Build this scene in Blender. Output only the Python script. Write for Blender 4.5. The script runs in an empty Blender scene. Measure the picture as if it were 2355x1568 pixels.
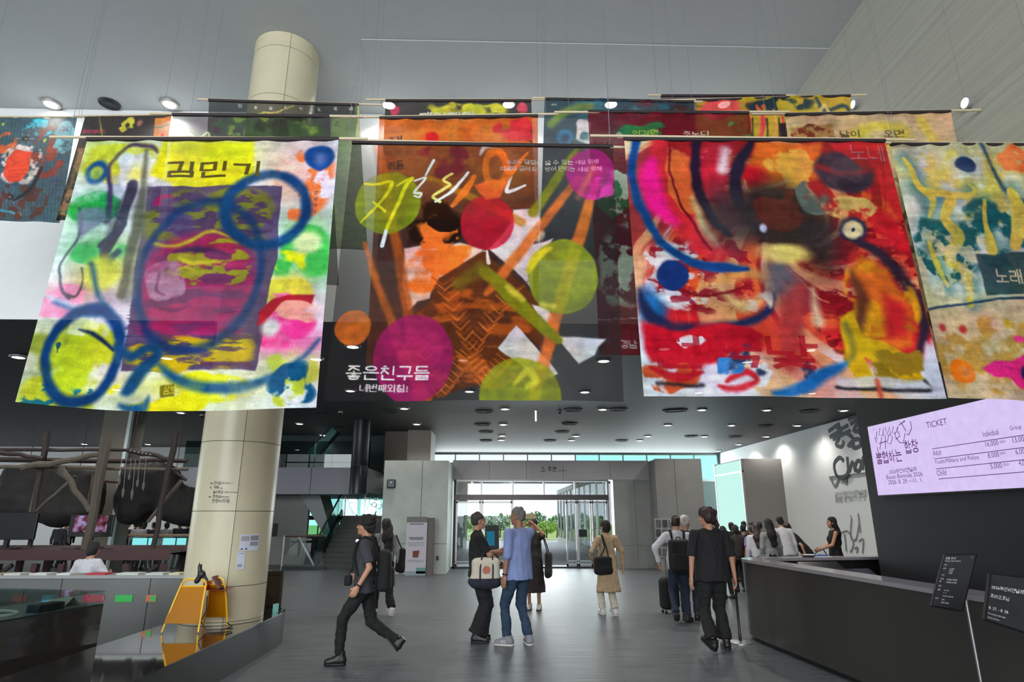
import bpy, bmesh, math, random
import numpy as np
from mathutils import Vector, Matrix

# ------------------------------------------------------------------ camera
FPX, EYE, PITCH, YAW = 1420.0, 1.66, math.radians(15.77), math.radians(1.533)
sc = bpy.context.scene
COL = sc.collection
cam_d = bpy.data.cameras.new('camera')
cam_d.sensor_width = 36.0
cam_d.lens = FPX / 2355.0 * 36.0
cam_d.clip_end = 500
cam = bpy.data.objects.new('camera', cam_d)
COL.objects.link(cam)
cam.location = (0, 0, EYE)
cam.rotation_euler = (math.pi / 2 + PITCH, 0, -YAW)
sc.camera = cam

# ------------------------------------------------------------------ sky, daylight, exposure
world = bpy.data.worlds.new('world')
sc.world = world
world.use_nodes = True
_bg = world.node_tree.nodes['Background']
_bg.inputs[0].default_value = (0.90, 0.96, 1.0, 1)
_bg.inputs[1].default_value = 1.25

def area_light(name, loc, rot, sx, sy, power, color):
    d = bpy.data.lights.new(name, 'AREA')
    d.shape = 'RECTANGLE'; d.size = sx; d.size_y = sy; d.energy = power; d.color = color
    o = bpy.data.objects.new(name, d); COL.objects.link(o)
    o.location = loc; o.rotation_euler = rot
    return o
# added area light boosting daylight from the unseen glazed wall behind the camera
area_light('daylight_boost_rear', (-5, -9.2, 5.2), (math.radians(90), 0, 0), 19, 7.2, 2300, (0.93, 0.97, 1.0))
# added fill to brighten the back left wall, as if from unseen windows
area_light('fill_back_left', (-29.5, 21, 2.6), (0, math.radians(-90), 0), 4.0, 15, 500, (0.88, 0.97, 1.0))
# daylight entering by the long street facade of the low hall
area_light('daylight_clerestory', (4.3, 33.2, 4.15), (math.radians(-80), 0, 0), 15, 1.2, 420, (0.88, 0.98, 1.0))
area_light('daylight_side_window', (9.3, 33.2, 2.2), (math.radians(-90), 0, 0), 4.6, 2.4, 160, (0.86, 0.97, 1.0))
area_light('daylight_entrance', (1.9, 22.6, 1.8), (math.radians(-90), 0, 0), 5.0, 2.6, 260, (0.92, 0.98, 1.0))

cy = sc.cycles
cy.max_bounces = 8; cy.diffuse_bounces = 3; cy.glossy_bounces = 3; cy.transmission_bounces = 4; cy.transparent_max_bounces = 14
cy.caustics_reflective = False; cy.caustics_refractive = False; cy.sample_clamp_indirect = 4.0
cy.use_adaptive_sampling = True; cy.adaptive_min_samples = 16; cy.adaptive_threshold = 0.08
vs = sc.view_settings
vs.view_transform = 'Standard'
vs.look = 'None'
vs.exposure = 0.14
vs.gamma = 1.0
vs.use_curve_mapping = False

# ------------------------------------------------------------------ pixel -> place helpers
_F = np.array([math.sin(YAW) * math.cos(PITCH), math.cos(YAW) * math.cos(PITCH), math.sin(PITCH)])
_R = np.array([math.cos(YAW), -math.sin(YAW), 0.0])
_U = np.cross(_R, _F)
_C = np.array([0, 0, EYE])
def ray(x, y): return _F + _R * ((x - 1177.5) / FPX) + _U * ((784 - y) / FPX)
def at(x, y, Y):
    d = ray(x, y); return Vector(_C + d * (Y / d[1]))
def gz(x, y, z=0.0):
    d = ray(x, y); return Vector(_C + d * ((z - EYE) / d[2]))
def ax(x, y, X):
    d = ray(x, y); return Vector(_C + d * (X / d[0]))

# ------------------------------------------------------------------ materials
def s2l(c):
    c = c / 255.0
    return c / 12.92 if c <= 0.04045 else ((c + 0.055) / 1.055) ** 2.4
def rgb(r, g, b): return (s2l(r), s2l(g), s2l(b), 1.0)

_mats = {}
def mat(name, col, rough=0.6, metal=0.0, var=0.08, scale=8.0, bump=0.0, stretch=(1, 1, 1), emit=None, estr=0.0, spec=0.5, coat=0.0):
    if name in _mats: return _mats[name]
    m = bpy.data.materials.new(name); m.use_nodes = True
    nt = m.node_tree; N = nt.nodes; L = nt.links
    p = N['Principled BSDF']
    p.inputs['Roughness'].default_value = rough
    p.inputs['Metallic'].default_value = metal
    p.inputs['Specular IOR Level'].default_value = spec
    p.inputs['Coat Weight'].default_value = coat
    p.inputs['Coat Roughness'].default_value = 0.05
    if var > 0 or bump > 0:
        tc = N.new('ShaderNodeTexCoord'); mp = N.new('ShaderNodeMapping')
        mp.inputs['Scale'].default_value = stretch
        no = N.new('ShaderNodeTexNoise'); no.inputs['Scale'].default_value = scale
        no.inputs['Detail'].default_value = 5.0; no.inputs['Roughness'].default_value = 0.6
        L.new(tc.outputs['Object'], mp.inputs[0]); L.new(mp.outputs[0], no.inputs['Vector'])
        mx = N.new('ShaderNodeMix'); mx.data_type = 'RGBA'
        a = tuple(max(0, c * (1 - var * 2)) for c in col[:3]) + (1,)
        b = tuple(min(1, c * (1 + var * 2)) for c in col[:3]) + (1,)
        mx.inputs[6].default_value = a; mx.inputs[7].default_value = b
        L.new(no.outputs['Fac'], mx.inputs[0]); L.new(mx.outputs[2], p.inputs['Base Color'])
        if bump > 0:
            bp = N.new('ShaderNodeBump'); bp.inputs['Strength'].default_value = bump
            bp.inputs['Distance'].default_value = 0.02
            L.new(no.outputs['Fac'], bp.inputs['Height']); L.new(bp.outputs[0], p.inputs['Normal'])
    else:
        p.inputs['Base Color'].default_value = col
    if emit is not None:
        p.inputs['Emission Color'].default_value = emit; p.inputs['Emission Strength'].default_value = estr
    _mats[name] = m
    return m

def glass_mat(name, tint, refl=0.08, rough=0.0):
    """thin pane: lets light straight through with a tint, mirrors a little"""
    if name in _mats: return _mats[name]
    m = bpy.data.materials.new(name); m.use_nodes = True
    nt = m.node_tree; N = nt.nodes; L = nt.links
    for n in list(N): N.remove(n)
    out = N.new('ShaderNodeOutputMaterial'); mx = N.new('ShaderNodeMixShader')
    tr = N.new('ShaderNodeBsdfTransparent'); tr.inputs[0].default_value = tint
    gl = N.new('ShaderNodeBsdfGlossy'); gl.inputs['Roughness'].default_value = rough
    lw = N.new('ShaderNodeLayerWeight'); lw.inputs[0].default_value = 0.25
    mu = N.new('ShaderNodeMath'); mu.operation = 'MULTIPLY_ADD'
    mu.inputs[1].default_value = 0.5; mu.inputs[2].default_value = refl
    L.new(lw.outputs['Fresnel'], mu.inputs[0]); L.new(mu.outputs[0], mx.inputs[0])
    L.new(tr.outputs[0], mx.inputs[1]); L.new(gl.outputs[0], mx.inputs[2]); L.new(mx.outputs[0], out.inputs[0])
    _mats[name] = m
    return m

def emit_mat(name, col, strength):
    if name in _mats: return _mats[name]
    m = bpy.data.materials.new(name); m.use_nodes = True
    nt = m.node_tree; N = nt.nodes
    for n in list(N): N.remove(n)
    out = N.new('ShaderNodeOutputMaterial'); e = N.new('ShaderNodeEmission')
    e.inputs[0].default_value = col; e.inputs[1].default_value = strength
    nt.links.new(e.outputs[0], out.inputs[0]); _mats[name] = m
    return m

# ------------------------------------------------------------------ mesh helpers
def new_obj(name, me, m=None, parent=None, smooth=False):
    o = bpy.data.objects.new(name, me); COL.objects.link(o)
    if m is not None and len(me.materials) == 0: me.materials.append(m)
    if smooth and len(me.polygons):
        me.polygons.foreach_set('use_smooth', np.ones(len(me.polygons), dtype=bool))
    if parent is not None: o.parent = parent
    return o
def tag(o, label=None, cat=None, group=None, kind=None):
    if label: o['label'] = label
    if cat: o['category'] = cat
    if group: o['group'] = group
    if kind: o['kind'] = kind
    return o
def thing(name, label, cat, loc=(0, 0, 0), rz=0.0, group=None):
    o = bpy.data.objects.new(name, None); COL.objects.link(o)
    o.empty_display_size = 0.1
    o.location = loc; o.rotation_euler = (0, 0, rz)
    return tag(o, label, cat, group)
def copy_tree(o, parent=None):
    c = o.copy(); COL.objects.link(c)
    if parent is not None: c.parent = parent
    for ch in list(o.children): copy_tree(ch, c)
    return c

class MB:
    def __init__(s): s.v = []; s.f = []
    def add(s, vs_, fs):
        n = len(s.v); s.v.extend([tuple(v) for v in vs_]); s.f.extend([tuple(i + n for i in f) for f in fs]); return s
    def box(s, lo, hi, M=None):
        x0, y0, z0 = lo; x1, y1, z1 = hi
        vs_ = [(x0,y0,z0),(x1,y0,z0),(x1,y1,z0),(x0,y1,z0),(x0,y0,z1),(x1,y0,z1),(x1,y1,z1),(x0,y1,z1)]
        if M is not None: vs_ = [M @ Vector(v) for v in vs_]
        return s.add(vs_, [(0,3,2,1),(4,5,6,7),(0,1,5,4),(1,2,6,5),(2,3,7,6),(3,0,4,7)])
    def bar(s, a, b, w, d=None, up=(0, 0, 1)):
        """square bar from a to b"""
        a = Vector(a); b = Vector(b); d = d or w
        t = (b - a); L_ = t.length; t.normalize()
        u = Vector(up)
        if abs(t.dot(u)) > 0.98: u = Vector((1, 0, 0))
        x = t.cross(u).normalized(); y = x.cross(t).normalized()
        M = Matrix(((x.x, y.x, t.x, a.x), (x.y, y.y, t.y, a.y), (x.z, y.z, t.z, a.z), (0, 0, 0, 1)))
        return s.box((-w/2, -d/2, 0), (w/2, d/2, L_), M)
    def tube(s, pts, r, n=10, cap=True):
        pts = [Vector(p) for p in pts]
        rs = r if isinstance(r, (list, tuple)) else [r] * len(pts)
        base = len(s.v); up = None
        for i, p in enumerate(pts):
            t = (pts[min(i+1, len(pts)-1)] - pts[max(i-1, 0)]).normalized()
            if up is None:
                up = Vector((0, 0, 1)) if abs(t.z) < 0.9 else Vector((1, 0, 0))
            x = t.cross(up).normalized(); up = x.cross(t).normalized()
            for k in range(n):
                a = 2 * math.pi * k / n
                s.v.append(tuple(p + (x * math.cos(a) + up * math.sin(a)) * rs[i]))
        for i in range(len(pts) - 1):
            for k in range(n):
                a = base + i*n + k; b = base + i*n + (k+1) % n
                s.f.append((a, a + n, b + n, b))
        if cap:
            s.f.append(tuple(base + k for k in range(n)))
            e = base + (len(pts)-1)*n
            s.f.append(tuple(e + k for k in reversed(range(n))))
        return s
    def lathe(s, prof, n=24, c=(0, 0, 0), a0=0.0, a1=None):
        full = a1 is None
        a1 = a0 + 2*math.pi if full else a1
        m = n if full else n + 1
        base = len(s.v)
        for (r, z) in prof:
            for k in range(m):
                a = a0 + (a1 - a0) * k / n
                s.v.append((c[0] + r*math.cos(a), c[1] + r*math.sin(a), c[2] + z))
        for i in range(len(prof) - 1):
            for k in range(n):
                k2 = (k+1) % m
                s.f.append((base+i*m+k, base+i*m+k2, base+(i+1)*m+k2, base+(i+1)*m+k))
        return s
    def prism(s, poly, z0, z1):
        n = len(poly); base = len(s.v)
        for (x, y) in poly: s.v.append((x, y, z0))
        for (x, y) in poly: s.v.append((x, y, z1))
        s.f.append(tuple(base + i for i in reversed(range(n)))); s.f.append(tuple(base + n + i for i in range(n)))
        for i in range(n):
            j = (i+1) % n; s.f.append((base+i, base+j, base+n+j, base+n+i))
        return s
    def quad(s, a, b, c, d): return s.add([a, b, c, d], [(0, 1, 2, 3)])
    def mesh(s, name):
        me = bpy.data.meshes.new(name); me.from_pydata(s.v, [], s.f); me.update(); return me
    def build(s, name, m, parent=None, smooth=False, bevel=0.0, solid=0.0):
        o = new_obj(name, s.mesh(name), m, parent, smooth)
        if smooth:
            try:
                md = o.modifiers.new('edges', 'EDGE_SPLIT'); md.split_angle = math.radians(40)
            except Exception: pass
        if solid:
            md = o.modifiers.new('thickness', 'SOLIDIFY'); md.thickness = solid; md.offset = 0
        if bevel:
            md = o.modifiers.new('bevel', 'BEVEL'); md.width = bevel; md.segments = 2; md.limit_method = 'ANGLE'
        return o
def struct(name, mb, m, parent=None, **kw):
    o = mb.build(name, m, parent, **kw)
    if parent is None: tag(o, kind='structure')
    return o
def B(*boxes):
    m = MB()
    for lo, hi in boxes: m.box(lo, hi)
    return m

# text -> polygons: Latin from the built-in font, Hangul drawn from its letter strokes; returns (verts Nx2, polys)
_tcache = {}; _tobj = None
_CON = {'ㄱ': [[(0,1),(1,1),(.9,0)]], 'ㄴ': [[(0,1),(0,0),(1,0)]], 'ㄷ': [[(1,1),(0,1),(0,0),(1,0)]], 'ㄹ': [[(0,1),(1,1),(1,.5),(0,.5),(0,0),(1,0)]],
 'ㅁ': [[(0,1),(1,1),(1,0),(0,0),(0,1)]], 'ㅂ': [[(0,1),(0,0),(1,0),(1,1)],[(0,.5),(1,.5)]], 'ㅅ': [[(.5,1),(.35,.5),(0,0)],[(.45,.6),(1,0)]], 'ㅇ': 'O',
 'ㅈ': [[(0,1),(1,1)],[(.5,1),(0,0)],[(.42,.55),(1,0)]], 'ㅊ': [[(.35,1.05),(.65,1.05)],[(0,.78),(1,.78)],[(.5,.78),(0,0)],[(.42,.45),(1,0)]], 'ㅋ': [[(0,1),(1,1),(.9,0)],[(0,.5),(.95,.5)]],
 'ㅌ': [[(1,1),(0,1),(0,0),(1,0)],[(0,.5),(1,.5)]], 'ㅍ': [[(0,1),(1,1)],[(0,0),(1,0)],[(.3,1),(.3,0)],[(.7,1),(.7,0)]], 'ㅎ': 'H'}
_CHO = 'ㄱ ㄱㄱ ㄴ ㄷ ㄷㄷ ㄹ ㅁ ㅂ ㅂㅂ ㅅ ㅅㅅ ㅇ ㅈ ㅈㅈ ㅊ ㅋ ㅌ ㅍ ㅎ'.split()
_JON = ['', 'ㄱ', 'ㄱㄱ', 'ㄱㅅ', 'ㄴ', 'ㄴㅈ', 'ㄴㅎ', 'ㄷ', 'ㄹ', 'ㄹㄱ', 'ㄹㅁ', 'ㄹㅂ', 'ㄹㅅ', 'ㄹㅌ', 'ㄹㅍ', 'ㄹㅎ', 'ㅁ', 'ㅂ', 'ㅂㅅ', 'ㅅ', 'ㅅㅅ', 'ㅇ', 'ㅈ', 'ㅊ', 'ㅋ', 'ㅌ', 'ㅍ', 'ㅎ']
# vowels: (horizontal strokes under the initial, vertical strokes at its right)
_HV = {'o': [[(0,.25),(1,.25)],[(.5,.25),(.5,1)]], 'yo': [[(0,.25),(1,.25)],[(.33,.25),(.33,1)],[(.67,.25),(.67,1)]], 'u': [[(0,.75),(1,.75)],[(.5,.75),(.5,0)]], 'yu': [[(0,.75),(1,.75)],[(.33,.75),(.33,0)],[(.67,.75),(.67,0)]], 'eu': [[(0,.5),(1,.5)]]}
_VV = {'a': [[(.3,1),(.3,0)],[(.3,.5),(1,.5)]], 'ae': [[(.15,1),(.15,0)],[(.15,.5),(.75,.5)],[(.75,1),(.75,0)]], 'ya': [[(.3,1),(.3,0)],[(.3,.65),(1,.65)],[(.3,.38),(1,.38)]], 'yae': [[(.15,1),(.15,0)],[(.15,.62),(.75,.62)],[(.15,.4),(.75,.4)],[(.75,1),(.75,0)]], 'eo': [[(.7,1),(.7,0)],[(0,.5),(.7,.5)]], 'e': [[(.45,1),(.45,0)],[(0,.5),(.45,.5)],[(.9,1),(.9,0)]], 'yeo': [[(.7,1),(.7,0)],[(0,.65),(.7,.65)],[(0,.38),(.7,.38)]], 'ye': [[(.45,1),(.45,0)],[(0,.62),(.45,.62)],[(0,.4),(.45,.4)],[(.9,1),(.9,0)]], 'i': [[(.6,1),(.6,0)]]}
_JUN = [('', 'a'), ('', 'ae'), ('', 'ya'), ('', 'yae'), ('', 'eo'), ('', 'e'), ('', 'yeo'), ('', 'ye'), ('o', ''), ('o', 'a'), ('o', 'ae'), ('o', 'i'), ('yo', ''), ('u', ''), ('u', 'eo'), ('u', 'e'), ('u', 'i'), ('yu', ''), ('eu', ''), ('eu', 'i'), ('', 'i')]
_ARR = {'←': [[(1,.5),(0,.5)],[(.35,.75),(0,.5),(.35,.25)]], '↖': [[(.9,.1),(.1,.9)],[(.1,.4),(.1,.9),(.6,.9)]]}
def _hangul(ch):
    """stroke polylines of one syllable in a unit square"""
    out = []
    def put(st, x0, y0, x1, y1):
        for c in st: out.append([(x0 + (x1-x0)*x, y0 + (y1-y0)*y) for x, y in c])
    def cons(letters, x0, y0, x1, y1):
        n = len(letters)
        for i, l in enumerate(letters):
            a = x0 + (x1-x0)*(i/n + (.06 if n > 1 and i else 0)); b = x0 + (x1-x0)*((i+1)/n - (.06 if n > 1 and i < n-1 else 0))
            st = _CON[l]
            ring = lambda cx, cy, rx, ry: [[(cx + rx*math.cos(t*math.pi/6), cy + ry*math.sin(t*math.pi/6)) for t in range(13)]]
            if st == 'O': st = ring(.5, .5, .5, .5)
            elif st == 'H': st = [[(.35, 1.08), (.65, 1.08)], [(0, .82), (1, .82)]] + ring(.5, .3, .38, .32)
            put(st, a, y0, b, y1)
    if ch in _ARR: put(_ARR[ch], 0, .2, 1, .8); return out
    k = ord(ch) - 0xAC00; ci, vi, fi = k // 588, (k % 588) // 28, k % 28
    h, v = _JUN[vi]; f = _JON[fi]; yb = .40 if f else 0.0
    xr = .60 if v else 1.0
    if h and v: cons(_CHO[ci], .06, yb + (1-yb)*.50, .56, 1)
    elif h: cons(_CHO[ci], .16, yb + (1-yb)*.50, .84, 1)
    else: cons(_CHO[ci], .05, yb + (.06 if f else .18), .52, .98 if f else .86)
    if h: put(_HV[h], .02, yb, xr if v else .98, yb + (1-yb)*.36)
    if v: put(_VV[v], .62, yb if f else 0, 1.0, 1.02)
    if f: cons(f, .14, .0, .90, .30)
    return out
def _ribbon(pts, w, V, F, ox, sc_):
    for (a, b) in zip(pts[:-1], pts[1:]):
        dx, dy = b[0]-a[0], b[1]-a[1]; L_ = math.hypot(dx, dy) or 1; tx, ty = dx/L_*w/2, dy/L_*w/2; nx, ny = -ty, tx; n = len(V)
        for (x, y) in ((a[0]-tx*.6-nx, a[1]-ty*.6-ny), (b[0]+tx*.6-nx, b[1]+ty*.6-ny), (b[0]+tx*.6+nx, b[1]+ty*.6+ny), (a[0]-tx*.6+nx, a[1]-ty*.6+ny)): V.append((ox + x*sc_, y*sc_))
        F.append((n, n+1, n+2, n+3))
def text_geo(s):
    global _tobj
    if s in _tcache: return _tcache[s]
    V = []; F = []; ox = 0.0; run = ''
    def flush():
        nonlocal run, ox
        global _tobj
        if not run: return
        if run.strip():
            if _tobj is None:
                c = bpy.data.curves.new('text', 'FONT'); c.resolution_u = 3; _tobj = bpy.data.objects.new('text', c)
            _tobj.data.body = run.strip(); me = _tobj.to_mesh(); n = len(V); lead = .25*(len(run) - len(run.lstrip()))
            for q in me.vertices: V.append((ox + lead + q.co[0], q.co[1]))
            for p in me.polygons: F.append(tuple(n + i for i in p.vertices))
            wd = max([q.co[0] for q in me.vertices] or [0]); _tobj.to_mesh_clear(); ox += lead + wd + .08 + .25*(len(run) - len(run.rstrip()))
        else: ox += .3*len(run)
        run = ''
    for ch in s:
        if 0xAC00 <= ord(ch) <= 0xD7A3 or ch in _ARR:
            flush()
            for st in _hangul(ch): _ribbon(st, .105, V, F, ox, .84)
            ox += .84 + .10
        else: run += ch
    flush()
    v = np.array(V) if V else np.zeros((1, 2))
    _tcache[s] = (v, F)
    return v, F
def lettering(s, m, parent, place, width=None, height=None, align='l', name='lettering'):
    """place(u, v) -> 3-D point; text laid from the origin, scaled to a height (and width)"""
    v, f = text_geo(s)
    w = v[:, 0].max() - v[:, 0].min() or 1; h = v[:, 1].max() - v[:, 1].min() or 1
    sy = (height / h) if height else (width / w); sx = (width / w) if width else sy
    u = (v[:, 0] - v[:, 0].min()) * sx; t = (v[:, 1] - v[:, 1].min()) * sy
    if align == 'c': u -= w * sx / 2
    me = bpy.data.meshes.new(name)
    me.from_pydata([tuple(place(a, b)) for a, b in zip(u, t)], [], f); me.update()
    return new_obj(name, me, m, parent)
# ================================================================== THE SETTING
HC, LC, YW, XR = 9.0, 4.86, 10.2, 5.4      # tall ceiling, low ceiling, white wall plane, right wall plane
M_white = mat('white_paint', (0.82, 0.84, 0.84, 1), 0.7, var=0.02)
M_grayceil = mat('grey_ceiling_paint', (0.48, 0.51, 0.53, 1), 0.75, var=0.03)
M_darkceil = mat('dark_ceiling_paint', (0.042, 0.045, 0.049, 1), 0.6, var=0.04)
M_black = mat('black_wall_panel', rgb(25, 26, 30), 0.6, var=0.1, scale=3)
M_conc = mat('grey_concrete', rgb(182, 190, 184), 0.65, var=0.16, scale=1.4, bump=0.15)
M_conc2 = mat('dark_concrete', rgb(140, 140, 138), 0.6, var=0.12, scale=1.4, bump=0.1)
M_board = mat('board_marked_concrete', rgb(168, 168, 156), 0.75, var=0.16, scale=2.2, bump=0.5, stretch=(1, 0.12, 9))
M_steel = mat('brushed_steel', (0.55, 0.56, 0.57, 1), 0.3, 0.9, var=0.04)
M_darksteel = mat('dark_steel', rgb(62, 64, 68), 0.35, 0.7, var=0.05)
M_frame = mat('bronze_door_frame', rgb(70, 58, 58), 0.4, 0.5, var=0.05)
M_clear = glass_mat('clear_glass', (0.93, 0.97, 0.97, 1))
M_teal = glass_mat('teal_glass', (0.62, 0.93, 0.89, 1), 0.05)
M_frost = glass_mat('grey_green_glass', (0.34, 0.42, 0.41, 1), 0.05)

def carpet_mat():
    m = bpy.data.materials.new('grey_carpet'); m.use_nodes = True
    nt = m.node_tree; N = nt.nodes; L = nt.links; p = N['Principled BSDF']
    tc = N.new('ShaderNodeTexCoord')
    def noise(sc_, stretch, det=4):
        mp = N.new('ShaderNodeMapping'); mp.inputs['Scale'].default_value = stretch
        no = N.new('ShaderNodeTexNoise'); no.inputs['Scale'].default_value = sc_; no.inputs['Detail'].default_value = det
        L.new(tc.outputs['Object'], mp.inputs[0]); L.new(mp.outputs[0], no.inputs['Vector']); return no
    a = noise(3.0, (0.5, 7, 1)); b = noise(60, (1, 1.6, 1), 2)
    add = N.new('ShaderNodeMath'); add.operation = 'MULTIPLY_ADD'; add.inputs[1].default_value = 0.6
    L.new(b.outputs['Fac'], add.inputs[0]); L.new(a.outputs['Fac'], add.inputs[2])
    cr = N.new('ShaderNodeValToRGB')
    cr.color_ramp.elements[0].position = 0.5; cr.color_ramp.elements[0].color = rgb(54, 58, 61)
    cr.color_ramp.elements[1].position = 1.1; cr.color_ramp.elements[1].color = rgb(98, 103, 108)
    L.new(add.outputs[0], cr.inputs[0]); L.new(cr.outputs[0], p.inputs['Base Color'])
    p.inputs['Roughness'].default_value = 0.42; p.inputs['Specular IOR Level'].default_value = 0.45
    bp = N.new('ShaderNodeBump'); bp.inputs['Strength'].default_value = 0.25; bp.inputs['Distance'].default_value = 0.01
    L.new(add.outputs[0], bp.inputs['Height']); L.new(bp.outputs[0], p.inputs['Normal'])
    return m
M_carpet = carpet_mat()
struct('floor', B(((-30, -10, -0.2), (13.2, 33.6, 0))), M_carpet)
struct('ceiling', B(((-18, -10, HC), (XR + .3, YW + .3, HC + .25)), ((-2.2, 8.26, HC - 0.015), (XR, YW, HC + .01))), M_grayceil)
struct('wall_front', B(((-18, YW, LC), (XR + .3, YW + .25, HC))), M_white)
struct('ceiling_low', B(((-30, YW + .25, LC), (13.2, 33.7, LC + .25)), ((-18, YW + .002, LC - .004), (XR + .3, YW + .25, LC)), ((-30, YW, LC), (-18, YW + .25, LC + .25)), ((XR + .3, 9.0, LC), (13.2, YW + .25, LC + .25))), M_darkceil)
struct('wall_right_upper', B(((XR, -10, LC), (XR + .3, YW + .25, HC))), M_board)
struct('wall_right_lower', B(((XR, -10, 0), (XR + .3, 9.05, LC))), M_black)
struct('wall_left', B(((-18.3, -10, 0), (-18, YW, HC))), M_white)
struct('wall_left_far', B(((-30.2, YW, 0), (-30, 31, LC))), M_white)
struct('wall_back_left', B(((-30, 30.8, 0), (-9.2, 31.1, LC))), M_white)
struct('wall_right_far', B(((12.0, 9.0, 0), (12.3, 33.6, LC))), M_white)
struct('wall_right_return', B(((XR + .3, 8.8, 0), (12.3, 9.0, LC))), M_black)
# glazed wall of the tall hall behind the visitor: sill and mullions only, open to the daylight
wb = MB()
for i in range(13): wb.box((-18 + i*1.95, -10.05, 0), (-17.92 + i*1.95, -9.95, HC))
for z in (0, 3.0, 6.0, 8.9): wb.box((-18, -10.05, z), (XR, -9.95, z + .1))
struct('window_1', wb, M_darksteel)

# ---------------------------------------------------------------- entrance: concrete blocks, header, glass doors
YD = 21.3
cb = struct('wall_entrance_left', B(((-3.4, 19.45, 0), (-1.43, 33.4, 3.27))), M_conc)
seamL = [(-3.4, -2.24), (-2.225, -1.43)]
for (a, b) in seamL:
    for (z0, z1) in ((0.0, 0.84), (0.855, 3.29)):
        B(((a, 19.40, z0), (b, 19.455, z1))).build('concrete_panel', M_conc, cb)
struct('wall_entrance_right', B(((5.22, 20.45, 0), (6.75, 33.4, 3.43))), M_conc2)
wr = bpy.data.objects['wall_entrance_right']
for (a, b) in ((5.22, 5.85), (5.862, 6.75)): B(((a, 20.40, 0), (b, 20.455, 3.45))).build('concrete_panel', M_conc2, wr)
jm = struct('wall_entrance_jamb', B(((3.98, YD + .02, 0), (5.22, YD + .3, 2.82))), mat('metal_jamb_panel', rgb(150, 154, 152), 0.35, 0.2, var=0.12, scale=1.2))
for (a, b) in ((3.98, 4.7), (4.71, 5.22)):
    for (z0, z1) in ((0, .7), (.708, 2.82)): B(((a, YD - .01, z0), (b, YD + .03, z1))).build('metal_panel', jm.data.materials[0], jm)
hd = struct('trim_1', B(((-1.43, YD + .02, 2.82), (5.22, 22.0, 3.44))), mat('grey_header_panel', rgb(176, 174, 178), 0.45, 0.05, var=0.06, scale=2))
for i, (a, b) in enumerate(((-1.43, -.2), (-.19, 1.05), (1.06, 2.3), (2.31, 3.9), (3.91, 5.22))):
    B(((a, YD - .02, 2.82), (b, YD + .03, 3.46))).build('header_panel', hd.data.materials[0], hd)
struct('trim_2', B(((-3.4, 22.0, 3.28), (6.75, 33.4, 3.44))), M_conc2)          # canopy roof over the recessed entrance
lx = at(1243, 1084, YD - .03)
tl = lettering('소', mat('dark_lettering', rgb(35, 33, 34), 0.6, var=0), hd, lambda u, v: (lx.x + u, YD - .025, lx.z + v), height=.17)
lettering('후문', _mats['dark_lettering'], hd, lambda u, v: (lx.x + .24 + u, YD - .025, lx.z + v), height=.17)
lettering('GATE 2', _mats['dark_lettering'], hd, lambda u, v: (lx.x + .62 + u, YD - .025, lx.z + v), height=.06)

# glass entrance: posts, transoms, panes, door leaves
ent = tag(thing('door_1', None, None, (0, YD + .12, 0)), kind='structure')
def px(x, y=1200): return at(x, y, YD + .12).x
def pz(y, x=1200): return at(x, y, YD + .12).z
posts = [px(1045), px(1106.6), px(1179.5), px(1252), px(1324), px(1400)]
zt0, zt1, ztop = pz(1150), pz(1137.5), 2.82
for i, x in enumerate(posts):
    w = .07 if i in (0, 5) else .045
    B(((x - w/2, -.05, 0 if i in (0, 1, 2, 5) else zt0), (x + w/2, .05, ztop))).build('door_post', M_frame if i == 0 else M_steel, ent)
B(((posts[0], -.09, zt0), (posts[5], .09, zt1))).build('transom', mat('transom_metal', rgb(96, 92, 92), .3, .7, var=.1), ent)
B(((-1.42, -.04, 2.76), (posts[5], .04, 2.82))).build('head_rail', M_steel, ent)
B(((-1.42, -.05, 0), (posts[5], .05, .05))).build('sill', M_darksteel, ent)
xs = [-1.42] + posts
for a, b in zip(xs[:-1], xs[1:]):
    B(((a + .03, -.005, zt1), (b - .03, .005, 2.76))).build('transom_pane', M_clear, ent)
B(((-1.40, -.005, .05), (posts[0] - .04, .005, zt0))).build('side_pane', M_clear, ent)
def leaf(x0, x1, y=0.0, fw=.05):
    d = B(((x0, y - .02, .02), (x0 + fw, y + .02, zt0)), ((x1 - fw, y - .02, .02), (x1, y + .02, zt0)),
          ((x0, y - .02, zt0 - .1), (x1, y + .02, zt0 - .04)), ((x0, y - .02, .05), (x1, y + .02, .13)), ((x0, y - .02, .2), (x1, y + .02, .22))).build('door_leaf', M_steel, ent)
    B(((x0 + fw, y - .004, .13), (x1 - fw, y + .004, zt0 - .1))).build('pane', M_clear, d)
    return d
leaf(posts[0] + .05, posts[1] - .02); leaf(posts[1] + .02, posts[2] - .02)
leaf(px(1302), px(1328), .06); lf = leaf(px(1328), px(1361), .0); leaf(px(1362), px(1398), .03)
q = at(1341, 1226, YD)
B(((q.x - .13, -.04, q.z - .12), (q.x + .14, -.022, q.z + .12))).build('notice_sticker', mat('black_sticker', rgb(28, 28, 30), .5, var=0), ent)
for k in range(4):
    B(((px(1352 + k*9), .0, 1.16), (px(1352 + k*9) + .04, .004, 1.2))).build('glass_decal', M_white, ent)

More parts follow.
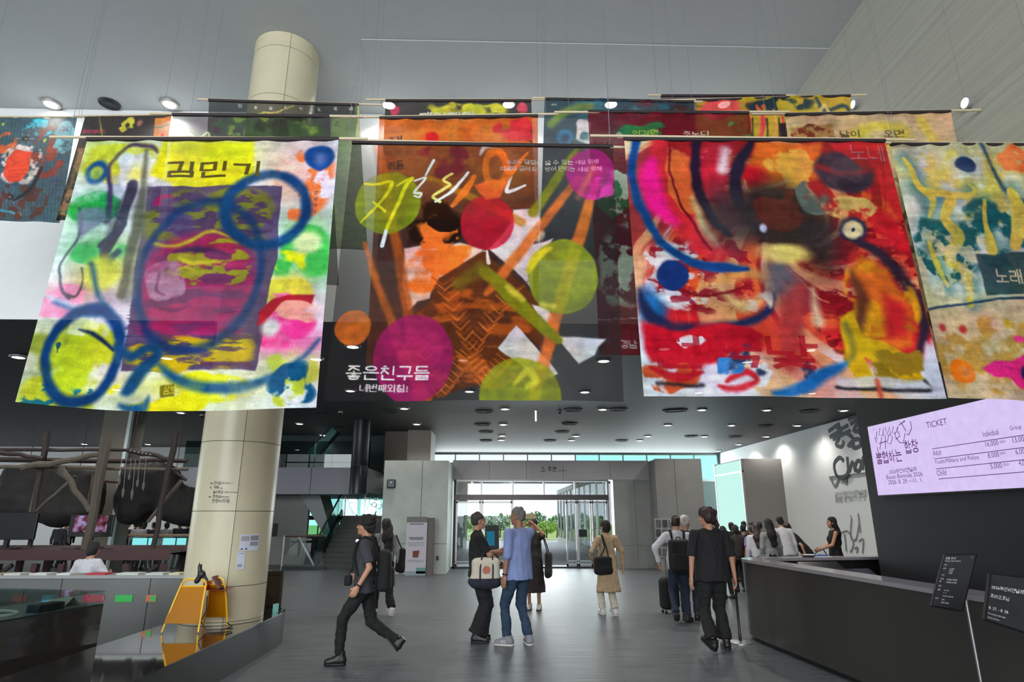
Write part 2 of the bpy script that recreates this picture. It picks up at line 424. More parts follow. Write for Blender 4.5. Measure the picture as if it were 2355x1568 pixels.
# outer glazed screen and side glazing of the recessed entrance, seen through the doors
w3 = tag(thing('window_2', None, None, (4.15, 0, 0)), kind='structure')
B(((-.06, 22.2, 0), (.1, 42, .35))).build('plinth', M_conc, w3); B(((-.06, 22.2, 3.0), (.1, 42, 3.25))).build('head', M_conc, w3)
for i in range(12):
    y = 22.3 + i*1.78
    B(((-.05, y, .35), (.05, y + .07, 3.0))).build('mullion', M_steel, w3)
    if i < 11: B(((-.006, y + .07, .35), (.006, y + 1.78, 3.0))).build('pane', glass_mat('pale_blue_glass', (.6, .78, .82, 1), .25), w3)
struct('wall_wing', B(((4.9, 22.2, 0), (5.2, 42, 3.2))), M_white)

# ---------------------------------------------------------------- clerestory / street facade
YF = 33.4
fa = tag(thing('window_3', None, None, (0, YF, 0)), kind='structure')
for x in np.arange(-3.4, 12.01, 1.28): B(((x - .03, -.05, 3.4), (x + .03, .05, LC))).build('mullion', M_steel, fa)
B(((-3.4, -.06, 3.4), (12, .06, 3.5))).build('rail', M_steel, fa); B(((-3.4, -.06, 4.78), (12, .06, LC))).build('rail', M_steel, fa)
for x in np.arange(-3.4, 11.9, 1.28): B(((x + .03, -.006, 3.5), (min(x + 1.25, 12), .006, 4.78))).build('pane', M_clear if x < 3 else M_teal, fa)
w4 = tag(thing('window_4', None, None, (0, YF, 0)), kind='structure')
for x in (6.75, 8.8, 10.3, 11.9): B(((x - .05, -.05, 0), (x + .05, .05, 3.4))).build('mullion', M_steel, w4)
B(((6.75, -.05, 0), (12, .05, .9))).build('low_panel', mat('pale_low_panel', rgb(190, 190, 170), .6), w4)
for a, b in ((6.8, 8.75), (8.85, 10.25), (10.35, 11.85)): B(((a, -.006, .9), (b, .006, 3.4))).build('pane', M_frost, w4)
# lobby box with a glass side, its daylight put in as emission
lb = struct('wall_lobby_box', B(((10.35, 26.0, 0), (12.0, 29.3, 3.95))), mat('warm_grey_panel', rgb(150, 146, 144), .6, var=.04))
B(((10.30, 26.05, .05), (10.345, 29.25, 3.9))).build('daylit_glow_pane', emit_mat('daylit_glow_pane', (0.56, .90, .82, 1), .95), lb)
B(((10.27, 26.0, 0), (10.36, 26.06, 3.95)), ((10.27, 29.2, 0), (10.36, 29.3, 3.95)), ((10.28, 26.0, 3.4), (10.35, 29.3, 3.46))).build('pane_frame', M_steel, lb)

# beige piers behind the entrance block and the round column behind the right block
M_pier = mat('beige_pier', rgb(148, 138, 128), .6, var=.05)
struct('wall_pier_1', B(((-4.35, 24.6, 3.27), (-3.45, 26, LC))), M_pier)
struct('wall_pier_2', B(((-3.40, 24.2, 3.27), (-2.5, 26, LC))), mat('light_pier', rgb(172, 165, 158), .6, var=.05))

# ---------------------------------------------------------------- outside
ext = bpy.data.materials.new('paving'); _mats['paving'] = ext
ext = mat('pale_paving', rgb(186, 192, 200), .6, var=.1, scale=1.2)
struct('pavement', B(((-1.42, 21.5, 0), (4.15, 33.5, .012)), ((-40, 33.55, -.05), (40, 44, .012))), ext)
gm = MB(); gm.quad((-60, 44, 0.005), (60, 44, 0.005), (60, 90, -1.3), (-60, 90, -1.3)); gm.quad((-60, 90, -1.3), (60, 90, -1.3), (90, 220, -1.6), (-90, 220, -1.6))
struct('ground_lawn', gm, mat('lawn_green', rgb(150, 178, 96), .9, var=.2, scale=.4))
struct('ground_path', MB().quad((-60, 52, -.2), (60, 56, -.3), (60, 64, -.52), (-60, 61, -.44)), mat('pale_path', rgb(205, 205, 205), .8, var=.05))

# ---------------------------------------------------------------- stairs and mezzanine at the back left
mz = struct('wall_mezzanine', B(((-10.9, 22.05, 2.42), (-4.4, 30.8, 3.24))), mat('mezzanine_soffit', rgb(88, 90, 94), .6, var=.04))
M_fascia = mat('mauve_grey_panel', rgb(156, 156, 168), .5, .0, var=.05)
xs = [-10.9, -9.8, -8.1, -6.36, -5.0 + .26, -4.4]
for a, b in zip(xs[:-1], xs[1:]): B(((a + .01, 22.0, 2.36), (b - .01, 22.06, 3.26))).build('fascia_panel', M_fascia, mz)
stair = tag(thing('staircase', 'dark grey staircase rising beside the concrete entrance block', 'staircase', (-4.7, 21.35, 0)))
M_step = mat('dark_stair_stone', rgb(72, 76, 74), .6, var=.1)
for i in range(11):
    B(((-1.0, i*.28, i*.15), (1.25, i*.28 + .30, i*.15 + .15))).build('step', M_step, stair)
B(((-1.0, .3, 0), (1.25, 3.0, .15))).build('stair_base', M_step, stair)
B(((-2.8, 3.08, 1.5), (1.25, 5.5, 1.65))).build('landing', M_step, stair)
for sx in (-1.08,):
    m_ = MB(); m_.bar((sx, -.1, .1), (sx, 3.1, 1.75), .05, .28); m_.build('stringer', M_darksteel, stair)
    MB().tube([(sx, -.15, 1.0), (sx, .1, 1.02), (sx, 3.1, 2.62)], .03).build('handrail', mat('brown_handrail', rgb(88, 70, 58), .5), stair)
    for i in range(3):
        y = .05 + i*1.02; z = y*.536
        MB().add([(sx, y, z + .2), (sx, y + .98, z + .2 + .53), (sx, y + .98, z + .95 + .53), (sx, y, z + .95)], [(0, 1, 2, 3)]).build('glass_panel', M_teal, stair, solid=.012)
bal = thing('glass_balustrade', 'bright glass balustrade with a drawn doodle on the stair landing', 'balustrade', (-4.7, 24.5, 1.65))
for i in range(4):
    B(((-1.75 + i*.75, -.01, .05), (-1.03 + i*.75, .01, .98))).build('glass_panel', M_clear, bal)
    B(((-1.77 + i*.75, -.02, 0), (-1.74 + i*.75, .02, 1.0))).build('baluster', M_steel, bal)
MB().tube([(-1.8, 0, 1.02), (1.28, 0, 1.02)], .025).build('handrail', M_steel, bal)
dm = MB(); rnd = random.Random(4)
for (cx_, cz_, rx_, rz_) in ((.0, .55, .1, .12), (.18, .68, .12, .09), (.38, .72, .13, .09), (.6, .7, .12, .1), (.7, .52, .1, .11), (.5, .38, .13, .08), (.28, .36, .12, .08), (.1, .42, .1, .08)):
    dm.tube([(cx_ + rx_*math.cos(t), -.02, cz_ - .02 + rz_*math.sin(t)) for t in np.linspace(0, 6.28, 15)], .008, 5, False)
dm.build('doodle_drawing', mat('teal_ink', rgb(30, 120, 125), .6, var=0), bal)
# tinted window wall behind the landing
w5 = tag(thing('window_5', None, None, (0, 27.0, 0)), kind='structure')
for x in np.arange(-8.9, -3.3, .78): B(((x - .02, -.03, 0), (x + .02, .03, 2.42))).build('mullion', M_darksteel, w5)
for i, x in enumerate(np.arange(-8.9, -3.5, .78)): B(((x + .02, -.005, .9), (x + .76, .005, 2.42))).build('pane', M_teal if i % 3 else M_clear, w5)
B(((-9.2, -.03, 0), (-3.4, .03, .9))).build('low_panel', M_step, w5)
struct('wall_stair_side', B(((-9.2, 27.0, 0), (-8.9, 31, LC))), M_white)
struct('wall_stair_plinth', B(((-9.0, 23.2, 0), (-6.7, 23.4, 2.36))), mat('olive_grey_wall', rgb(150, 154, 150), .7, var=.05))
sp = MB(); sp.add([(-7.0, 23.1, 2.36), (-6.3, 23.1, 2.36), (-5.75, 23.1, .9), (-6.0, 23.1, .9), (-7.0, 24.5, 2.36), (-6.3, 24.5, 2.36), (-5.75, 24.5, .9), (-6.0, 24.5, .9)], [(0, 3, 2, 1), (4, 5, 6, 7), (0, 1, 5, 4), (1, 2, 6, 5), (2, 3, 7, 6), (3, 0, 4, 7)])
struct('wall_stair_sloped', sp, mat('pale_sloped_panel', rgb(168, 176, 178), .5))
# guard glass with sign beside the stair foot
gr = thing('guard_rail', 'glass guard rail with brown handrail at the stair foot', 'railing', (-6.75, 21.0, 0))
B(((0, -.03, 0), (1.35, .03, .1))).build('shoe', M_darksteel, gr); B(((.02, -.008, .1), (.62, .008, .95))).build('glass_panel', M_clear, gr); B(((.66, -.008, .1), (1.3, .008, .95))).build('glass_panel', M_clear, gr)
MB().tube([(0, 0, 1.02), (1.35, 0, 1.02)], .03).build('handrail', _mats['brown_handrail'], gr)
MB().bar((.0, 0, 0), (.0, 0, 1.05), .05).build('rail_post', M_steel, gr); MB().bar((.35, .35, 1.0), (.95, .35, .05), .05).build('brace', M_steel, gr)
sg = thing('notice_stand', 'small black notice board on a steel post by the guard rail', 'sign', (-7.0, 20.6, 0))
B(((-.2, -.02, 1.02), (.13, .02, 1.42))).build('board', mat('black_board', rgb(30, 28, 28), .6), sg); MB().tube([(-.05, 0, 0), (-.05, 0, 1.05)], .025).build('post', M_steel, sg); MB().lathe([(.0, 0), (.16, 0), (.16, .02), (.0, .02)], 20, (-.05, 0, 0)).build('base', M_steel, sg)
# dark round steel column on the mezzanine edge
dc = thing('steel_column', 'dark glossy round steel column at the mezzanine edge', 'column', (-4.66, 21.7, 2.36))
MB().lathe([(.0, 0), (.29, 0), (.29, .92), (.285, .93), (.285, .945), (.29, .955), (.29, 2.5)], 32).build('shaft', M_darksteel, dc, smooth=True)
# things up on the mezzanine, in the dark: glass guard, escalator flank
mg = thing('mezzanine_guard', 'dark teal glass guard along the mezzanine edge', 'balustrade', (0, 22.2, 3.24))
for a, b in zip(xs[:-1], xs[1:]): B(((a + .02, -.006, 0), (b - .02, .006, .95))).build('glass_panel', M_frost, mg)
struct('wall_mezzanine_back', B(((-9.2, 26.0, 3.24), (-4.4, 26.2, LC))), mat('dark_green_wall', rgb(40, 62, 60), .5, var=.1, stretch=(1, 1, 12)))
es = thing('escalator', 'teal glass escalator flank rising on the mezzanine', 'escalator', (-6.5, 23.5, 3.24))
MB().bar((-.6, 0, .1), (.5, 0, 1.5), .5, .25).build('truss', mat('escalator_teal', rgb(46, 96, 92), .3, .4), es); MB().tube([(-.9, -.1, .35), (.3, -.1, 1.58)], .03).build('handrail', M_darksteel, es)
# ================================================================== CEILING FIXTURES
M_ring = mat('downlight_trim', rgb(150, 150, 148), .4, .2, var=0)
M_lamp = emit_mat('lamp_lens', (1.0, .97, .9, 1), 14.0)
M_vent = mat('vent_metal', rgb(58, 60, 64), .5, .3, var=.05)
def make_downlight():
    o = thing('downlight', 'x', 'downlight', (0, 0, 0))
    MB().lathe([(.0, -.005), (.085, -.005), (.085, -.03), (.115, -.03), (.125, -.012), (.125, 0)], 20).build('trim_ring', M_ring, o, smooth=True)
    MB().lathe([(.0, -.034), (.05, -.033), (.083, -.024)], 16).build('lens', M_lamp, o, smooth=True)
    return o
_dl = make_downlight(); _first = [True]
def downlight(x, y, z, label, group, power, sc_=1.0, angle=145):
    o = _dl if _first[0] else copy_tree(_dl)
    _first[0] = False
    o.location = (x, y, z); o.scale = (sc_, sc_, sc_); o['label'] = label; o['group'] = group
    d = bpy.data.lights.new('downlight_beam', 'SPOT'); d.energy = power; d.color = (1.0, .96, .88)
    d.spot_size = math.radians(angle); d.spot_blend = .8; d.shadow_soft_size = .06
    l = bpy.data.objects.new('downlight_beam', d); COL.objects.link(l); l.parent = o; l.location = (0, 0, -.06)
    return o
rowsA = {11.72: [-2.8, .28, 3.33, 6.3], 12.75: [-9.95, -6.9, -3.8, -.7, 2.3, 5.4], 16.2: [-9.95, -3.85, -.7, 2.38, 5.45, 8.55],
         19.0: [-2.82, .29, 3.33, 6.45, 8.5, 10.95], 20.0: [-10.1], 22.4: [-7.05, -2.85, .28, 6.3, 8.65, 11.1],
         25.7: [-7.1, -2.86, .28, 3.35, 6.35, 8.73, 11.35], 27.2: [-2.8, .26, 3.34, 6.36], 28.6: [11.3], 29.3: [-19.0, -16.1], 31.6: [11.4]}
ordn = ['first', 'second', 'third', 'fourth', 'fifth', 'sixth', 'seventh']
rown = {11.72: 'frontmost row', 12.75: 'second row', 16.2: 'third row', 19.0: 'fourth row', 20.0: 'far left gap', 22.4: 'fifth row', 25.7: 'sixth row', 27.2: 'seventh row', 28.6: 'lobby box row', 29.3: 'far left back', 31.6: 'far right back corner'}
for y, xs_ in rowsA.items():
    for i, x in enumerate(xs_):
        downlight(x, y, LC, '%s downlight from the left in the %s of the dark ceiling' % (ordn[i], rown[y]), 'downlights in the dark low ceiling', 66, 1.35)
for i, (x_, y_) in enumerate(((118, 237), (390, 237), (895, 239), (1170, 237), (1405, 237), (1665, 237))):
    p = gz(x_, y_, HC)
    downlight(p.x, min(p.y, YW - .15), HC, '%s downlight from the left in the tall grey ceiling by the white wall' % ordn[i], 'downlights in the tall grey ceiling', 34, 1.35)

def make_vent():
    o = thing('ceiling_vent', 'x', 'vent')
    MB().lathe([(.0, -.02), (.1, -.03), (.12, -.005), (.17, -.03), (.19, -.005), (.24, -.03), (.27, -.01), (.27, 0)], 24).build('diffuser', M_vent, o, smooth=True)
    MB().lathe([(.265, 0), (.265, -.035), (.3, -.02), (.3, 0)], 24).build('rim', M_vent, o, smooth=True)
    return o
_v = make_vent(); first = True; used_lb = set()
vents = [(1400+22, 940), (1640-95, 943), (905-10, 945), (745, 947), (620+5, 985), (795, 979), (1113, 945), (1110, 975), (1118, 992), (1318, 941), (1310, 973), (1118, 1012), (1265, 1012), (1293, 992), (1560, 942), (1590, 1002), (1860, 944), (1760, 978), (1690, 1003), (1430, 1012)]
for i, (x_, y_) in enumerate(vents):
    p = gz(x_, y_, LC); o = _v if first else copy_tree(_v); first = False
    o.location = (p.x, p.y, LC); o['group'] = 'round air vents in the low ceiling'
    bst = min(((x2 - p.x)**2 + (y2 - p.y)**2, i2, y2, x2) for y2, l2 in rowsA.items() for i2, x2 in enumerate(l2))
    sd = ('right of' if p.x > bst[3] else 'left of') if abs(p.x - bst[3]) > abs(p.y - bst[2]) else ('behind' if p.y > bst[2] else 'in front of')
    lb_ = 'round air vent %s the %s downlight of the %s' % (sd, ordn[bst[1]], rown[bst[2]])
    while lb_ in used_lb: lb_ = lb_.replace('round air vent', 'another round air vent') if 'another' not in lb_ else lb_.replace('another round', 'farther round')
    used_lb.add(lb_); o['label'] = lb_
p = gz(252, 238, HC); o = copy_tree(_v); o.location = (p.x, p.y, HC); o.scale = (.62, .62, .62); o['label'] = 'round air vent in the tall grey ceiling above the white wall'; o['group'] = 'vents in the tall ceiling'
def make_dome(x_, y_, lab):
    p = gz(x_, y_, LC); o = thing('security_camera', lab, 'camera', (p.x, p.y, LC))
    MB().lathe([(.0, -.05), (.07, -.05), (.075, 0)], 18).build('housing', mat('pale_plastic', rgb(190, 190, 190), .4, var=0), o, smooth=True)
    MB().lathe([(0, -.11), (.03, -.105), (.052, -.085), (.06, -.05)], 18).build('dome', mat('black_dome', rgb(18, 18, 20), .1, var=0), o, smooth=True)
make_dome(783, 946, 'small dome security camera on the ceiling right of the big column')
make_dome(1287, 945, 'small dome security camera on the ceiling above the entrance')
make_dome(465, 953, 'small dome security camera on the ceiling left of the big column')
p = gz(1232, 942, LC)
ts = thing('ceiling_tube', 'short white tube hanging from the low ceiling above the entrance', 'light', (p.x, p.y, LC))
MB().tube([(0, 0, 0), (0, 0, -.36)], .028).build('tube', emit_mat('white_tube', (1, 1, .95, 1), 1.6), ts); MB().lathe([(.0, 0), (.06, 0), (.06, -.03), (.0, -.03)], 16).build('cap', M_ring, ts)

for (x_, y_, lab) in ((1970, 240, 'farther glowing spot lamp high on the board-marked wall'), (2230, 237, 'nearer glowing spot lamp high on the board-marked wall')):
    p = ax(x_, y_, XR); o = thing('wall_lamp', lab, 'lamp', p)
    MB().lathe([(0, 0), (.07, 0), (.075, .05), (.06, .06), (.055, .03), (0, .03)], 16).build('housing', M_ring, o, smooth=True).matrix_local = Matrix.Rotation(-math.pi/2, 4, 'Y')
    MB().lathe([(0, .055), (.055, .05)], 16).build('lens', M_lamp, o).matrix_local = Matrix.Rotation(-math.pi/2, 4, 'Y')
# ================================================================== BIG CLAD COLUMN
CX, CY, CR = -3.47, 8.62, .5
colm = thing('round_column', 'tall cream stone-clad round column standing in the low dark platform', 'column', (CX, CY, 0))
M_clad = mat('cream_cladding', rgb(206, 198, 168), .32, var=.05, scale=3)
MB().lathe([(CR - .02, 0), (CR - .02, HC)], 48).build('core', mat('joint_grey', rgb(120, 114, 100), .8, var=0), colm, smooth=True)
zj = [.42] + [at(550, y_, CY - .5).z for y_ in (1350, 1175, 1013)]
step = zj[3] - zj[2]
while zj[-1] + step < HC - .1: zj.append(zj[-1] + step)
zj = [0] + zj + [HC]
for i in range(len(zj) - 1):
    for k in range(4):
        a0 = math.radians(-90 + 24 + k*90) + .006; a1 = math.radians(-90 + 24 + (k+1)*90) - .006
        m_ = MB().lathe([(CR - .018, zj[i] + .004), (CR, zj[i] + .004), (CR, zj[i+1] - .004), (CR - .018, zj[i+1] - .004)], 12, a0=a0, a1=a1)
        m_.build('cladding_panel', M_clad, colm, smooth=True)
M_ink = mat('dark_lettering', rgb(35, 33, 34), .6, var=0)
def on_col(ang0, z0, r=CR + .003):
    return lambda u, v: (r*math.sin(ang0 + u/CR) * 1.0, -r*math.cos(ang0 + u/CR), z0 + v)
# angles measured from the -Y direction, positive towards +X
def col_ang(px_, py_):
    best = None
    d = ray(px_, py_); o_ = _C[:2] - np.array([CX, CY]); dd = d[:2]
    a = dd @ dd; b = 2*o_ @ dd; c = o_ @ o_ - CR*CR
    t = (-b - math.sqrt(max(0, b*b - 4*a*c))) / (2*a); h = o_ + dd*t
    return math.atan2(h[0], -h[1]), EYE + d[2]*t
for (txt, x_, x2_, y_, hh) in (('←', 484, 490, 1114, .028), ('전시실 4', 492, 514, 1114, .042), ('Gallery 4', 516, 535, 1113, .022), ('↖', 483, 487, 1124, .028), ('카페', 491, 502, 1124, .040), ('Cafe', 504, 512, 1124, .020), ('놀이마당', 490, 513, 1135, .042), ('Children Workshop', 515, 546, 1134, .022), ('←', 480, 486, 1145, .026), ('화장실', 489, 507, 1145, .042), ('Restroom', 508, 527, 1144, .022), ('운영사무동', 487, 528, 1156, .048)):
    a_, z_ = col_ang(x_, y_); a2_, _z = col_ang(x2_, y_); lettering(txt, M_ink, colm, on_col(a_, z_), height=hh, width=abs(a2_ - a_)*CR)
def paper(name, lab, x0, y0, x1, y1, lines):
    a0, z0 = col_ang(x0, y1); a1, z1 = col_ang(x1, y0)
    pp = thing(name, lab, 'notice', (CX, CY, 0)); r = CR + .004; vs_ = []; fs = []
    n = 8
    for i in range(n + 1):
        a = a0 + (a1 - a0)*i/n
        for z in (z0, z1): vs_.append((r*math.sin(a), -r*math.cos(a), z))
    for i in range(n): fs.append((2*i, 2*i+2, 2*i+3, 2*i+1))
    MB().add(vs_, fs).build('sheet', mat('paper_white', rgb(205, 210, 226), .7, var=.02), pp, solid=.001)
    for (u0, u1, v0, v1, cc) in lines:
        m_ = MB(); vv = []; ff = []
        for i in range(5):
            a = a0 + (a1 - a0)*(u0 + (u1-u0)*i/4)
            for z in (z0 + (z1-z0)*v0, z0 + (z1-z0)*v1): vv.append(((r+.0015)*math.sin(a), -(r+.0015)*math.cos(a), z))
        for i in range(4): ff.append((2*i, 2*i+2, 2*i+3, 2*i+1))
        MB().add(vv, ff).build('print_block', mat('print_grey_%d' % cc, rgb(cc, cc, cc + 6), .7, var=.1), pp)
paper('notice_sheet', 'wide printed notice sheet taped to the cream column', 549, 1228, 597, 1267, [(.05, .45, .6, .9, 165), (.5, .95, .62, .92, 140), (.5, .95, .3, .55, 150), (.08, .18, .08, .16, 60), (.28, .38, .08, .16, 60)])
paper('notice_sheet', 'narrow printed notice sheet below the wide one on the column', 542, 1269, 565, 1309, [(.1, .7, .12, .3, 160), (.1, .9, .9, .94, 150)])

# ================================================================== RECEPTION DESK, BLACK WALL SCREEN
M_desk = mat('brown_grey_metal', rgb(70, 68, 65), .28, .35, var=.12, scale=1.2, stretch=(1, 1, .2))
M_desktop = mat('desk_top_stone', rgb(150, 146, 150), .15, .1, var=.04)
M_deskin = mat('desk_inside_black', rgb(18, 18, 20), .5, var=.1)
desk = thing('reception_desk', 'long dark reception counter with a curved end and pale top', 'desk', (0, 0, 0))
outer = [(3.80, -3.0), (3.76, 4.6), (3.68, 7.0), (3.56, 9.05), (3.56, 9.25), (3.60, 9.42), (3.69, 9.56), (3.82, 9.66), (4.0, 9.72), (5.36, 9.92)]
ret_path = [(5.385, 9.925), (6.9, 10.2)]
def offset(path, d):
    res = []
    for i, p in enumerate(path):
        a = Vector(path[max(i-1, 0)]); b = Vector(path[min(i+1, len(path)-1)]); t = (b - a).normalized()
        res.append((p[0] + t.y*d, p[1] - t.x*d))
    return res
def strip(path, d0, d1, z0, z1):
    a = offset(path, d0); b = offset(path, d1); m_ = MB(); n = len(path)
    for (x, y) in a: m_.v.append((x, y, z0))
    for (x, y) in a: m_.v.append((x, y, z1))
    for (x, y) in b: m_.v.append((x, y, z1))
    for (x, y) in b: m_.v.append((x, y, z0))
    for i in range(n - 1):
        for q in range(4):
            r_ = (q + 1) % 4; m_.f.append((q*n+i, q*n+i+1, r_*n+i+1, r_*n+i))
    m_.f.append((0, n, 2*n, 3*n)); m_.f.append((n-1, 4*n-1, 3*n-1, 2*n-1))
    return m_
strip(outer, 0.0, .05, .06, 1.02).build('front_panel', M_desk, desk, smooth=True)
strip(outer, .05, .10, 0, .06).build('toe_kick', M_deskin, desk)
strip(outer, -.01, .30, 1.02, 1.06).build('counter_top', M_desktop, desk, smooth=True)
strip(outer, .10, .16, 0.06, 1.02).build('inner_panel', M_deskin, desk)
strip(outer, .3, .78, .70, .74).build('work_surface', M_deskin, desk)
dr = thing('counter_return', 'far end return of the reception counter beyond the black wall', 'counter', (0, 0, 0))
strip(ret_path, 0.0, .05, .06, 1.02).build('front_panel', M_desk, dr); strip(ret_path, .05, .10, 0, .06).build('toe_kick', M_deskin, dr); strip(ret_path, -.01, .30, 1.02, 1.06).build('counter_top', M_desktop, dr); strip(ret_path, .1, .16, .06, 1.02).build('inner_panel', M_deskin, dr)
for i, (x, y, rz, lab) in enumerate(((4.35, 7.55, .2, 'nearer flat black monitor lying low behind the counter'), (4.55, 8.75, .1, 'farther slanted black monitor behind the counter end'))):
    mo = thing('desk_monitor', lab, 'monitor', (x, y, .74), rz)
    Mx = Matrix.Rotation(math.radians(-62), 4, 'X')
    MB().box((-.3, -.01, 0), (.3, .02, .36), Matrix.Translation((0, 0, .12)) @ Mx).build('panel', mat('black_plastic', rgb(20, 20, 22), .3, var=0), mo, bevel=.004)
    MB().lathe([(0, 0), (.11, 0), (.11, .012), (.02, .02), (.02, .16)], 16).build('stand', _mats['black_plastic'], mo)
ob = thing('counter_bowl', 'small silver dish on the counter in front of the white shirt person', 'dish', (4.7, 9.66, 1.06))
MB().lathe([(0, 0), (.07, 0), (.12, .03), (.125, .035), (.11, .028), (.0, .01)], 20).build('dish', M_steel, ob, smooth=True)

# LED screen
scr = thing('led_screen', 'glowing lavender ticket price screen on the black wall', 'screen', (XR - .06, 0, 0))
y0s, y1s, zb, ztp = 4.2, 8.72, 1.93, 2.88
B(((0, y0s - .02, zb - .02), (.055, y1s + .02, ztp + .02))).build('casing', mat('screen_casing', rgb(20, 20, 22), .5, var=0), scr)
def screen_mat():
    m = bpy.data.materials.new('lavender_led'); m.use_nodes = True; nt = m.node_tree; N = nt.nodes; L = nt.links
    for n in list(N): N.remove(n)
    out = N.new('ShaderNodeOutputMaterial'); e = N.new('ShaderNodeEmission'); e.inputs[1].default_value = 1.0
    tc = N.new('ShaderNodeTexCoord'); no = N.new('ShaderNodeTexNoise'); no.inputs['Scale'].default_value = 9; no.inputs['Detail'].default_value = 3
    cr = N.new('ShaderNodeValToRGB'); cr.color_ramp.elements[0].color = rgb(196, 176, 226); cr.color_ramp.elements[1].color = rgb(216, 202, 240)
    L.new(tc.outputs['Object'], no.inputs['Vector']); L.new(no.outputs['Fac'], cr.inputs[0]); L.new(cr.outputs[0], e.inputs[0]); L.new(e.outputs[0], out.inputs[0])
    return m
B(((-.006, y0s, zb), (0, y1s, ztp))).build('display', screen_mat(), scr)
M_sink = emit_mat('screen_ink', rgb(98, 62, 118), 1.0)
def scr_at(px_, py_): p = ax(px_, py_, XR - .066); return p.y, p.z
def stext(txt, px_, py_, hh, w=None, italic=0.0):
    y_, z_ = scr_at(px_, py_); lettering(txt, M_sink, scr, lambda u, v: (-.009, y_ - u, z_ + v), height=hh, width=w)
stext('TICKET', 2132, 985, .075, .36)
for (t, x_, y_, x2_, hh) in (('Individual', 2262, 1005, 2299, .062), ('Group', 2325, 993, 2352, .062), ('16,000', 2268, 1029, 2299, .062), ('KRW', 2301, 1020, 2314, .03), ('13,000', 2331, 1020, 2365, .062), ('Adult', 2147, 1048, 2167, .062), ('8,000', 2274, 1055, 2300, .062), ('KRW', 2302, 1046, 2315, .03), ('6,000', 2338, 1047, 2366, .062), ('Youth/Military and Police', 2151, 1070, 2255, .062), ('5,000', 2280, 1080, 2307, .062), ('KRW', 2309, 1072, 2322, .03), ('4,000', 2345, 1073, 2372, .062), ('Child', 2156, 1094, 2178, .062)):
    stext(t, x_, y_, hh, abs(scr_at(x_, y_)[0] - scr_at(x2_, y_)[0]))
for (xa, ya, xb, yb) in ((2144, 1033, 2340, 1001), (2149, 1056, 2350, 1028), (2153, 1079, 2354, 1054), (2159, 1102, 2354, 1082)):
    ya_, za_ = scr_at(xa, ya); yb_, zb_ = scr_at(xb, yb); zb_ = za_ if abs(za_ - zb_) < .1 else zb_
    MB().box((-.009, y0s + .1, za_), (-.007, ya_, za_ + .008)).build('table_rule', M_sink, scr)
for (t, x_, y_, x2_, hh) in (('2026부산비엔날레', 2046, 1090, 2110, .062), ('Busan Biennale 2026', 2040, 1102, 2124, .055), ('2026. 8. 29.—11. 1.', 2044, 1114, 2124, .055), ('불협하는', 2018, 1068, 2078, .17), ('합창', 2084, 1044, 2116, .17)): stext(t, x_, y_, hh, abs(scr_at(x_, y_)[0] - scr_at(x2_, y_)[0]))
# looping script letters at the upper left of the screen
def script(points, r=.007):
    mb_ = MB().tube([(-.010, *scr_at(*p)) for p in points], r, 6); mb_.v = [(-.009 + (x + .010)*.1, y, z) for x, y, z in mb_.v]; mb_.build('script_stroke', M_sink, scr)
for pts in ([(2017, 992), (2016, 1005), (2018, 1010)], [(2024, 984), (2022, 1000), (2030, 1002), (2032, 984), (2033, 1001)], [(2036, 982), (2041, 1000), (2046, 982), (2049, 998)], [(2055, 980), (2052, 995), (2060, 996), (2066, 979), (2064, 995)], [(2068, 977), (2082, 968), (2078, 968)], [(2072, 970), (2084, 991)], [(2094, 968), (2097, 985), (2090, 1000), (2086, 998)],
            [(2028, 1005), (2024, 1034)], [(2036, 1001), (2037, 1032)], [(2022, 1020), (2040, 1014)], [(2044, 1002), (2041, 1018), (2049, 1021), (2053, 1006), (2047, 998), (2043, 1003)], [(2058, 995), (2062, 1010), (2070, 1002), (2066, 992)], [(2060, 1004), (2070, 1018), (2078, 1018), (2082, 996)], [(2018, 1028), (2022, 1048), (2030, 1044)], [(2012, 1005), (2017, 1018)]):
    script(pts)

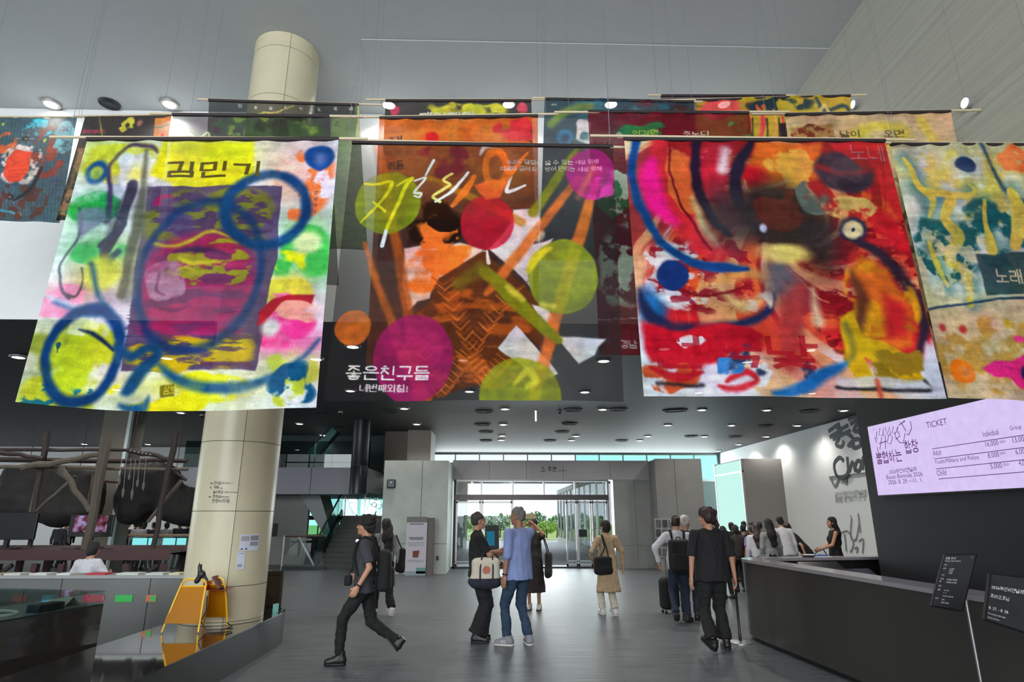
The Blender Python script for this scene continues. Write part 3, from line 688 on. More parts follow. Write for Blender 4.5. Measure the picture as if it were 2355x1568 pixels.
# signs on stands in front of the desk
def sign_stand(name, lab, TL, TR, BR_, BL, Y, texts, pole_px, tilt):
    P = [at(*TL, Y), at(*TR, Y), at(*BR_, Y - tilt), at(*BL, Y - tilt)]
    c = (P[2] + P[3]) / 2
    base = at(*pole_px, Y - tilt*.3)
    t = thing(name, lab, 'sign stand', (base.x, base.y, 0)); o_ = Vector((base.x, base.y, 0))
    n = (P[1] - P[0]).cross(P[3] - P[0]).normalized()
    if n.y > 0: n = -n
    back = [p - n*.025 for p in P]
    MB().add([p - o_ for p in P] + [p - o_ for p in back], [(0, 3, 2, 1), (4, 5, 6, 7), (0, 1, 5, 4), (1, 2, 6, 5), (2, 3, 7, 6), (3, 0, 4, 7)]).build('board', mat('sign_board_black', rgb(40, 40, 42), .4, var=.08), t, bevel=.004)
    def place(u, v): # u right, v down in 0..1
        a = P[0].lerp(P[1], u); b = P[3].lerp(P[2], u); return a.lerp(b, v) + n*.003 - o_
    fr = MB()
    for (u0, v0, u1, v1) in ((0, 0, 1, .012), (0, .988, 1, 1), (0, 0, .02, 1), (.98, 0, 1, 1)): fr.add([place(u0, v0), place(u0, v1), place(u1, v1), place(u1, v0)], [(0, 1, 2, 3)])
    fr.build('board_rim', mat('sign_rim', rgb(14, 14, 15), .3, var=0), t, solid=.006)
    M_sw = mat('sign_white_print', rgb(205, 205, 205), .6, var=0)
    w = (P[1] - P[0]).length; h = (P[3] - P[0]).length
    for (txt, u, v, hh) in texts:
        lettering(txt, M_sw, t, lambda a, b, u=u, v=v: place(u + a/w, v - b/h), height=hh)
    top = (P[0] + P[1] + P[2] + P[3]) / 4 - n*.03 - o_
    MB().tube([(0, 0, .02), (0, 0, top.z - .02), top], .011, 10).build('pole', mat('chrome', (.8, .8, .8, 1), .12, 1.0, var=0), t, smooth=True)
    MB().lathe([(0, 0), (.15, 0), (.15, .012), (.02, .02), (.016, .45), (.0, .45)], 24).build('base', mat('sign_base_black', rgb(16, 16, 17), .4, var=0), t, smooth=True)
    return t
sign_stand('sign_stand', 'narrow dark opening-hours sign on a chrome pole before the counter', (2172, 1275), (2247, 1273), (2214, 1406), (2141, 1393), 4.75,
    [('관람 안내', .06, .10, .018), ('Visitor Information', .06, .145, .011), ('i', .86, .09, .018), ('요금', .06, .22, .012), ('성인', .06, .29, .012), ('16,000', .27, .30, .011), ('8,000', .27, .34, .011), ('5,000', .27, .38, .011), ('시간', .06, .42, .012), ('화-일', .06, .49, .012), ('월', .06, .54, .012), ('10:00-18:00', .27, .50, .012), ('10:00-21:00', .27, .55, .012), ('휴관', .06, .63, .012), ('매주', .06, .70, .012), ('Monday', .27, .70, .011), ('1. 1.', .27, .74, .011), ('Audio Guide', .27, .80, .011), ('안내', .06, .86, .012), ('문의', .27, .87, .011), ('220-7400', .27, .92, .011)], (2252, 1545), .10)
sign_stand('sign_stand', 'wide dark pre-opening sign at the right edge of the photo', (2276, 1318), (2420, 1335), (2400, 1468), (2263, 1424), 4.2,
    [('2026부산비엔날레', .05, .33, .026), ('프리오프닝', .05, .52, .026), ('8. 27. - 8. 28.', .05, .76, .018), ('Pre-opening 10:00-18:00', .05, .87, .011), ('Lobby, first floor', .05, .95, .011)], (2405, 1560), .08)
# retractable-belt stanchion
sp_ = gz(1703, 1478); st = thing('stanchion', 'thin black post on a round steel base beside the counter corner', 'stanchion', (sp_.x, sp_.y, 0))
MB().lathe([(0, 0), (.16, 0), (.16, .012), (.03, .03), (.0, .03)], 28).build('base', M_steel, st, smooth=True)
MB().lathe([(.02, .02), (.02, .12), (.016, .13), (.016, .78), (.022, .79), (.022, .82), (0, .82)], 14).build('post', mat('black_post', rgb(20, 20, 22), .3, .2, var=0), st, smooth=True)
# wall graphics on the far right wall
gw = thing('wall_graphic', 'black hand-lettered exhibition graphic on the white wall by the black wall', 'wall graphic', (11.99, 0, 0))
M_gink = mat('graphic_black', rgb(45, 45, 48), .6, var=.05); M_gsh = mat('graphic_grey', rgb(130, 130, 134), .6, var=.05)
p0 = ax(1887, 975, 11.95); p1 = ax(1990, 1086, 11.95)
B(((-.06, 10.5, p1.z), (-.03, p0.y, LC - .05))).build('panel', mat('graphic_panel', (.85, .85, .86, 1), .6, var=.02), gw)
def gp(x_, y_, d=.065): p = ax(x_, y_, 11.99 - d); return (-d, p.y, p.z)
def gstroke(pts, r, m_=None, d=.07, nm='letter_stroke'):
    P = [Vector(gp(*p, d)) for p in pts]
    if len(P) > 2:       # smooth it
        Q = []
        for i in range(len(P) - 1):
            a, b, c, e = P[max(i-1, 0)], P[i], P[i+1], P[min(i+2, len(P)-1)]
            for t in (0, .25, .5, .75): Q.append(.5*((2*b) + (c - a)*t + (2*a - 5*b + 4*c - e)*t*t + (3*b - a - 3*c + e)*t**3))
        P = Q + [P[-1]]
    mb_ = MB().tube(P, r, 8); mb_.v = [(-d + (x + d)*.05, y, z) for x, y, z in mb_.v]; mb_.build(nm, m_ or M_gink, gw)
for pts in ([(1905, 992), (1930, 975), (1925, 990), (1950, 978)], [(1908, 1005), (1935, 990), (1928, 1003), (1955, 990)], [(1915, 1010), (1930, 1005), (1922, 1022), (1935, 1027), (1940, 1014)], [(1945, 995), (1962, 1010), (1950, 1025), (1965, 1020)], [(1955, 975), (1978, 965), (1962, 990), (1985, 992)], [(1950, 965), (1985, 950)], [(1962, 1012), (1975, 1010), (1978, 1024), (1964, 1030), (1958, 1020), (1962, 1012)], [(1972, 985), (1980, 1000), (1990, 995)],
            [(1940, 1060), (1930, 1052), (1918, 1068), (1925, 1095), (1945, 1094), (1952, 1075)], [(1948, 1050), (1952, 1085), (1960, 1062), (1967, 1085)], [(1970, 1060), (1966, 1078), (1976, 1082), (1980, 1062), (1970, 1060)], [(1984, 1080), (1984, 1055), (1992, 1050), (1994, 1075)]): gstroke(pts, .07)
for pts in ([(1934, 1100), (1946, 1108), (1944, 1093), (1946, 1115)], [(1910, 1100), (1920, 1118), (1928, 1100)], [(1904, 1062), (1909, 1080)], [(1895, 1002), (1907, 1010)], [(1894, 1010), (1906, 1020)], [(1915, 1062), (1925, 1045), (1938, 1050)]): gstroke(pts, .05, M_gsh, .015)
for pts in ([(1935, 1225), (1950, 1222), (1962, 1250), (1955, 1270)], [(1958, 1190), (1956, 1235), (1968, 1240), (1975, 1205)], [(1955, 1187), (1957, 1186)], [(1973, 1180), (1978, 1225)], [(1965, 1262), (1972, 1258), (1970, 1272)], [(1942, 1228), (1946, 1268)], [(1975, 1245), (1985, 1240), (1983, 1272)]): gstroke(pts, .03, M_gsh, .015)
for k, (t, y_) in enumerate((('2026부산비엔날레', 1139), ('Busan Biennale 2026', 1147), ('2026. 8. 29.—11. 1.', 1155))):
    q = gp(1921, y_, .012); lettering(t, M_gsh, gw, lambda u, v, q=q: (q[0], q[1] - u, q[2] + v), height=.13, width=1.9)
# brochure rack on the right block
br = thing('brochure_rack', 'grid of small pictures on the concrete block behind the backpack person', 'rack', (0, 20.37, 0))
for r_ in range(4):
    for c_ in range(3):
        a = at(1508 + c_*15, 1195 + r_*22, 20.37); b = at(1520 + c_*15, 1212 + r_*22, 20.37)
        B(((a.x, -.02, b.z), (b.x, 0.02, a.z))).build('picture_card', mat('card_dark_%d' % ((r_+c_) % 2), rgb(70, 70, 72) if (r_+c_) % 2 else rgb(95, 95, 96), .6, var=.4, scale=20), br)
a = at(1505, 1192, 20.37); b = at(1553, 1282, 20.37)
B(((a.x, .0, b.z), (b.x, .03, a.z))).build('backing', mat('rack_pale', rgb(160, 160, 160), .6), br)
# ================================================================== PAINTED FABRIC BANNERS
_rs = np.random.RandomState(7)
def vnoise(X, Y, scale, seed):
    """smooth value noise in 0..1"""
    r = np.random.RandomState(seed); T = r.rand(64, 64)
    x = X / scale; y = Y / scale
    xi = np.floor(x).astype(int); yi = np.floor(y).astype(int); fx = x - xi; fy = y - yi
    fx = fx*fx*(3 - 2*fx); fy = fy*fy*(3 - 2*fy)
    g = lambda a, b: T[a % 64, b % 64]
    return (g(xi, yi)*(1-fx) + g(xi+1, yi)*fx)*(1-fy) + (g(xi, yi+1)*(1-fx) + g(xi+1, yi+1)*fx)*fy
def fbm(X, Y, scale, seed, octv=4):
    o = 0; a = .5; t = 0
    for i in range(octv): o = o + a*vnoise(X, Y, scale / 2**i, seed + i*13); t += a; a *= .5
    return o / t
def sstep(a, b, x): t = np.clip((x - a) / (b - a), 0, 1); return t*t*(3 - 2*t)
def hcol(c): return np.array(c, float) / 255.0

class Canvas:
    S = 600.0
    def __init__(s, corners, nx, ny, base, alpha, seed=1, warp=5.0, ch=600.0):
        s.nx, s.ny, s.seed, s.CH = nx, ny, seed, ch
        s.X, s.Y = np.meshgrid(np.linspace(0, s.S, nx), np.linspace(0, ch, ny))
        s.rgb = np.ones((ny, nx, 3)) * hcol(base); s.a = np.full((ny, nx), float(alpha))
        w1 = fbm(s.X, s.Y, 70, seed + 100, 5) - .5; w2 = fbm(s.X, s.Y, 70, seed + 200, 5) - .5
        s.Xw = s.X + w1*3.2*warp; s.Yw = s.Y + w2*3.2*warp
        src = np.array(corners, float); dst = np.array([(0, 0), (s.S, 0), (s.S, ch), (0, ch)], float)
        A = []; bb = []
        for (x, y), (u, v) in zip(src, dst):
            A.append([x, y, 1, 0, 0, 0, -u*x, -u*y]); bb.append(u); A.append([0, 0, 0, x, y, 1, -v*x, -v*y]); bb.append(v)
        s.H = np.append(np.linalg.solve(np.array(A), np.array(bb)), 1).reshape(3, 3)
        s.o = (0, 0); s.k = 1.0; s.wn = fbm(s.X, s.Y, 50, seed + 60)
    def src(s, ox, oy, k): s.o = (ox, oy); s.k = k; return s          # coordinates of a measured detail view
    def m(s, x, y):
        q = s.H @ np.array([x*s.k + s.o[0], y*s.k + s.o[1], 1.0]); return q[0]/q[2], q[1]/q[2]
    def win(s, x0, y0, x1, y1):
        i0 = int(np.clip(math.floor(y0 / s.CH*(s.ny-1)), 0, s.ny)); i1 = int(np.clip(math.ceil(y1 / s.CH*(s.ny-1)) + 1, 0, s.ny))
        j0 = int(np.clip(math.floor(x0 / s.S*(s.nx-1)), 0, s.nx)); j1 = int(np.clip(math.ceil(x1 / s.S*(s.nx-1)) + 1, 0, s.nx))
        return slice(i0, max(i0, i1)), slice(j0, max(j0, j1))
    def blend(s, sl, mask, col, al=None, mode='n'):
        c = hcol(col); mk = mask[..., None]
        s.rgb[sl] = s.rgb[sl]*(1 - mk) + c*mk
        if al is not None: s.a[sl] = s.a[sl]*(1 - mask) + al*mask
    def disc(s, x, y, r, col, soft=2.0, al=None, ry=None, rot=0.0, op=1.0, mottle=0.0):
        cx, cy = s.m(x, y); r = r*s.k; ry = (ry*s.k if ry else r); R_ = max(r, ry) + soft*2 + 8
        sl = s.win(cx - R_, cy - R_, cx + R_, cy + R_); dx = s.Xw[sl] - cx; dy = s.Yw[sl] - cy
        c_, s_ = math.cos(math.radians(rot)), math.sin(math.radians(rot)); u = dx*c_ + dy*s_; v = -dx*s_ + dy*c_
        d = (np.sqrt((u/r)**2 + (v/ry)**2) - 1)*min(r, ry)
        mk = (1 - sstep(-soft, soft, d))*op
        if mottle: mk = mk*(1 - mottle*fbm(s.X[sl], s.Y[sl], 25, s.seed + 5)**1.5)
        s.blend(sl, mk, col, al)
    def ring(s, x, y, r, w, col, soft=4.0, ry=None, rot=0.0, al=None, op=1.0):
        cx, cy = s.m(x, y); r *= s.k; w *= s.k; ry = (ry*s.k if ry else r); R_ = max(r, ry) + w + 2*soft + 8
        sl = s.win(cx - R_, cy - R_, cx + R_, cy + R_); dx = s.Xw[sl] - cx; dy = s.Yw[sl] - cy
        c_, s_ = math.cos(math.radians(rot)), math.sin(math.radians(rot)); u = dx*c_ + dy*s_; v = -dx*s_ + dy*c_
        d = np.abs(np.sqrt((u/r)**2 + (v/ry)**2) - 1)*min(r, ry) - w/2
        mk = (1 - sstep(-soft, soft, d))*op
        if soft >= 4: mk = mk*np.clip(.62 + .75*fbm(s.X[sl], s.Y[sl], 45, s.seed + 77), 0, 1)
        s.blend(sl, mk, col, al)
    def stroke(s, pts, w, col, soft=2.5, al=None, op=1.0, curve=True, warp=True):
        P = np.array([s.m(*p) for p in pts]); n = len(P)
        W = np.array(w, float)*s.k if isinstance(w, (list, tuple)) else np.full(n, float(w)*s.k)
        if curve and n > 2:
            Q = []; V = []
            for i in range(n - 1):
                a, b, c, e = P[max(i-1, 0)], P[i], P[i+1], P[min(i+2, n-1)]
                for t in np.linspace(0, 1, 7)[:-1]:
                    Q.append(.5*((2*b) + (c - a)*t + (2*a - 5*b + 4*c - e)*t*t + (3*b - a - 3*c + e)*t**3)); V.append(W[i]*(1-t) + W[i+1]*t)
            P = np.array(Q + [P[-1]]); W = np.array(V + [W[-1]])
        R_ = W.max() + soft*2 + 8
        sl = s.win(P[:, 0].min() - R_, P[:, 1].min() - R_, P[:, 0].max() + R_, P[:, 1].max() + R_)
        X = (s.Xw if warp else s.X)[sl]; Y = (s.Yw if warp else s.Y)[sl]
        if X.size == 0: return
        D = np.full(X.shape, 1e9)
        for i in range(len(P) - 1):
            a = P[i]; b = P[i+1]; d = b - a; L2 = max(d @ d, 1e-6)
            t = np.clip(((X - a[0])*d[0] + (Y - a[1])*d[1]) / L2, 0, 1)
            D = np.minimum(D, np.hypot(X - a[0] - t*d[0], Y - a[1] - t*d[1]) - (W[i]*(1-t) + W[i+1]*t)/2)
        mk = (1 - sstep(-soft, soft, D))*op
        if soft >= 4: mk = mk*np.clip(.62 + .75*fbm(X, Y, 40, s.seed + 78), 0, 1)
        s.blend(sl, mk, col, al)
    def poly(s, pts, col, soft=2.0, al=None, op=1.0, mottle=0.0, mscale=30, mcol=None):
        P = np.array([s.m(*p) for p in pts]); R_ = soft*2 + 8
        sl = s.win(P[:, 0].min() - R_, P[:, 1].min() - R_, P[:, 0].max() + R_, P[:, 1].max() + R_)
        X = s.Xw[sl]; Y = s.Yw[sl]
        if X.size == 0: return
        ins = np.zeros(X.shape, bool); D = np.full(X.shape, 1e9); n = len(P)
        for i in range(n):
            a = P[i]; b = P[(i+1) % n]; d = b - a
            t = np.clip(((X - a[0])*d[0] + (Y - a[1])*d[1]) / max(d @ d, 1e-6), 0, 1)
            D = np.minimum(D, np.hypot(X - a[0] - t*d[0], Y - a[1] - t*d[1]))
            if abs(d[1]) > 1e-9:
                cnd = ((a[1] > Y) != (b[1] > Y)) & (X < (b[0] - a[0])*(Y - a[1]) / d[1] + a[0]); ins ^= cnd
        D = np.where(ins, -D, D); mk = (1 - sstep(-soft, soft, D))*op
        s.blend(sl, mk, col, al)
        if mottle:
            nz = fbm(s.X[sl], s.Y[sl], mscale, s.seed + 31 + len(pts)); s.blend(sl, mk*mottle*sstep(.45, .6, nz), mcol, None)
    def cloud(s, x0, y0, x1, y1, col, scale=40, thr=.5, soft=.08, seed=0, op=1.0, sx=1.0, sy=1.0, al=None, edge=20):
        a = s.m(x0, y0); b = s.m(x1, y1); c_ = s.m(x0, y1); d_ = s.m(x1, y0)
        xa, xb = min(a[0], c_[0]), max(b[0], d_[0]); ya, yb = min(a[1], d_[1]), max(b[1], c_[1])
        sl = s.win(xa, ya, xb, yb); X = s.X[sl]; Y = s.Y[sl]
        if X.size == 0: return
        nz = fbm(X*sx, Y*sy, scale, s.seed*7 + seed)
        XX = s.Xw[sl] + 14*(vnoise(X, Y, 45, s.seed + seed) - .5)*2; YY = s.Yw[sl] + 14*(vnoise(X, Y, 45, s.seed + seed + 9) - .5)*2
        rr = (np.abs((XX - (xa + xb)/2)/((xb - xa)/2 + 1e-6))**2.6 + np.abs((YY - (ya + yb)/2)/((yb - ya)/2 + 1e-6))**2.6)
        e = 1 - sstep(.45, 1.0, rr)
        s.blend(sl, sstep(thr - soft, thr + soft, nz*(.55 + .45*e))*e*op, col, al)
    def wash(s, x, y, r, col, op=.8, ry=None):
        cx, cy = s.m(x, y); r = r*s.k; ry = (ry or r/s.k)*s.k; d = np.sqrt(((s.Xw - cx)/r)**2 + ((s.Yw - cy)/ry)**2)
        s.blend((slice(None), slice(None)), np.exp(-(d*1.15)**2)*op*np.clip(.6 + .8*(np.roll(s.wn, int(x*3 + y), 1) - .1), 0, 1), col)
    def swirl(s, x, y, col, seed, thr=.55, soft=.07, op=.7, tight=.6, fs=9.0, rs=60.0, r0=0, r1=9999):
        cx, cy = s.m(x, y); dx = s.Xw - cx; dy = s.Yw - cy; r = np.hypot(dx, dy) + 1; th = np.arctan2(dy, dx) + tight*np.log(r)
        a = np.cos(th)*fs*20; b = np.sin(th)*fs*20
        n = fbm(a + 500 + r*.12, b + 500 + r*.12, rs, s.seed + seed, 5)
        mk = sstep(thr - soft, thr + soft, n)*op*sstep(r0, r0 + 50, r)*(1 - sstep(r1 - 80, r1, r)); s.blend((slice(None), slice(None)), mk, col)
    def text(s, txt, x, y, h, col, w=None, al=None, skew=0.0, op=1.0, fat=0.0):
        v, f = text_geo(txt); X0, Y0 = s.m(x, y)
        tw = v[:, 0].max() - v[:, 0].min(); th = v[:, 1].max() - v[:, 1].min()
        ky = h*s.k / th; kx = (w*s.k / tw) if w else ky
        P = np.stack([X0 + (v[:, 0] - v[:, 0].min())*kx + skew*(v[:, 1] - v[:, 1].min())*ky, Y0 - (v[:, 1] - v[:, 1].min())*ky], 1)
        sl = s.win(P[:, 0].min() - 2, P[:, 1].min() - 2, P[:, 0].max() + 2, P[:, 1].max() + 2)
        X = s.X[sl]; Y = s.Y[sl]; mk = np.zeros(X.shape)
        if X.size == 0: return
        px_ = s.S / (s.nx - 1)
        for fc in f:
            for t in range(1, len(fc) - 1):
                a, b, c = P[fc[0]], P[fc[t]], P[fc[t+1]]
                x0 = min(a[0], b[0], c[0]) - 1; x1 = max(a[0], b[0], c[0]) + 1; y0 = min(a[1], b[1], c[1]) - 1; y1 = max(a[1], b[1], c[1]) + 1
                jj = slice(np.searchsorted(X[0], x0), np.searchsorted(X[0], x1)); ii = slice(np.searchsorted(Y[:, 0], y0), np.searchsorted(Y[:, 0], y1))
                xx = X[ii, jj]; yy = Y[ii, jj]
                if xx.size == 0: continue
                ar = (b[0]-a[0])*(c[1]-a[1]) - (b[1]-a[1])*(c[0]-a[0])
                if abs(ar) < 1e-9: continue
                sg = 1 if ar > 0 else -1
                def edge_d(p, q): L_ = math.hypot(q[0]-p[0], q[1]-p[1]) + 1e-9; return sg*((q[0]-p[0])*(yy-p[1]) - (q[1]-p[1])*(xx-p[0]))/L_
                d = np.minimum(np.minimum(edge_d(a, b), edge_d(b, c)), edge_d(c, a))
                mk[ii, jj] = np.maximum(mk[ii, jj], sstep(-.55*px_ - fat, .35*px_ - fat, d))
        s.blend(sl, mk*op, col, al)

def cloth_material():
    m = bpy.data.materials.new('painted_sheer_cloth'); m.use_nodes = True; nt = m.node_tree; N = nt.nodes; L = nt.links
    for n in list(N): N.remove(n)
    out = N.new('ShaderNodeOutputMaterial'); at_ = N.new('ShaderNodeAttribute'); at_.attribute_name = 'paint'
    tc = N.new('ShaderNodeTexCoord'); no = N.new('ShaderNodeTexNoise'); no.inputs['Scale'].default_value = 90; no.inputs['Detail'].default_value = 2
    L.new(tc.outputs['Object'], no.inputs['Vector'])
    mp = N.new('ShaderNodeMapRange'); mp.inputs[1].default_value = .3; mp.inputs[2].default_value = .7; mp.inputs[3].default_value = .86; mp.inputs[4].default_value = 1.08
    L.new(no.outputs['Fac'], mp.inputs[0])
    mu = N.new('ShaderNodeVectorMath'); mu.operation = 'SCALE'; L.new(at_.outputs['Color'], mu.inputs[0]); L.new(mp.outputs[0], mu.inputs['Scale'])
    df = N.new('ShaderNodeBsdfDiffuse'); tl = N.new('ShaderNodeBsdfTranslucent'); tr = N.new('ShaderNodeBsdfTransparent')
    L.new(mu.outputs[0], df.inputs[0]); L.new(mu.outputs[0], tl.inputs[0])
    a = N.new('ShaderNodeMixShader'); a.inputs[0].default_value = .3; L.new(df.outputs[0], a.inputs[1]); L.new(tl.outputs[0], a.inputs[2])
    b = N.new('ShaderNodeMixShader'); L.new(at_.outputs['Alpha'], b.inputs[0]); L.new(tr.outputs[0], b.inputs[1]); L.new(a.outputs[0], b.inputs[2])
    L.new(b.outputs[0], out.inputs[0])
    return m
M_cloth = cloth_material()
M_rod = mat('pale_wood_rod', rgb(206, 190, 158), .5, var=.05); M_roddark = mat('dark_hem', rgb(40, 30, 32), .7, var=.05)
M_wire = mat('hanging_wire', rgb(150, 155, 158), .3, .6, var=0)

def banner(lab, cv, corners, Y, rod, sag=0.0, wav=.012, ph=0.0, group='painted fabric banners hanging in the tall hall', hem=True):
    TL, TR, BR_, BL = [at(x, y, Y) for x, y in corners]
    org = (TL + TR)/2
    t = thing('fabric_banner', lab, 'banner', org, 0, group)
    nx, ny = cv.nx, cv.ny
    u = np.linspace(0, 1, nx)[None, :, None]; v = np.linspace(0, 1, ny)[:, None, None]
    A = [np.array(p - org) for p in (TL, TR, BR_, BL)]
    P = (A[0]*(1-u) + A[1]*u)*(1-v) + (A[3]*(1-u) + A[2]*u)*v
    uu = u[..., 0]; vv = v[..., 0]
    P[..., 1] += wav*np.sin(uu*17 + ph + vv*1.5)*(.3 + .7*vv) + wav*.8*np.sin(uu*41 + ph*2)*(1 - vv)**2 + wav*1.5*np.sin(vv*5 + ph) * np.sin(uu*3.1)
    P[..., 2] -= sag*np.sin(uu*math.pi)*vv**3 + .012*np.sin(uu*5 + ph)*vv**3
    verts = P.reshape(-1, 3)
    idx = np.arange(nx*ny).reshape(ny, nx)
    f = np.stack([idx[:-1, :-1], idx[1:, :-1], idx[1:, 1:], idx[:-1, 1:]], -1).reshape(-1, 4)
    me = bpy.data.meshes.new('cloth'); me.vertices.add(len(verts)); me.vertices.foreach_set('co', verts.astype(np.float32).ravel())
    me.loops.add(f.size); me.loops.foreach_set('vertex_index', f.astype(np.int32).ravel())
    me.polygons.add(len(f)); me.polygons.foreach_set('loop_start', np.arange(0, f.size, 4, dtype=np.int32)); me.polygons.foreach_set('loop_total', np.full(len(f), 4, np.int32))
    me.update(calc_edges=True)
    lum_ = .12*(fbm(cv.X, cv.Y, 16, cv.seed + 450, 3) - .5)*2 + .12*(fbm(cv.X*.5, cv.Y*4, 40, cv.seed + 500, 3) - .5)*2 + .16*(fbm(cv.X, cv.Y, 80, cv.seed + 390, 5) - .5)*2
    ws = np.stack([1 + .09*(fbm(cv.X, cv.Y, 90, cv.seed + 400 + 7*k_, 4) - .5)*2 + lum_ for k_ in range(3)], -1)
    c = np.clip(cv.rgb*ws, 0, 1); lin = np.where(c <= .04045, c/12.92, ((c + .055)/1.055)**2.4)
    col = np.concatenate([lin, np.clip(cv.a, 0, 1)[..., None]], -1).reshape(-1, 4)
    ca = me.color_attributes.new('paint', 'FLOAT_COLOR', 'POINT'); ca.data.foreach_set('color', col.astype(np.float32).ravel())
    new_obj('cloth', me, M_cloth, t, smooth=True)
    r0, r1 = at(*rod[0], Y) - org, at(*rod[1], Y) - org
    MB().tube([r0, r1], .013, 8).build('rod', M_rod, t)
    if hem:
        h0, h1 = Vector(A[0]), Vector(A[1]); dz = Vector((0, 0, -.008))
        MB().tube([h0 + dz, h1 + dz], .019, 8).build('hem_sleeve', M_roddark, t)
    for f_ in (.06, .94):
        p = r0.lerp(r1, f_); MB().tube([p, (p.x, p.y, HC - org.z)], .0018, 5).build('wire', M_wire, t)
    return t

Y1, Y2, Y3, Y4 = 4.9, 5.7, 6.5, 7.6
# ---- A: white, yellow and blue portrait banner
cA = [(200, 318), (780, 318), (727, 940), (33, 922)]
c = Canvas(cA, 400, 400, (226, 230, 240), .93, 3).src(0, 200, .4847)
YEL, BLU, GRN, PUR, MAG, OLV, PNK = (236, 230, 30), (18, 66, 128), (38, 160, 78), (84, 66, 104), (166, 40, 98), (128, 128, 34), (252, 96, 160)
for (x, y, r, ry, cc, o_) in ((470, 330, 130, 110, (222, 220, 40), .95), (980, 300, 300, 110, (232, 226, 40), .8), (640, 500, 110, 160, (150, 140, 160), .6), (420, 560, 110, 90, (40, 160, 80), .9), (450, 750, 160, 80, (70, 180, 100), .9), (560, 850, 130, 120, (190, 200, 70), .8), (380, 900, 90, 120, (200, 206, 110), .8), (520, 980, 140, 90, (150, 130, 160), .7), (270, 970, 140, 70, (250, 120, 170), .85), (230, 1180, 150, 110, (190, 200, 120), .7), (250, 1420, 220, 120, (206, 208, 70), .8), (180, 1420, 130, 80, (60, 130, 140), .6), (1400, 420, 190, 150, (255, 170, 120), .65), (1440, 640, 160, 110, (120, 200, 110), .75), (1500, 830, 120, 100, (60, 180, 80), .85), (1350, 900, 120, 70, (232, 222, 70), .8), (1400, 1040, 150, 80, (250, 180, 190), .7), (1360, 1190, 210, 70, (255, 50, 150), .85), (1380, 1330, 160, 90, (200, 206, 90), .7), (880, 1400, 330, 60, (236, 226, 60), .75), (620, 1440, 160, 70, (180, 200, 150), .5), (1000, 1500, 260, 40, (206, 206, 150), .5)): c.wash(x, y, r, cc, o_, ry)
c.cloud(400, 240, 760, 460, (214, 216, 60), 50, .42, .12, 1); c.cloud(560, 300, 720, 480, (236, 238, 250), 60, .4, .1, 2)
c.poly([(770, 255), (1190, 255), (1190, 420), (1085, 470), (1075, 540), (930, 560), (840, 520), (800, 440), (700, 400)], YEL, 8)
c.cloud(1270, 280, 1600, 620, (255, 132, 66), 40, .46, .06, 5); c.cloud(1480, 380, 1590, 520, (240, 240, 250), 40, .5, .08, 6)
c.cloud(330, 460, 560, 620, GRN, 50, .44, .1, 7); c.cloud(320, 690, 640, 860, (60, 176, 96), 50, .42, .12, 8); c.cloud(1290, 640, 1600, 900, (70, 190, 84), 60, .4, .12, 9)
c.cloud(1280, 740, 1500, 850, YEL, 40, .42, .1, 10); c.disc(1455, 715, 70, (226, 236, 170), 10, ry=52); c.cloud(1190, 880, 1540, 1000, (226, 216, 70), 45, .42, .1, 11)
c.cloud(130, 920, 480, 1080, (248, 150, 190), 50, .42, .12, 12); c.cloud(1180, 1040, 1520, 1230, (255, 60, 150), 50, .36, .1, 13, sy=1.8); c.cloud(1230, 930, 1400, 1010, (255, 120, 180), 40, .4, .1, 14)
c.cloud(100, 1080, 420, 1330, (150, 160, 60), 60, .45, .12, 15); c.cloud(60, 1330, 480, 1540, (190, 196, 50), 50, .4, .1, 16); c.cloud(60, 1330, 420, 1540, (30, 110, 130), 30, .54, .05, 17, sy=1.8)
c.cloud(1200, 1230, 1510, 1420, (200, 206, 80), 60, .42, .1, 18); c.cloud(440, 1330, 1300, 1540, YEL, 60, .47, .05, 19, sy=1.6, sx=.7); c.cloud(1250, 1290, 1510, 1500, (24, 86, 130), 40, .48, .05, 20); c.cloud(1300, 1380, 1500, 1510, (196, 206, 60), 40, .48, .08, 21)
# dark printed panel with the profile
c.poly([(690, 455), (1332, 452), (1300, 800), (1212, 1325), (575, 1322), (640, 800)], PUR, 2, op=.94)
c.cloud(640, 455, 1330, 760, OLV, 60, .44, .1, 22, sy=2.2, op=.85); c.cloud(680, 470, 1330, 740, (78, 54, 98), 40, .52, .06, 23, sy=3, op=.9); c.cloud(700, 490, 800, 560, MAG, 30, .4, .1, 24)
c.cloud(560, 980, 1260, 1200, MAG, 60, .4, .12, 25, sy=3, op=.9); c.cloud(560, 1150, 1240, 1330, (206, 176, 24), 50, .40, .1, 26, sy=3); c.cloud(560, 900, 1260, 1330, (86, 62, 96), 40, .56, .05, 27, sy=5, op=.85)
c.disc(930, 900, 255, (168, 36, 92), 16, ry=235, op=.88); c.cloud(690, 690, 1190, 1150, (100, 50, 96), 50, .5, .08, 28, sy=3, op=.75); c.cloud(760, 680, 1200, 950, (150, 146, 40), 45, .5, .06, 29, sy=2.4); c.cloud(680, 800, 860, 1000, (170, 120, 150), 50, .45, .12, 30)
c.stroke([(835, 790), (900, 815), (1030, 815)], [8, 26, 8], (196, 190, 46), 4); c.stroke([(830, 845), (870, 835), (910, 850)], [6, 18, 6], (186, 180, 50), 4); c.stroke([(820, 760), (930, 750), (1060, 780)], [6, 34, 10], (70, 44, 84), 6)
c.stroke([(710, 725), (800, 740), (900, 700), (1000, 660), (1080, 690)], [8, 16, 20, 16, 6], (196, 186, 40), 5); c.stroke([(720, 1020), (820, 1030), (900, 1010)], [6, 18, 4], (110, 30, 84), 4); c.stroke([(745, 860), (730, 930), (770, 960)], [6, 14, 8], (120, 60, 100), 5)
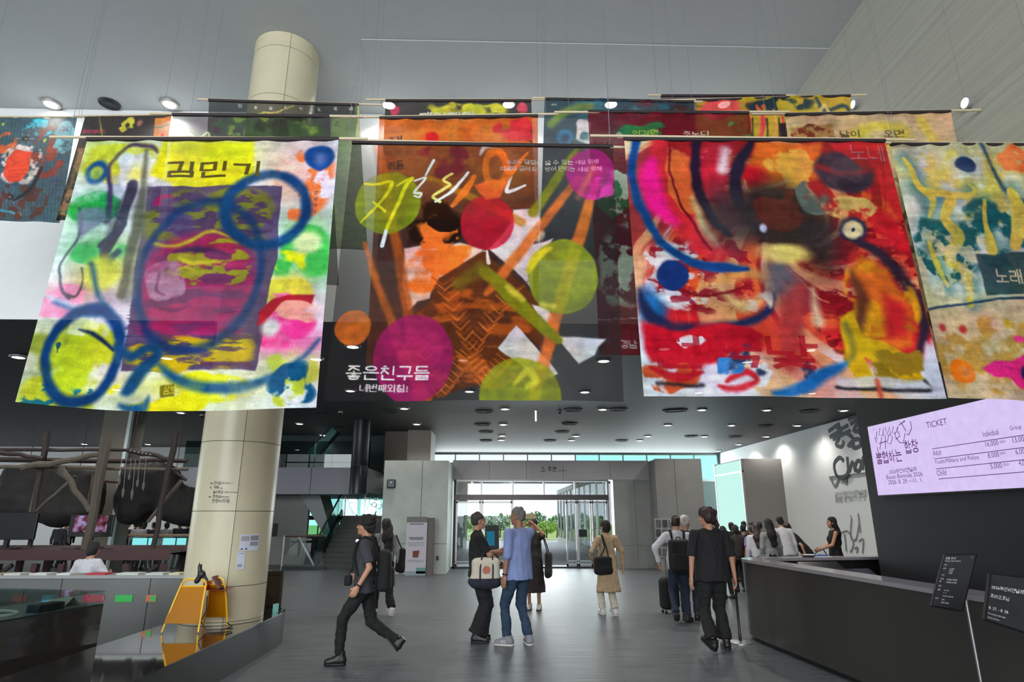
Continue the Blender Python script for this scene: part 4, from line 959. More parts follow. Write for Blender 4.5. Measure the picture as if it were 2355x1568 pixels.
c.ring(935, 860, 272, 34, (22, 54, 106), 7, ry=345, op=.88); c.ring(1258, 557, 190, 46, (20, 64, 118), 7, ry=172)
c.disc(1518, 325, 72, (22, 78, 150), 4, ry=62); c.disc(1520, 330, 26, (130, 150, 190), 12, op=.7); c.ring(458, 395, 46, 30, (20, 84, 150), 7); c.disc(458, 400, 20, (120, 170, 90), 10)
# left figure, instrument
c.poly([(575, 320), (590, 300), (640, 318), (700, 300), (708, 330), (690, 440), (640, 470), (560, 420)], (226, 230, 226), 5, op=.9); c.wash(640, 400, 50, (236, 230, 60), .9); c.stroke([(690, 455), (660, 560), (640, 760), (600, 960)], [30, 60, 70, 60], (110, 110, 110), 10, op=.55)
c.stroke([(520, 700), (560, 560), (620, 470)], [60, 70, 40], (70, 70, 90), 8, op=.6); c.stroke([(480, 740), (500, 800), (560, 760)], [30, 40, 30], (56, 80, 96), 5)
c.stroke([(500, 620), (515, 470), (520, 370), (575, 300), (620, 275), (715, 285), (735, 300)], [30, 22, 14, 16, 18, 20, 10], (72, 58, 96), 5); c.stroke([(690, 300), (640, 640), (570, 960)], [14, 44, 40], (84, 86, 70), 6, op=.8)
c.stroke([(620, 450), (560, 640), (490, 780)], [50, 56, 40], (66, 64, 84), 4); c.stroke([(370, 560), (385, 640), (355, 720), (290, 820), (290, 930), (330, 980)], [10, 16, 12, 8, 10, 14], (64, 70, 96), 4); c.stroke([(375, 840), (380, 900), (360, 970), (320, 960)], [6, 10, 12, 8], (80, 70, 70), 3)
c.poly([(360, 590), (390, 555), (480, 560), (500, 610), (420, 660), (380, 700)], (120, 118, 160), 6, op=.8); c.stroke([(470, 730), (520, 690), (580, 640), (540, 590), (600, 560)], [30, 26, 20, 14, 8], (60, 66, 92), 4); c.disc(470, 860, 80, (206, 214, 60), 14, op=.8); c.stroke([(425, 820), (460, 960), (520, 1040)], 22, (40, 92, 120), 8)
c.stroke([(205, 960), (330, 1010), (480, 1060)], [4, 26, 8], (200, 210, 236), 8); c.stroke([(260, 1000), (360, 1035), (470, 1055)], 14, (60, 110, 160), 8)
c.poly([(1215, 1110), (1225, 1040), (1290, 985), (1370, 960), (1495, 962), (1480, 1010), (1430, 1000), (1350, 1000), (1290, 1050), (1235, 1100)], (184, 18, 44), 3); c.cloud(1300, 990, 1520, 1110, (248, 170, 150), 40, .46, .08, 33); c.disc(1280, 1120, 40, (226, 222, 228), 10)
# lower loops and arcs
c.cloud(230, 1060, 560, 1440, (196, 206, 40), 50, .38, .12, 35); c.cloud(350, 1050, 470, 1160, (238, 238, 180), 40, .4, .1, 36); c.cloud(260, 1160, 420, 1280, (28, 80, 100), 40, .52, .05, 37)
c.ring(395, 1245, 152, 42, (18, 60, 116), 6, ry=195); c.stroke([(385, 1125), (460, 1150), (540, 1220)], [6, 20, 14], (20, 40, 80), 4); c.stroke([(555, 1200), (620, 1250), (700, 1210), (740, 1240), (680, 1310), (610, 1400), (580, 1420)], [30, 46, 40, 46, 60, 54, 20], (26, 74, 122), 7)
c.stroke([(750, 1290), (850, 1370), (1000, 1410), (1180, 1400), (1350, 1330), (1440, 1260), (1515, 1185)], [16, 40, 46, 44, 30, 20, 12], (22, 82, 130), 8); c.stroke([(560, 1480), (610, 1500), (670, 1490), (705, 1440)], [14, 40, 44, 10], (22, 84, 140), 6)
c.poly([(765, 1390), (830, 1384), (828, 1440), (765, 1442)], (120, 112, 26), 2); c.text('삼보', 772, 1430, 38, (214, 206, 60), 48)
c.text('김민기', 768, 412, 76, (96, 84, 30), 450, fat=1.2); c.poly([(940, 1285), (1190, 1290), (1180, 1312), (940, 1308)], (96, 60, 90), 3)
for k, t_ in enumerate(('순', '남', '아', '기')): c.text(t_, 1488 - k*3, 495 + k*30, 20, (90, 80, 110))
banner('white banner with blue rings, yellow patches and a magenta profile, left of front row', c, cA, Y1, ((115, 315), (845, 319)), sag=.05, ph=.4)

# ---- B: dark sheer banner with bright discs
cB = [(810, 326), (1410, 335), (1435, 922), (745, 918)]
c = Canvas(cB, 400, 400, (44, 42, 44), .62, 11, warp=3).src(700, 200, .4845)
ORA, LIM, PALE, BRN = (246, 118, 44), (160, 172, 30), (228, 212, 212), (96, 50, 28)
c.poly([(470, 760), (560, 745), (740, 735), (865, 780), (690, 905), (620, 915), (600, 1000), (540, 1015), (490, 1060), (470, 930)], (236, 188, 172), 3, .94); c.cloud(460, 740, 640, 1010, ORA, 60, .42, .08, 2, al=.95); c.cloud(560, 740, 860, 900, ORA, 50, .5, .06, 3, al=.95)
c.poly([(880, 770), (985, 640), (990, 580), (1115, 570), (1125, 640), (1090, 740), (1180, 715), (1080, 860), (1075, 960), (1000, 870)], PALE, 3, .94); c.cloud(980, 560, 1140, 760, (248, 226, 190), 50, .5, .1, 4)
c.poly([(640, 905), (850, 780), (1060, 960), (1230, 1200), (1140, 1260), (1010, 1130), (920, 1240), (1000, 1300), (860, 1400), (600, 1480), (500, 1100), (600, 1010)], BRN, 3, .88); c.cloud(480, 900, 1120, 1480, (196, 92, 30), 50, .5, .08, 5, sy=2, op=.8)
for (x0, y0, x1, y1, L_, sgn) in ((660, 940, 790, 1270, 1, 1), (1000, 960, 800, 1270, 1, -1), (540, 1180, 640, 1470, 1, 1), (800, 1270, 660, 1470, 1, -1), (760, 1280, 880, 1440, 1, 1), (980, 1300, 840, 1440, 1, -1)):
    for k in range(15):
        f_ = k/14; x = x0 + (x1 - x0)*f_; y = y0 + (y1 - y0)*f_
        c.stroke([(x - 55*(1 - .3*f_), y - 42), (x, y), (x + 55*(1 - .3*f_), y - 42)], [4, 8, 4], (232, 124, 50) if k % 2 else (150, 70, 24), 2, curve=False, op=.75, al=.92)
c.poly([(1008, 1128), (1200, 1358), (1140, 1392), (960, 1275), (920, 1240)], (216, 206, 206), 2, .95); c.poly([(1190, 1185), (1432, 1190), (1395, 1230), (1380, 1270), (1300, 1312)], (214, 210, 212), 3, .94); c.poly([(1080, 1030), (1165, 1050), (1180, 1110), (1140, 1130)], PALE, 3, .94)
c.cloud(490, 520, 760, 780, (34, 22, 18), 40, .34, .08, 6, al=.95); c.poly([(540, 650), (620, 610), (700, 640), (690, 700), (620, 740), (560, 700)], (230, 110, 40), 8, .94); c.cloud(520, 600, 740, 760, ORA, 40, .47, .05, 7, al=.95); c.cloud(540, 540, 740, 680, (30, 20, 18), 30, .52, .05, 8, al=.95)
c.stroke([(350, 280), (430, 700), (555, 1490)], [50, 46, 54], (198, 92, 36), 6, .85, op=.85); c.stroke([(290, 740), (400, 1080), (575, 1490)], [26, 40, 60], (214, 104, 40), 6, .85, op=.85); c.stroke([(1300, 430), (1150, 620), (930, 900), (860, 980)], [36, 44, 46, 20], (240, 122, 48), 5, .88, op=.9); c.stroke([(1400, 390), (1330, 620), (1200, 1060), (1085, 1495)], [26, 56, 56, 44], (236, 118, 44), 5, .88, op=.9)
c.stroke([(1350, 215), (1230, 390), (1090, 590)], [14, 44, 50], (128, 130, 24), 5, .85); c.stroke([(590, 425), (800, 520), (1030, 640)], [26, 40, 44], (188, 126, 34), 5, .85, op=.8); c.stroke([(860, 880), (1020, 1030), (1200, 1200)], [60, 66, 40], (134, 136, 24), 4, .88); c.stroke([(960, 950), (1030, 1010)], 26, (216, 196, 60), 5); c.stroke([(740, 930), (840, 860)], 60, (120, 110, 26), 10, op=.7)
for (x, y, r, ry, col_) in ((398, 545, 150, 160, (152, 166, 34)), (1225, 897, 158, 180, (150, 164, 34)), (1022, 1470, 172, 168, (158, 168, 26)), (865, 640, 124, 142, (212, 24, 52)), (518, 1280, 166, 196, (172, 30, 104)), (1360, 410, 112, 132, (196, 36, 140)), (232, 1137, 80, 78, (232, 112, 36))): c.disc(x, y, r, col_, 2.5, .9, ry=ry, mottle=.25, op=.9)
c.stroke([(1060, 870), (1100, 800), (1165, 760)], [20, 44, 16], (226, 216, 40), 5); c.stroke([(990, 1410), (1060, 1350), (1100, 1400), (1060, 1420)], [10, 36, 30, 20], (220, 214, 50), 5); c.stroke([(1130, 1030), (1180, 1040)], 26, (220, 206, 70), 6); c.cloud(1340, 430, 1480, 540, (255, 60, 190), 40, .45, .1, 9)
c.stroke([(1370, 380), (1300, 520)], 30, (240, 120, 90), 8, op=.6)
YW_ = (236, 226, 40); WH = (240, 238, 240)
c.stroke([(288, 458), (350, 458), (415, 452), (385, 520), (320, 590), (272, 636)], [10, 14, 18, 14, 12, 8], YW_, 1.5, .97); c.stroke([(330, 545), (385, 590)], [10, 14], YW_, 1.5, .97); c.stroke([(440, 470), (510, 425), (480, 470), (440, 570), (390, 680)], [10, 16, 18, 18, 16], YW_, 1.5, .97); c.stroke([(390, 680), (370, 748)], [16, 18], WH, 1.5, .97)
c.stroke([(612, 345), (575, 412)], [16, 12], WH, 1.5, .97); c.stroke([(520, 440), (575, 425), (540, 470), (520, 500), (555, 500), (545, 520), (520, 515)], [10, 14, 12, 12, 12, 12, 8], WH, 1.5, .97); c.stroke([(700, 405), (660, 440), (690, 460), (650, 490), (610, 520), (640, 545)], [14, 14, 14, 16, 14, 16], (244, 226, 120), 1.5, .97); c.stroke([(770, 400), (700, 490), (620, 545)], [14, 16, 10], WH, 1.5, .97); c.stroke([(985, 400), (960, 490), (1050, 462)], [12, 20, 12], WH, 1.5, .97)
c.stroke([(800, 420), (760, 490), (700, 560)], [24, 40, 16], (238, 120, 44), 3, .95); c.poly([(800, 460), (900, 430), (960, 450), (930, 520), (860, 530), (830, 500)], (228, 98, 50), 4, .95); c.ring(905, 380, 50, 34, (242, 122, 46), 4, ry=90, al=.95); c.stroke([(830, 320), (860, 280), (930, 275)], [14, 30, 18], (232, 206, 196), 4, .95); c.stroke([(1060, 305), (1000, 380), (940, 440)], [10, 30, 30], (242, 122, 46), 3, .95); c.stroke([(930, 300), (960, 400)], 26, ORA, 4, .95); c.stroke([(870, 780), (875, 835)], [10, 18], (236, 210, 200), 2, .95)
c.text('좋은친구들', 196, 1384, 62, WH, 345, .97); c.text('네번째외침!', 262, 1440, 32, WH, 196, .97)
c.text('당당히 살 수 있는', 1045, 362, 26, (226, 222, 222), 230, .95); c.text('동강도', 960, 360, 22, (190, 186, 186), 70, .9); c.text('세상 위해', 1285, 362, 24, (250, 150, 200), 110, .95); c.text('지배의 굴레 따윈 벗어 던지는', 930, 392, 26, (216, 212, 212), 350, .92); c.text('세상 위해', 1298, 396, 24, (250, 150, 200), 112, .95)
banner('dark sheer banner with lime, red and magenta discs, middle of front row', c, cB, Y1 + .1, ((782, 321), (1442, 339)), sag=.01, ph=1.7)

# ---- C: red swirling banner
cC = [(1435, 318), (2035, 322), (2178, 913), (1480, 911)]
c = Canvas(cC, 400, 400, (222, 226, 238), .96, 21, warp=7).src(1400, 200, .4848)
RED, NAV, CRM, DRK = (204, 34, 44), (24, 40, 84), (236, 206, 130), (48, 40, 42)
c.poly([(210, 240), (1330, 245), (1400, 520), (1560, 1180), (1500, 1300), (1100, 1330), (180, 1130), (170, 850), (330, 760), (210, 600), (180, 400)], RED, 14); c.cloud(150, 240, 1500, 1200, (226, 88, 44), 90, .52, .08, 1); c.cloud(200, 700, 1500, 1150, (150, 24, 34), 60, .55, .06, 2, sy=1.4); c.cloud(150, 650, 480, 1100, (230, 230, 240), 60, .52, .05, 3, sy=2); c.cloud(100, 240, 260, 700, (120, 170, 220), 70, .48, .12, 4)
c.swirl(900, 680, (232, 100, 56), 1, .55, .06, .6, 1.3, 5, 70); c.swirl(900, 680, (140, 18, 34), 2, .56, .05, .7, 1.3, 7, 40); c.swirl(900, 680, (236, 190, 130), 3, .60, .04, .7, 1.3, 6, 50); c.swirl(900, 680, (226, 228, 236), 5, .64, .03, .7, 1.3, 8, 30, r0=240)
for (x0, y0, x1, y1, cc, sd, th_) in ((240, 260, 420, 700, (240, 130, 90), 61, .55), (440, 260, 640, 560, (240, 150, 150), 62, .57), (450, 260, 640, 520, (120, 16, 40), 63, .57), (160, 680, 700, 1080, (150, 20, 40), 64, .54), (160, 700, 500, 1060, (230, 232, 240), 65, .57), (980, 800, 1160, 1300, (120, 14, 24), 66, .54), (1200, 540, 1480, 1000, (240, 90, 60), 67, .56), (1200, 560, 1500, 1000, (130, 10, 30), 68, .57), (700, 260, 1020, 440, (150, 40, 24), 69, .58), (1150, 820, 1450, 1250, (200, 50, 30), 70, .56)): c.cloud(x0, y0, x1, y1, cc, 26, th_, .05, sd, .85, 1.0, 1.6)
c.poly([(700, 260), (1010, 260), (1000, 430), (880, 440), (760, 480), (650, 520), (640, 440)], (230, 104, 40), 8); c.cloud(700, 260, 1020, 480, (244, 168, 70), 40, .52, .06, 5, sy=.6); c.disc(690, 420, 60, (196, 24, 40), 12, ry=66); c.stroke([(650, 450), (670, 500), (760, 470), (840, 440)], [8, 14, 12, 6], (226, 180, 140), 4)
c.stroke([(250, 250), (250, 380), (300, 560), (400, 700), (520, 800)], [60, 110, 120, 100, 60], (214, 44, 56), 12); c.stroke([(210, 360), (190, 450), (220, 560), (300, 640)], [50, 100, 90, 40], (252, 30, 150), 14); c.cloud(290, 260, 400, 620, (236, 110, 56), 60, .45, .1, 6)
c.stroke([(540, 250), (490, 380), (520, 520), (600, 640)], [110, 130, 120, 70], (196, 40, 62), 14); c.stroke([(560, 300), (540, 390)], [30, 44], (236, 226, 230), 12); c.stroke([(390, 520), (430, 640), (500, 740)], [14, 44, 20], (226, 206, 150), 10); c.stroke([(410, 480), (430, 520)], 20, (40, 100, 170), 6)
c.stroke([(125, 265), (108, 420), (160, 600), (260, 740), (400, 820), (520, 850), (650, 865)], [50, 40, 36, 36, 44, 50, 20], (22, 90, 156), 7); c.stroke([(420, 245), (400, 420), (470, 600), (560, 700)], [46, 44, 50, 30], (40, 30, 60), 8); c.stroke([(680, 250), (615, 370), (610, 520), (680, 640)], [20, 60, 50, 40], (34, 34, 62), 8)
c.stroke([(170, 960), (210, 1050)], [60, 120], (28, 106, 176), 16); c.stroke([(140, 950), (190, 1080), (330, 1135), (500, 1140), (650, 1115), (760, 1060), (800, 980)], [20, 60, 50, 46, 40, 40, 20], (30, 44, 84), 8); c.stroke([(450, 940), (620, 880), (720, 900)], [10, 60, 40], (222, 150, 80), 12); c.stroke([(520, 960), (640, 1030), (740, 1000)], [20, 60, 20], (224, 180, 120), 12); c.cloud(640, 900, 780, 1060, (226, 214, 190), 40, .46, .1, 8)
c.stroke([(125, 265), (108, 420), (160, 600), (260, 740), (400, 820), (520, 850), (650, 865)], [40, 30, 28, 28, 36, 40, 16], (22, 70, 136), 3.5); c.stroke([(420, 245), (400, 420), (470, 600), (560, 700)], [40, 38, 42, 26], (40, 30, 54), 3.5); c.stroke([(680, 250), (615, 370), (610, 520), (680, 640)], [16, 50, 42, 34], (34, 32, 54), 3.5); c.stroke([(300, 250), (290, 420), (360, 600), (480, 760)], [6, 10, 12, 8], (120, 20, 40), 3); c.stroke([(180, 900), (330, 960), (480, 990), (640, 940)], [8, 14, 12, 6], (130, 24, 36), 3)
c.disc(800, 610, 190, DRK, 30, ry=180); c.disc(560, 620, 110, (58, 60, 66), 40, ry=150, op=.85); c.disc(1000, 720, 90, (44, 40, 44), 30, ry=180, op=.9); c.stroke([(800, 860), (830, 940), (900, 1000)], [120, 150, 40], (96, 96, 106), 26); c.cloud(650, 480, 960, 700, (96, 40, 36), 50, .55, .07, 9, op=.8); c.cloud(900, 420, 1060, 600, (90, 100, 96), 60, .46, .12, 10)
c.disc(825, 785, 118, (236, 208, 116), 10, ry=46); c.disc(715, 668, 16, (206, 206, 236), 4, ry=22); c.stroke([(700, 735), (820, 725), (930, 720)], [16, 20, 10], (56, 40, 40), 5)
c.stroke([(900, 950), (870, 1080), (860, 1300)], [40, 110, 60], (190, 60, 60), 16); c.stroke([(960, 960), (990, 1100)], [20, 50], (226, 206, 160), 12); c.stroke([(1030, 560), (1140, 545), (1300, 640), (1400, 760)], [26, 60, 120, 60], (210, 30, 44), 14); c.cloud(1020, 490, 1250, 640, (226, 190, 110), 40, .48, .08, 11)
c.stroke([(1100, 700), (1250, 770), (1380, 870), (1460, 1000), (1500, 1150), (1480, 1280)], [20, 50, 60, 56, 50, 30], (44, 34, 54), 8); c.disc(1150, 675, 64, (26, 40, 72), 8, ry=58); c.disc(1148, 678, 48, (232, 208, 156), 5, ry=44); c.disc(1148, 676, 9, (28, 40, 80), 2)
c.poly([(1135, 850), (1200, 800), (1330, 870), (1430, 1030), (1445, 1220), (1360, 1260), (1280, 1180), (1200, 1180), (1210, 1000)], (226, 110, 36), 10); c.cloud(1140, 800, 1450, 1240, (238, 168, 30), 60, .46, .08, 12); c.poly([(1300, 980), (1400, 1020), (1420, 1180), (1320, 1190)], (200, 36, 44), 14); c.stroke([(1150, 880), (1200, 1010), (1180, 1150)], [20, 50, 40], (110, 60, 40), 10)
c.poly([(1090, 1090), (1160, 1060), (1200, 1180), (1300, 1200), (1420, 1270), (1500, 1390), (1400, 1410), (1290, 1330), (1220, 1290), (1270, 1440), (1200, 1450), (1130, 1330)], (216, 168, 24), 5); c.cloud(1100, 1060, 1500, 1440, (150, 120, 30), 40, .54, .06, 13); c.stroke([(1120, 1120), (1160, 1240), (1150, 1290)], 24, (130, 120, 50), 8)
c.disc(1115, 395, 128, (46, 40, 62), 8, ry=114, op=.95); c.stroke([(1000, 380), (1115, 400), (1240, 375)], 26, (150, 30, 44), 8); c.cloud(1040, 290, 1200, 480, (90, 70, 80), 40, .5, .1, 14, op=.6); c.poly([(1050, 250), (1320, 248), (1335, 375), (1180, 370)], (190, 26, 40), 4, op=.85); c.text('노네', 1150, 352, 88, (96, 24, 40), 170, op=.85); c.text('노네', 1146, 348, 88, (226, 120, 120), 170, op=.55)
c.disc(300, 885, 76, (22, 54, 118), 3, ry=73)
c.poly([(160, 1110), (300, 1140), (470, 1180), (460, 1270), (300, 1290), (200, 1300), (170, 1240)], (192, 22, 40), 8); c.cloud(160, 1110, 900, 1420, (196, 26, 44), 70, .46, .05, 15); c.cloud(200, 1140, 980, 1440, (226, 228, 238), 60, .55, .03, 16); c.cloud(440, 1190, 1000, 1420, (50, 60, 96), 50, .58, .05, 17); c.cloud(150, 1290, 440, 1460, (206, 84, 44), 30, .48, .08, 18)
c.stroke([(200, 1330), (330, 1370), (440, 1350)], [20, 44, 16], (188, 24, 40), 5); c.text('천국낯', 210, 1330, 150, (176, 22, 40), 700, op=.75, fat=1.5); c.stroke([(560, 1400), (640, 1360), (690, 1400), (600, 1440), (520, 1420)], [20, 30, 24, 26, 14], (206, 40, 54), 5); c.stroke([(790, 1450), (920, 1420), (1040, 1350), (1130, 1310)], [24, 60, 50, 16], (26, 106, 180), 8); c.cloud(480, 1280, 640, 1400, (60, 130, 200), 40, .47, .08, 19)
c.poly([(1080, 1375), (1260, 1380), (1500, 1390), (1540, 1440), (1100, 1440), (1070, 1410)], (206, 208, 216), 4, op=.8); c.stroke([(1080, 1430), (1250, 1440), (1530, 1438), (1500, 1395)], 14, (34, 34, 40), 4); c.poly([(1520, 1210), (1580, 1280), (1600, 1470), (1540, 1470), (1500, 1330)], (216, 220, 230), 8); c.stroke([(230, 1405), (450, 1410)], 14, (40, 34, 44), 5); c.stroke([(1270, 1400), (1290, 1470)], 24, (200, 80, 60), 6)
banner('red and navy swirling banner with a white left edge, right of the dark banner', c, cC, Y1, ((1357, 312), (2105, 322)), sag=.008, ph=2.9)

# ---- D: yellow and teal banner cut by the right edge
cD = [(2048, 330), (2440, 332), (2590, 925), (2180, 918)]
c = Canvas(cD, 240, 360, (204, 198, 158), .95, 31, warp=5, ch=880).src(1400, 200, .4848)
c.cloud(1340, 260, 2000, 1060, (206, 216, 206), 90, .48, .12, 1); c.cloud(1350, 270, 2000, 700, (214, 196, 96), 80, .52, .12, 2); c.poly([(1500, 1080), (2040, 1010), (2200, 1500), (1590, 1500)], (212, 188, 150), 3); c.cloud(1520, 1080, 2200, 1480, (196, 152, 70), 60, .52, .1, 3)
TEA = (28, 92, 98)
for pts in ([(1395, 340), (1470, 440), (1520, 520), (1640, 540), (1700, 500)], [(1560, 560), (1620, 660), (1700, 800), (1740, 1050)], [(1520, 780), (1590, 900), (1620, 970)], [(1780, 560), (1810, 700), (1840, 790)], [(1440, 480), (1520, 600), (1500, 680)], [(1900, 500), (1960, 640), (1900, 780)]): c.stroke(pts, 90, (70, 128, 130), 26, op=.75)
c.stroke([(1750, 270), (1860, 480), (1990, 600)], 30, (24, 66, 104), 10); c.cloud(1480, 620, 1720, 980, TEA, 50, .5, .08, 4); c.cloud(1680, 540, 2000, 900, TEA, 60, .5, .08, 5)
for pts, w in (([(1395, 345), (1440, 420), (1480, 490), (1540, 520), (1640, 535), (1700, 540), (1725, 505), (1690, 480)], [16, 50, 60, 60, 60, 40, 26, 14]), ([(1500, 510), (1540, 560), (1525, 640)], [50, 40, 16]), ([(1620, 560), (1600, 640), (1660, 740), (1620, 840), (1700, 900), (1730, 1050)], [80, 70, 90, 60, 70, 46]), ([(1525, 760), (1560, 860), (1620, 960)], [26, 50, 26]), ([(1775, 560), (1790, 680), (1820, 790)], [26, 40, 90]), ([(1900, 510), (1950, 640), (1930, 780)], [50, 110, 70])):
    c.stroke(pts, w, (214, 192, 80), 4)
c.cloud(1560, 700, 1760, 1060, (236, 220, 170), 30, .52, .06, 6, op=.7); c.disc(1683, 380, 72, (22, 48, 96), 5, ry=60); c.disc(1690, 400, 40, (70, 100, 140), 14, ry=24, op=.6); c.ring(1930, 350, 60, 50, (246, 112, 52), 8, ry=80); c.cloud(1820, 270, 2100, 440, (250, 130, 70), 50, .5, .08, 7)
c.poly([(1740, 820), (2080, 800), (2150, 990), (1800, 1010)], (44, 72, 76), 4, op=.9); c.text('노래', 1850, 950, 100, (206, 202, 166), 190); c.stroke([(1500, 1080), (1700, 1045), (2060, 1010)], 16, (28, 56, 92), 4)
c.disc(1685, 1365, 88, (252, 122, 28), 4, ry=78); c.disc(1710, 1370, 40, (226, 150, 96), 10, op=.6); c.poly([(1780, 1350), (1830, 1310), (1920, 1310), (1990, 1280), (2060, 1330), (2050, 1420), (1960, 1440), (1900, 1390), (1830, 1390)], (236, 44, 132), 5); c.disc(2010, 1370, 60, (30, 34, 90), 8); c.disc(1590, 1160, 24, (186, 50, 54), 8); c.disc(1690, 1165, 28, (186, 50, 54), 8); c.disc(1900, 1140, 28, (200, 160, 40), 10); c.stroke([(1940, 1210), (2100, 1200)], 40, (250, 60, 140), 6)
banner('yellow and teal dancing-figure banner cut by the right picture edge', c, cD, Y1 + .1, ((2030, 329), (2450, 331)), ph=4.2)

# ---- second row
cE = [(397, 262), (758, 266), (779, 657), (372, 657)]
c = Canvas(cE, 180, 200, (70, 74, 70), .75, 41, ch=650).src(0, 200, .4847)
c.cloud(820, 130, 1570, 260, (60, 84, 50), 60, .4, .1, 1); c.cloud(860, 130, 1160, 230, (70, 40, 60), 40, .45, .08, 2); c.cloud(1000, 130, 1560, 250, (120, 150, 60), 50, .55, .06, 3); c.cloud(1180, 130, 1560, 240, (30, 40, 36), 60, .5, .08, 4); c.cloud(800, 240, 1650, 960, (60, 76, 60), 80, .45, .1, 5); c.stroke([(870, 240), (900, 215), (940, 235), (990, 215), (995, 240)], 16, (216, 216, 170), 3); c.stroke([(1640, 260), (1500, 960)], 40, (90, 130, 60), 10)
banner('grey-green sheer banner with dark leaf silhouettes behind the white portrait banner', c, cE, Y2, ((345, 261), (835, 268)), ph=.9)
cF = [(873, 270), (1237, 265), (1240, 840), (842, 838)]
c = Canvas(cF, 180, 260, (226, 108, 34), .88, 51, ch=900).src(700, 200, .4845)
c.cloud(350, 130, 1110, 700, (240, 130, 50), 80, .5, .12, 1); c.disc(600, 240, 50, (236, 30, 36), 5); c.cloud(880, 150, 1100, 270, (240, 50, 60), 40, .44, .08, 2); c.cloud(500, 270, 800, 460, (200, 40, 60), 60, .45, .1, 3); c.text('재', 395, 262, 46, (70, 34, 30), 110); c.text('의', 1072, 224, 26, (50, 40, 36)); c.text('굿', 1068, 276, 26, (50, 40, 36)); c.text('리듬', 395, 400, 70, (60, 40, 36), 120); c.poly([(330, 640), (1100, 640), (1120, 1320), (290, 1320)], (110, 50, 40), 30, op=.6)
banner('orange banner with a red spot, behind the dark sheer banner', c, cF, Y2 + .09, ((786, 270), (1285, 262)), ph=2.1)
cG = [(1352, 255), (1722, 258), (1800, 818), (1378, 818)]
c = Canvas(cG, 180, 260, (112, 22, 36), .86, 61, ch=900).src(1400, 200, .4848)
c.cloud(20, 170, 280, 260, (40, 120, 60), 40, .42, .08, 1); c.cloud(560, 150, 680, 250, (60, 130, 70), 40, .5, .08, 2); c.text('출', 36, 240, 48, (226, 220, 216), 48); c.text('어길면', 110, 228, 40, (200, 226, 80), 190, skew=.15); c.text('주노디', 350, 232, 40, (230, 226, 222), 190, skew=.15); c.disc(480, 140, 44, (150, 50, 60), 20)
c.poly([(-40, 380), (60, 400), (95, 560), (10, 620), (-60, 560)], (60, 130, 76), 6); c.cloud(-60, 380, 200, 620, (206, 220, 200), 30, .55, .05, 3); c.text('너 때에', 15, 540, 26, (40, 30, 30), 80); c.text('자칠거', 25, 580, 26, (40, 30, 30), 80)
c.cloud(-60, 620, 260, 1080, (170, 196, 170), 60, .46, .05, 4, sx=1.3); c.cloud(-60, 640, 260, 1050, (90, 26, 36), 50, .52, .04, 5); c.stroke([(-60, 1100), (200, 1098), (700, 1100)], 5, (210, 190, 190), 1.5); c.text('경남', 60, 1240, 54, (230, 224, 222), 110)
banner('dark red banner with pale figures between the dark and red front banners', c, cG, Y2, ((1275, 258), (1815, 257)), ph=3.3)
cH = [(1805, 262), (2185, 255), (2300, 835), (1880, 835)]
c = Canvas(cH, 180, 260, (214, 178, 138), .93, 71, ch=900).src(1400, 200, .4848)
c.cloud(820, 130, 1640, 500, (222, 196, 150), 90, .5, .12, 1); c.ring(1290, 230, 170, 60, (232, 206, 70), 16, ry=80); c.stroke([(1480, 150), (1540, 250)], 60, (226, 196, 80), 16); c.text('그', 1040, 240, 52, (70, 56, 50), 50); c.text('날이', 1100, 240, 56, (56, 46, 44), 140); c.text('오면', 1305, 240, 56, (56, 46, 44), 150); c.poly([(870, 190), (1060, 180), (1060, 240), (880, 240)], (150, 100, 50), 8, op=.7); c.cloud(860, 180, 1060, 250, (120, 40, 40), 30, .5, .06, 2); c.cloud(1340, 360, 1620, 1260, (120, 90, 60), 40, .55, .05, 3)
banner('sand coloured banner with dark lettering at the far right of the second row', c, cH, Y2 + .08, ((1728, 263), (2255, 253)), ph=.2)
# ---- third row
cI = [(480, 229), (825, 240), (845, 575), (462, 575)]
c = Canvas(cI, 180, 170, (52, 54, 52), .8, 81, ch=600).src(0, 200, .4847)
for k, t_ in enumerate('민중음악의신세대'): c.text(t_, 1135 + (k*72 if k < 5 else k*75), 96 + k*2, 28, (226, 226, 222), 24)
c.stroke([(1230, 120), (1320, 110), (1400, 85)], [8, 14, 6], (214, 196, 90), 2); c.text('조선의', 1240, 128, 30, (206, 180, 70), 140, skew=.3); c.poly([(1690, 80), (1745, 80), (1740, 770), (1560, 770), (1570, 140), (1690, 140)], (96, 120, 52), 4); c.text('프', 1590, 180, 40, (44, 60, 30)); c.poly([(1700, 80), (1745, 80), (1740, 240), (1690, 240)], (216, 206, 130), 4, op=.9); c.cloud(1000, 130, 1700, 800, (60, 96, 50), 70, .47, .1, 1)
banner('black banner with a row of white letters before the cream column', c, cI, Y3, ((455, 228), (880, 241)), ph=1.2)
cJ = [(887, 230), (1222, 230), (1235, 600), (868, 600)]
c = Canvas(cJ, 180, 170, (52, 46, 46), .9, 91, ch=640).src(700, 200, .4845)
c.disc(430, 110, 44, (206, 50, 90), 6); c.disc(1035, 100, 46, (230, 60, 90), 6); c.cloud(560, 70, 1000, 150, (214, 206, 40), 60, .36, .1, 1); c.text('재인대면', 535, 160, 76, (236, 232, 200), 460, skew=.25, fat=1); c.cloud(380, 150, 1100, 700, (120, 60, 60), 60, .5, .1, 2)
banner('dark banner with slanting white letters on yellow at top centre', c, cJ, Y3 + .1, ((843, 229), (1262, 229)), ph=2.6)
cK = [(1253, 226), (1595, 233), (1622, 600), (1240, 600)]
c = Canvas(cK, 180, 170, (44, 66, 78), .9, 101, ch=640).src(1155, 0, .5096)
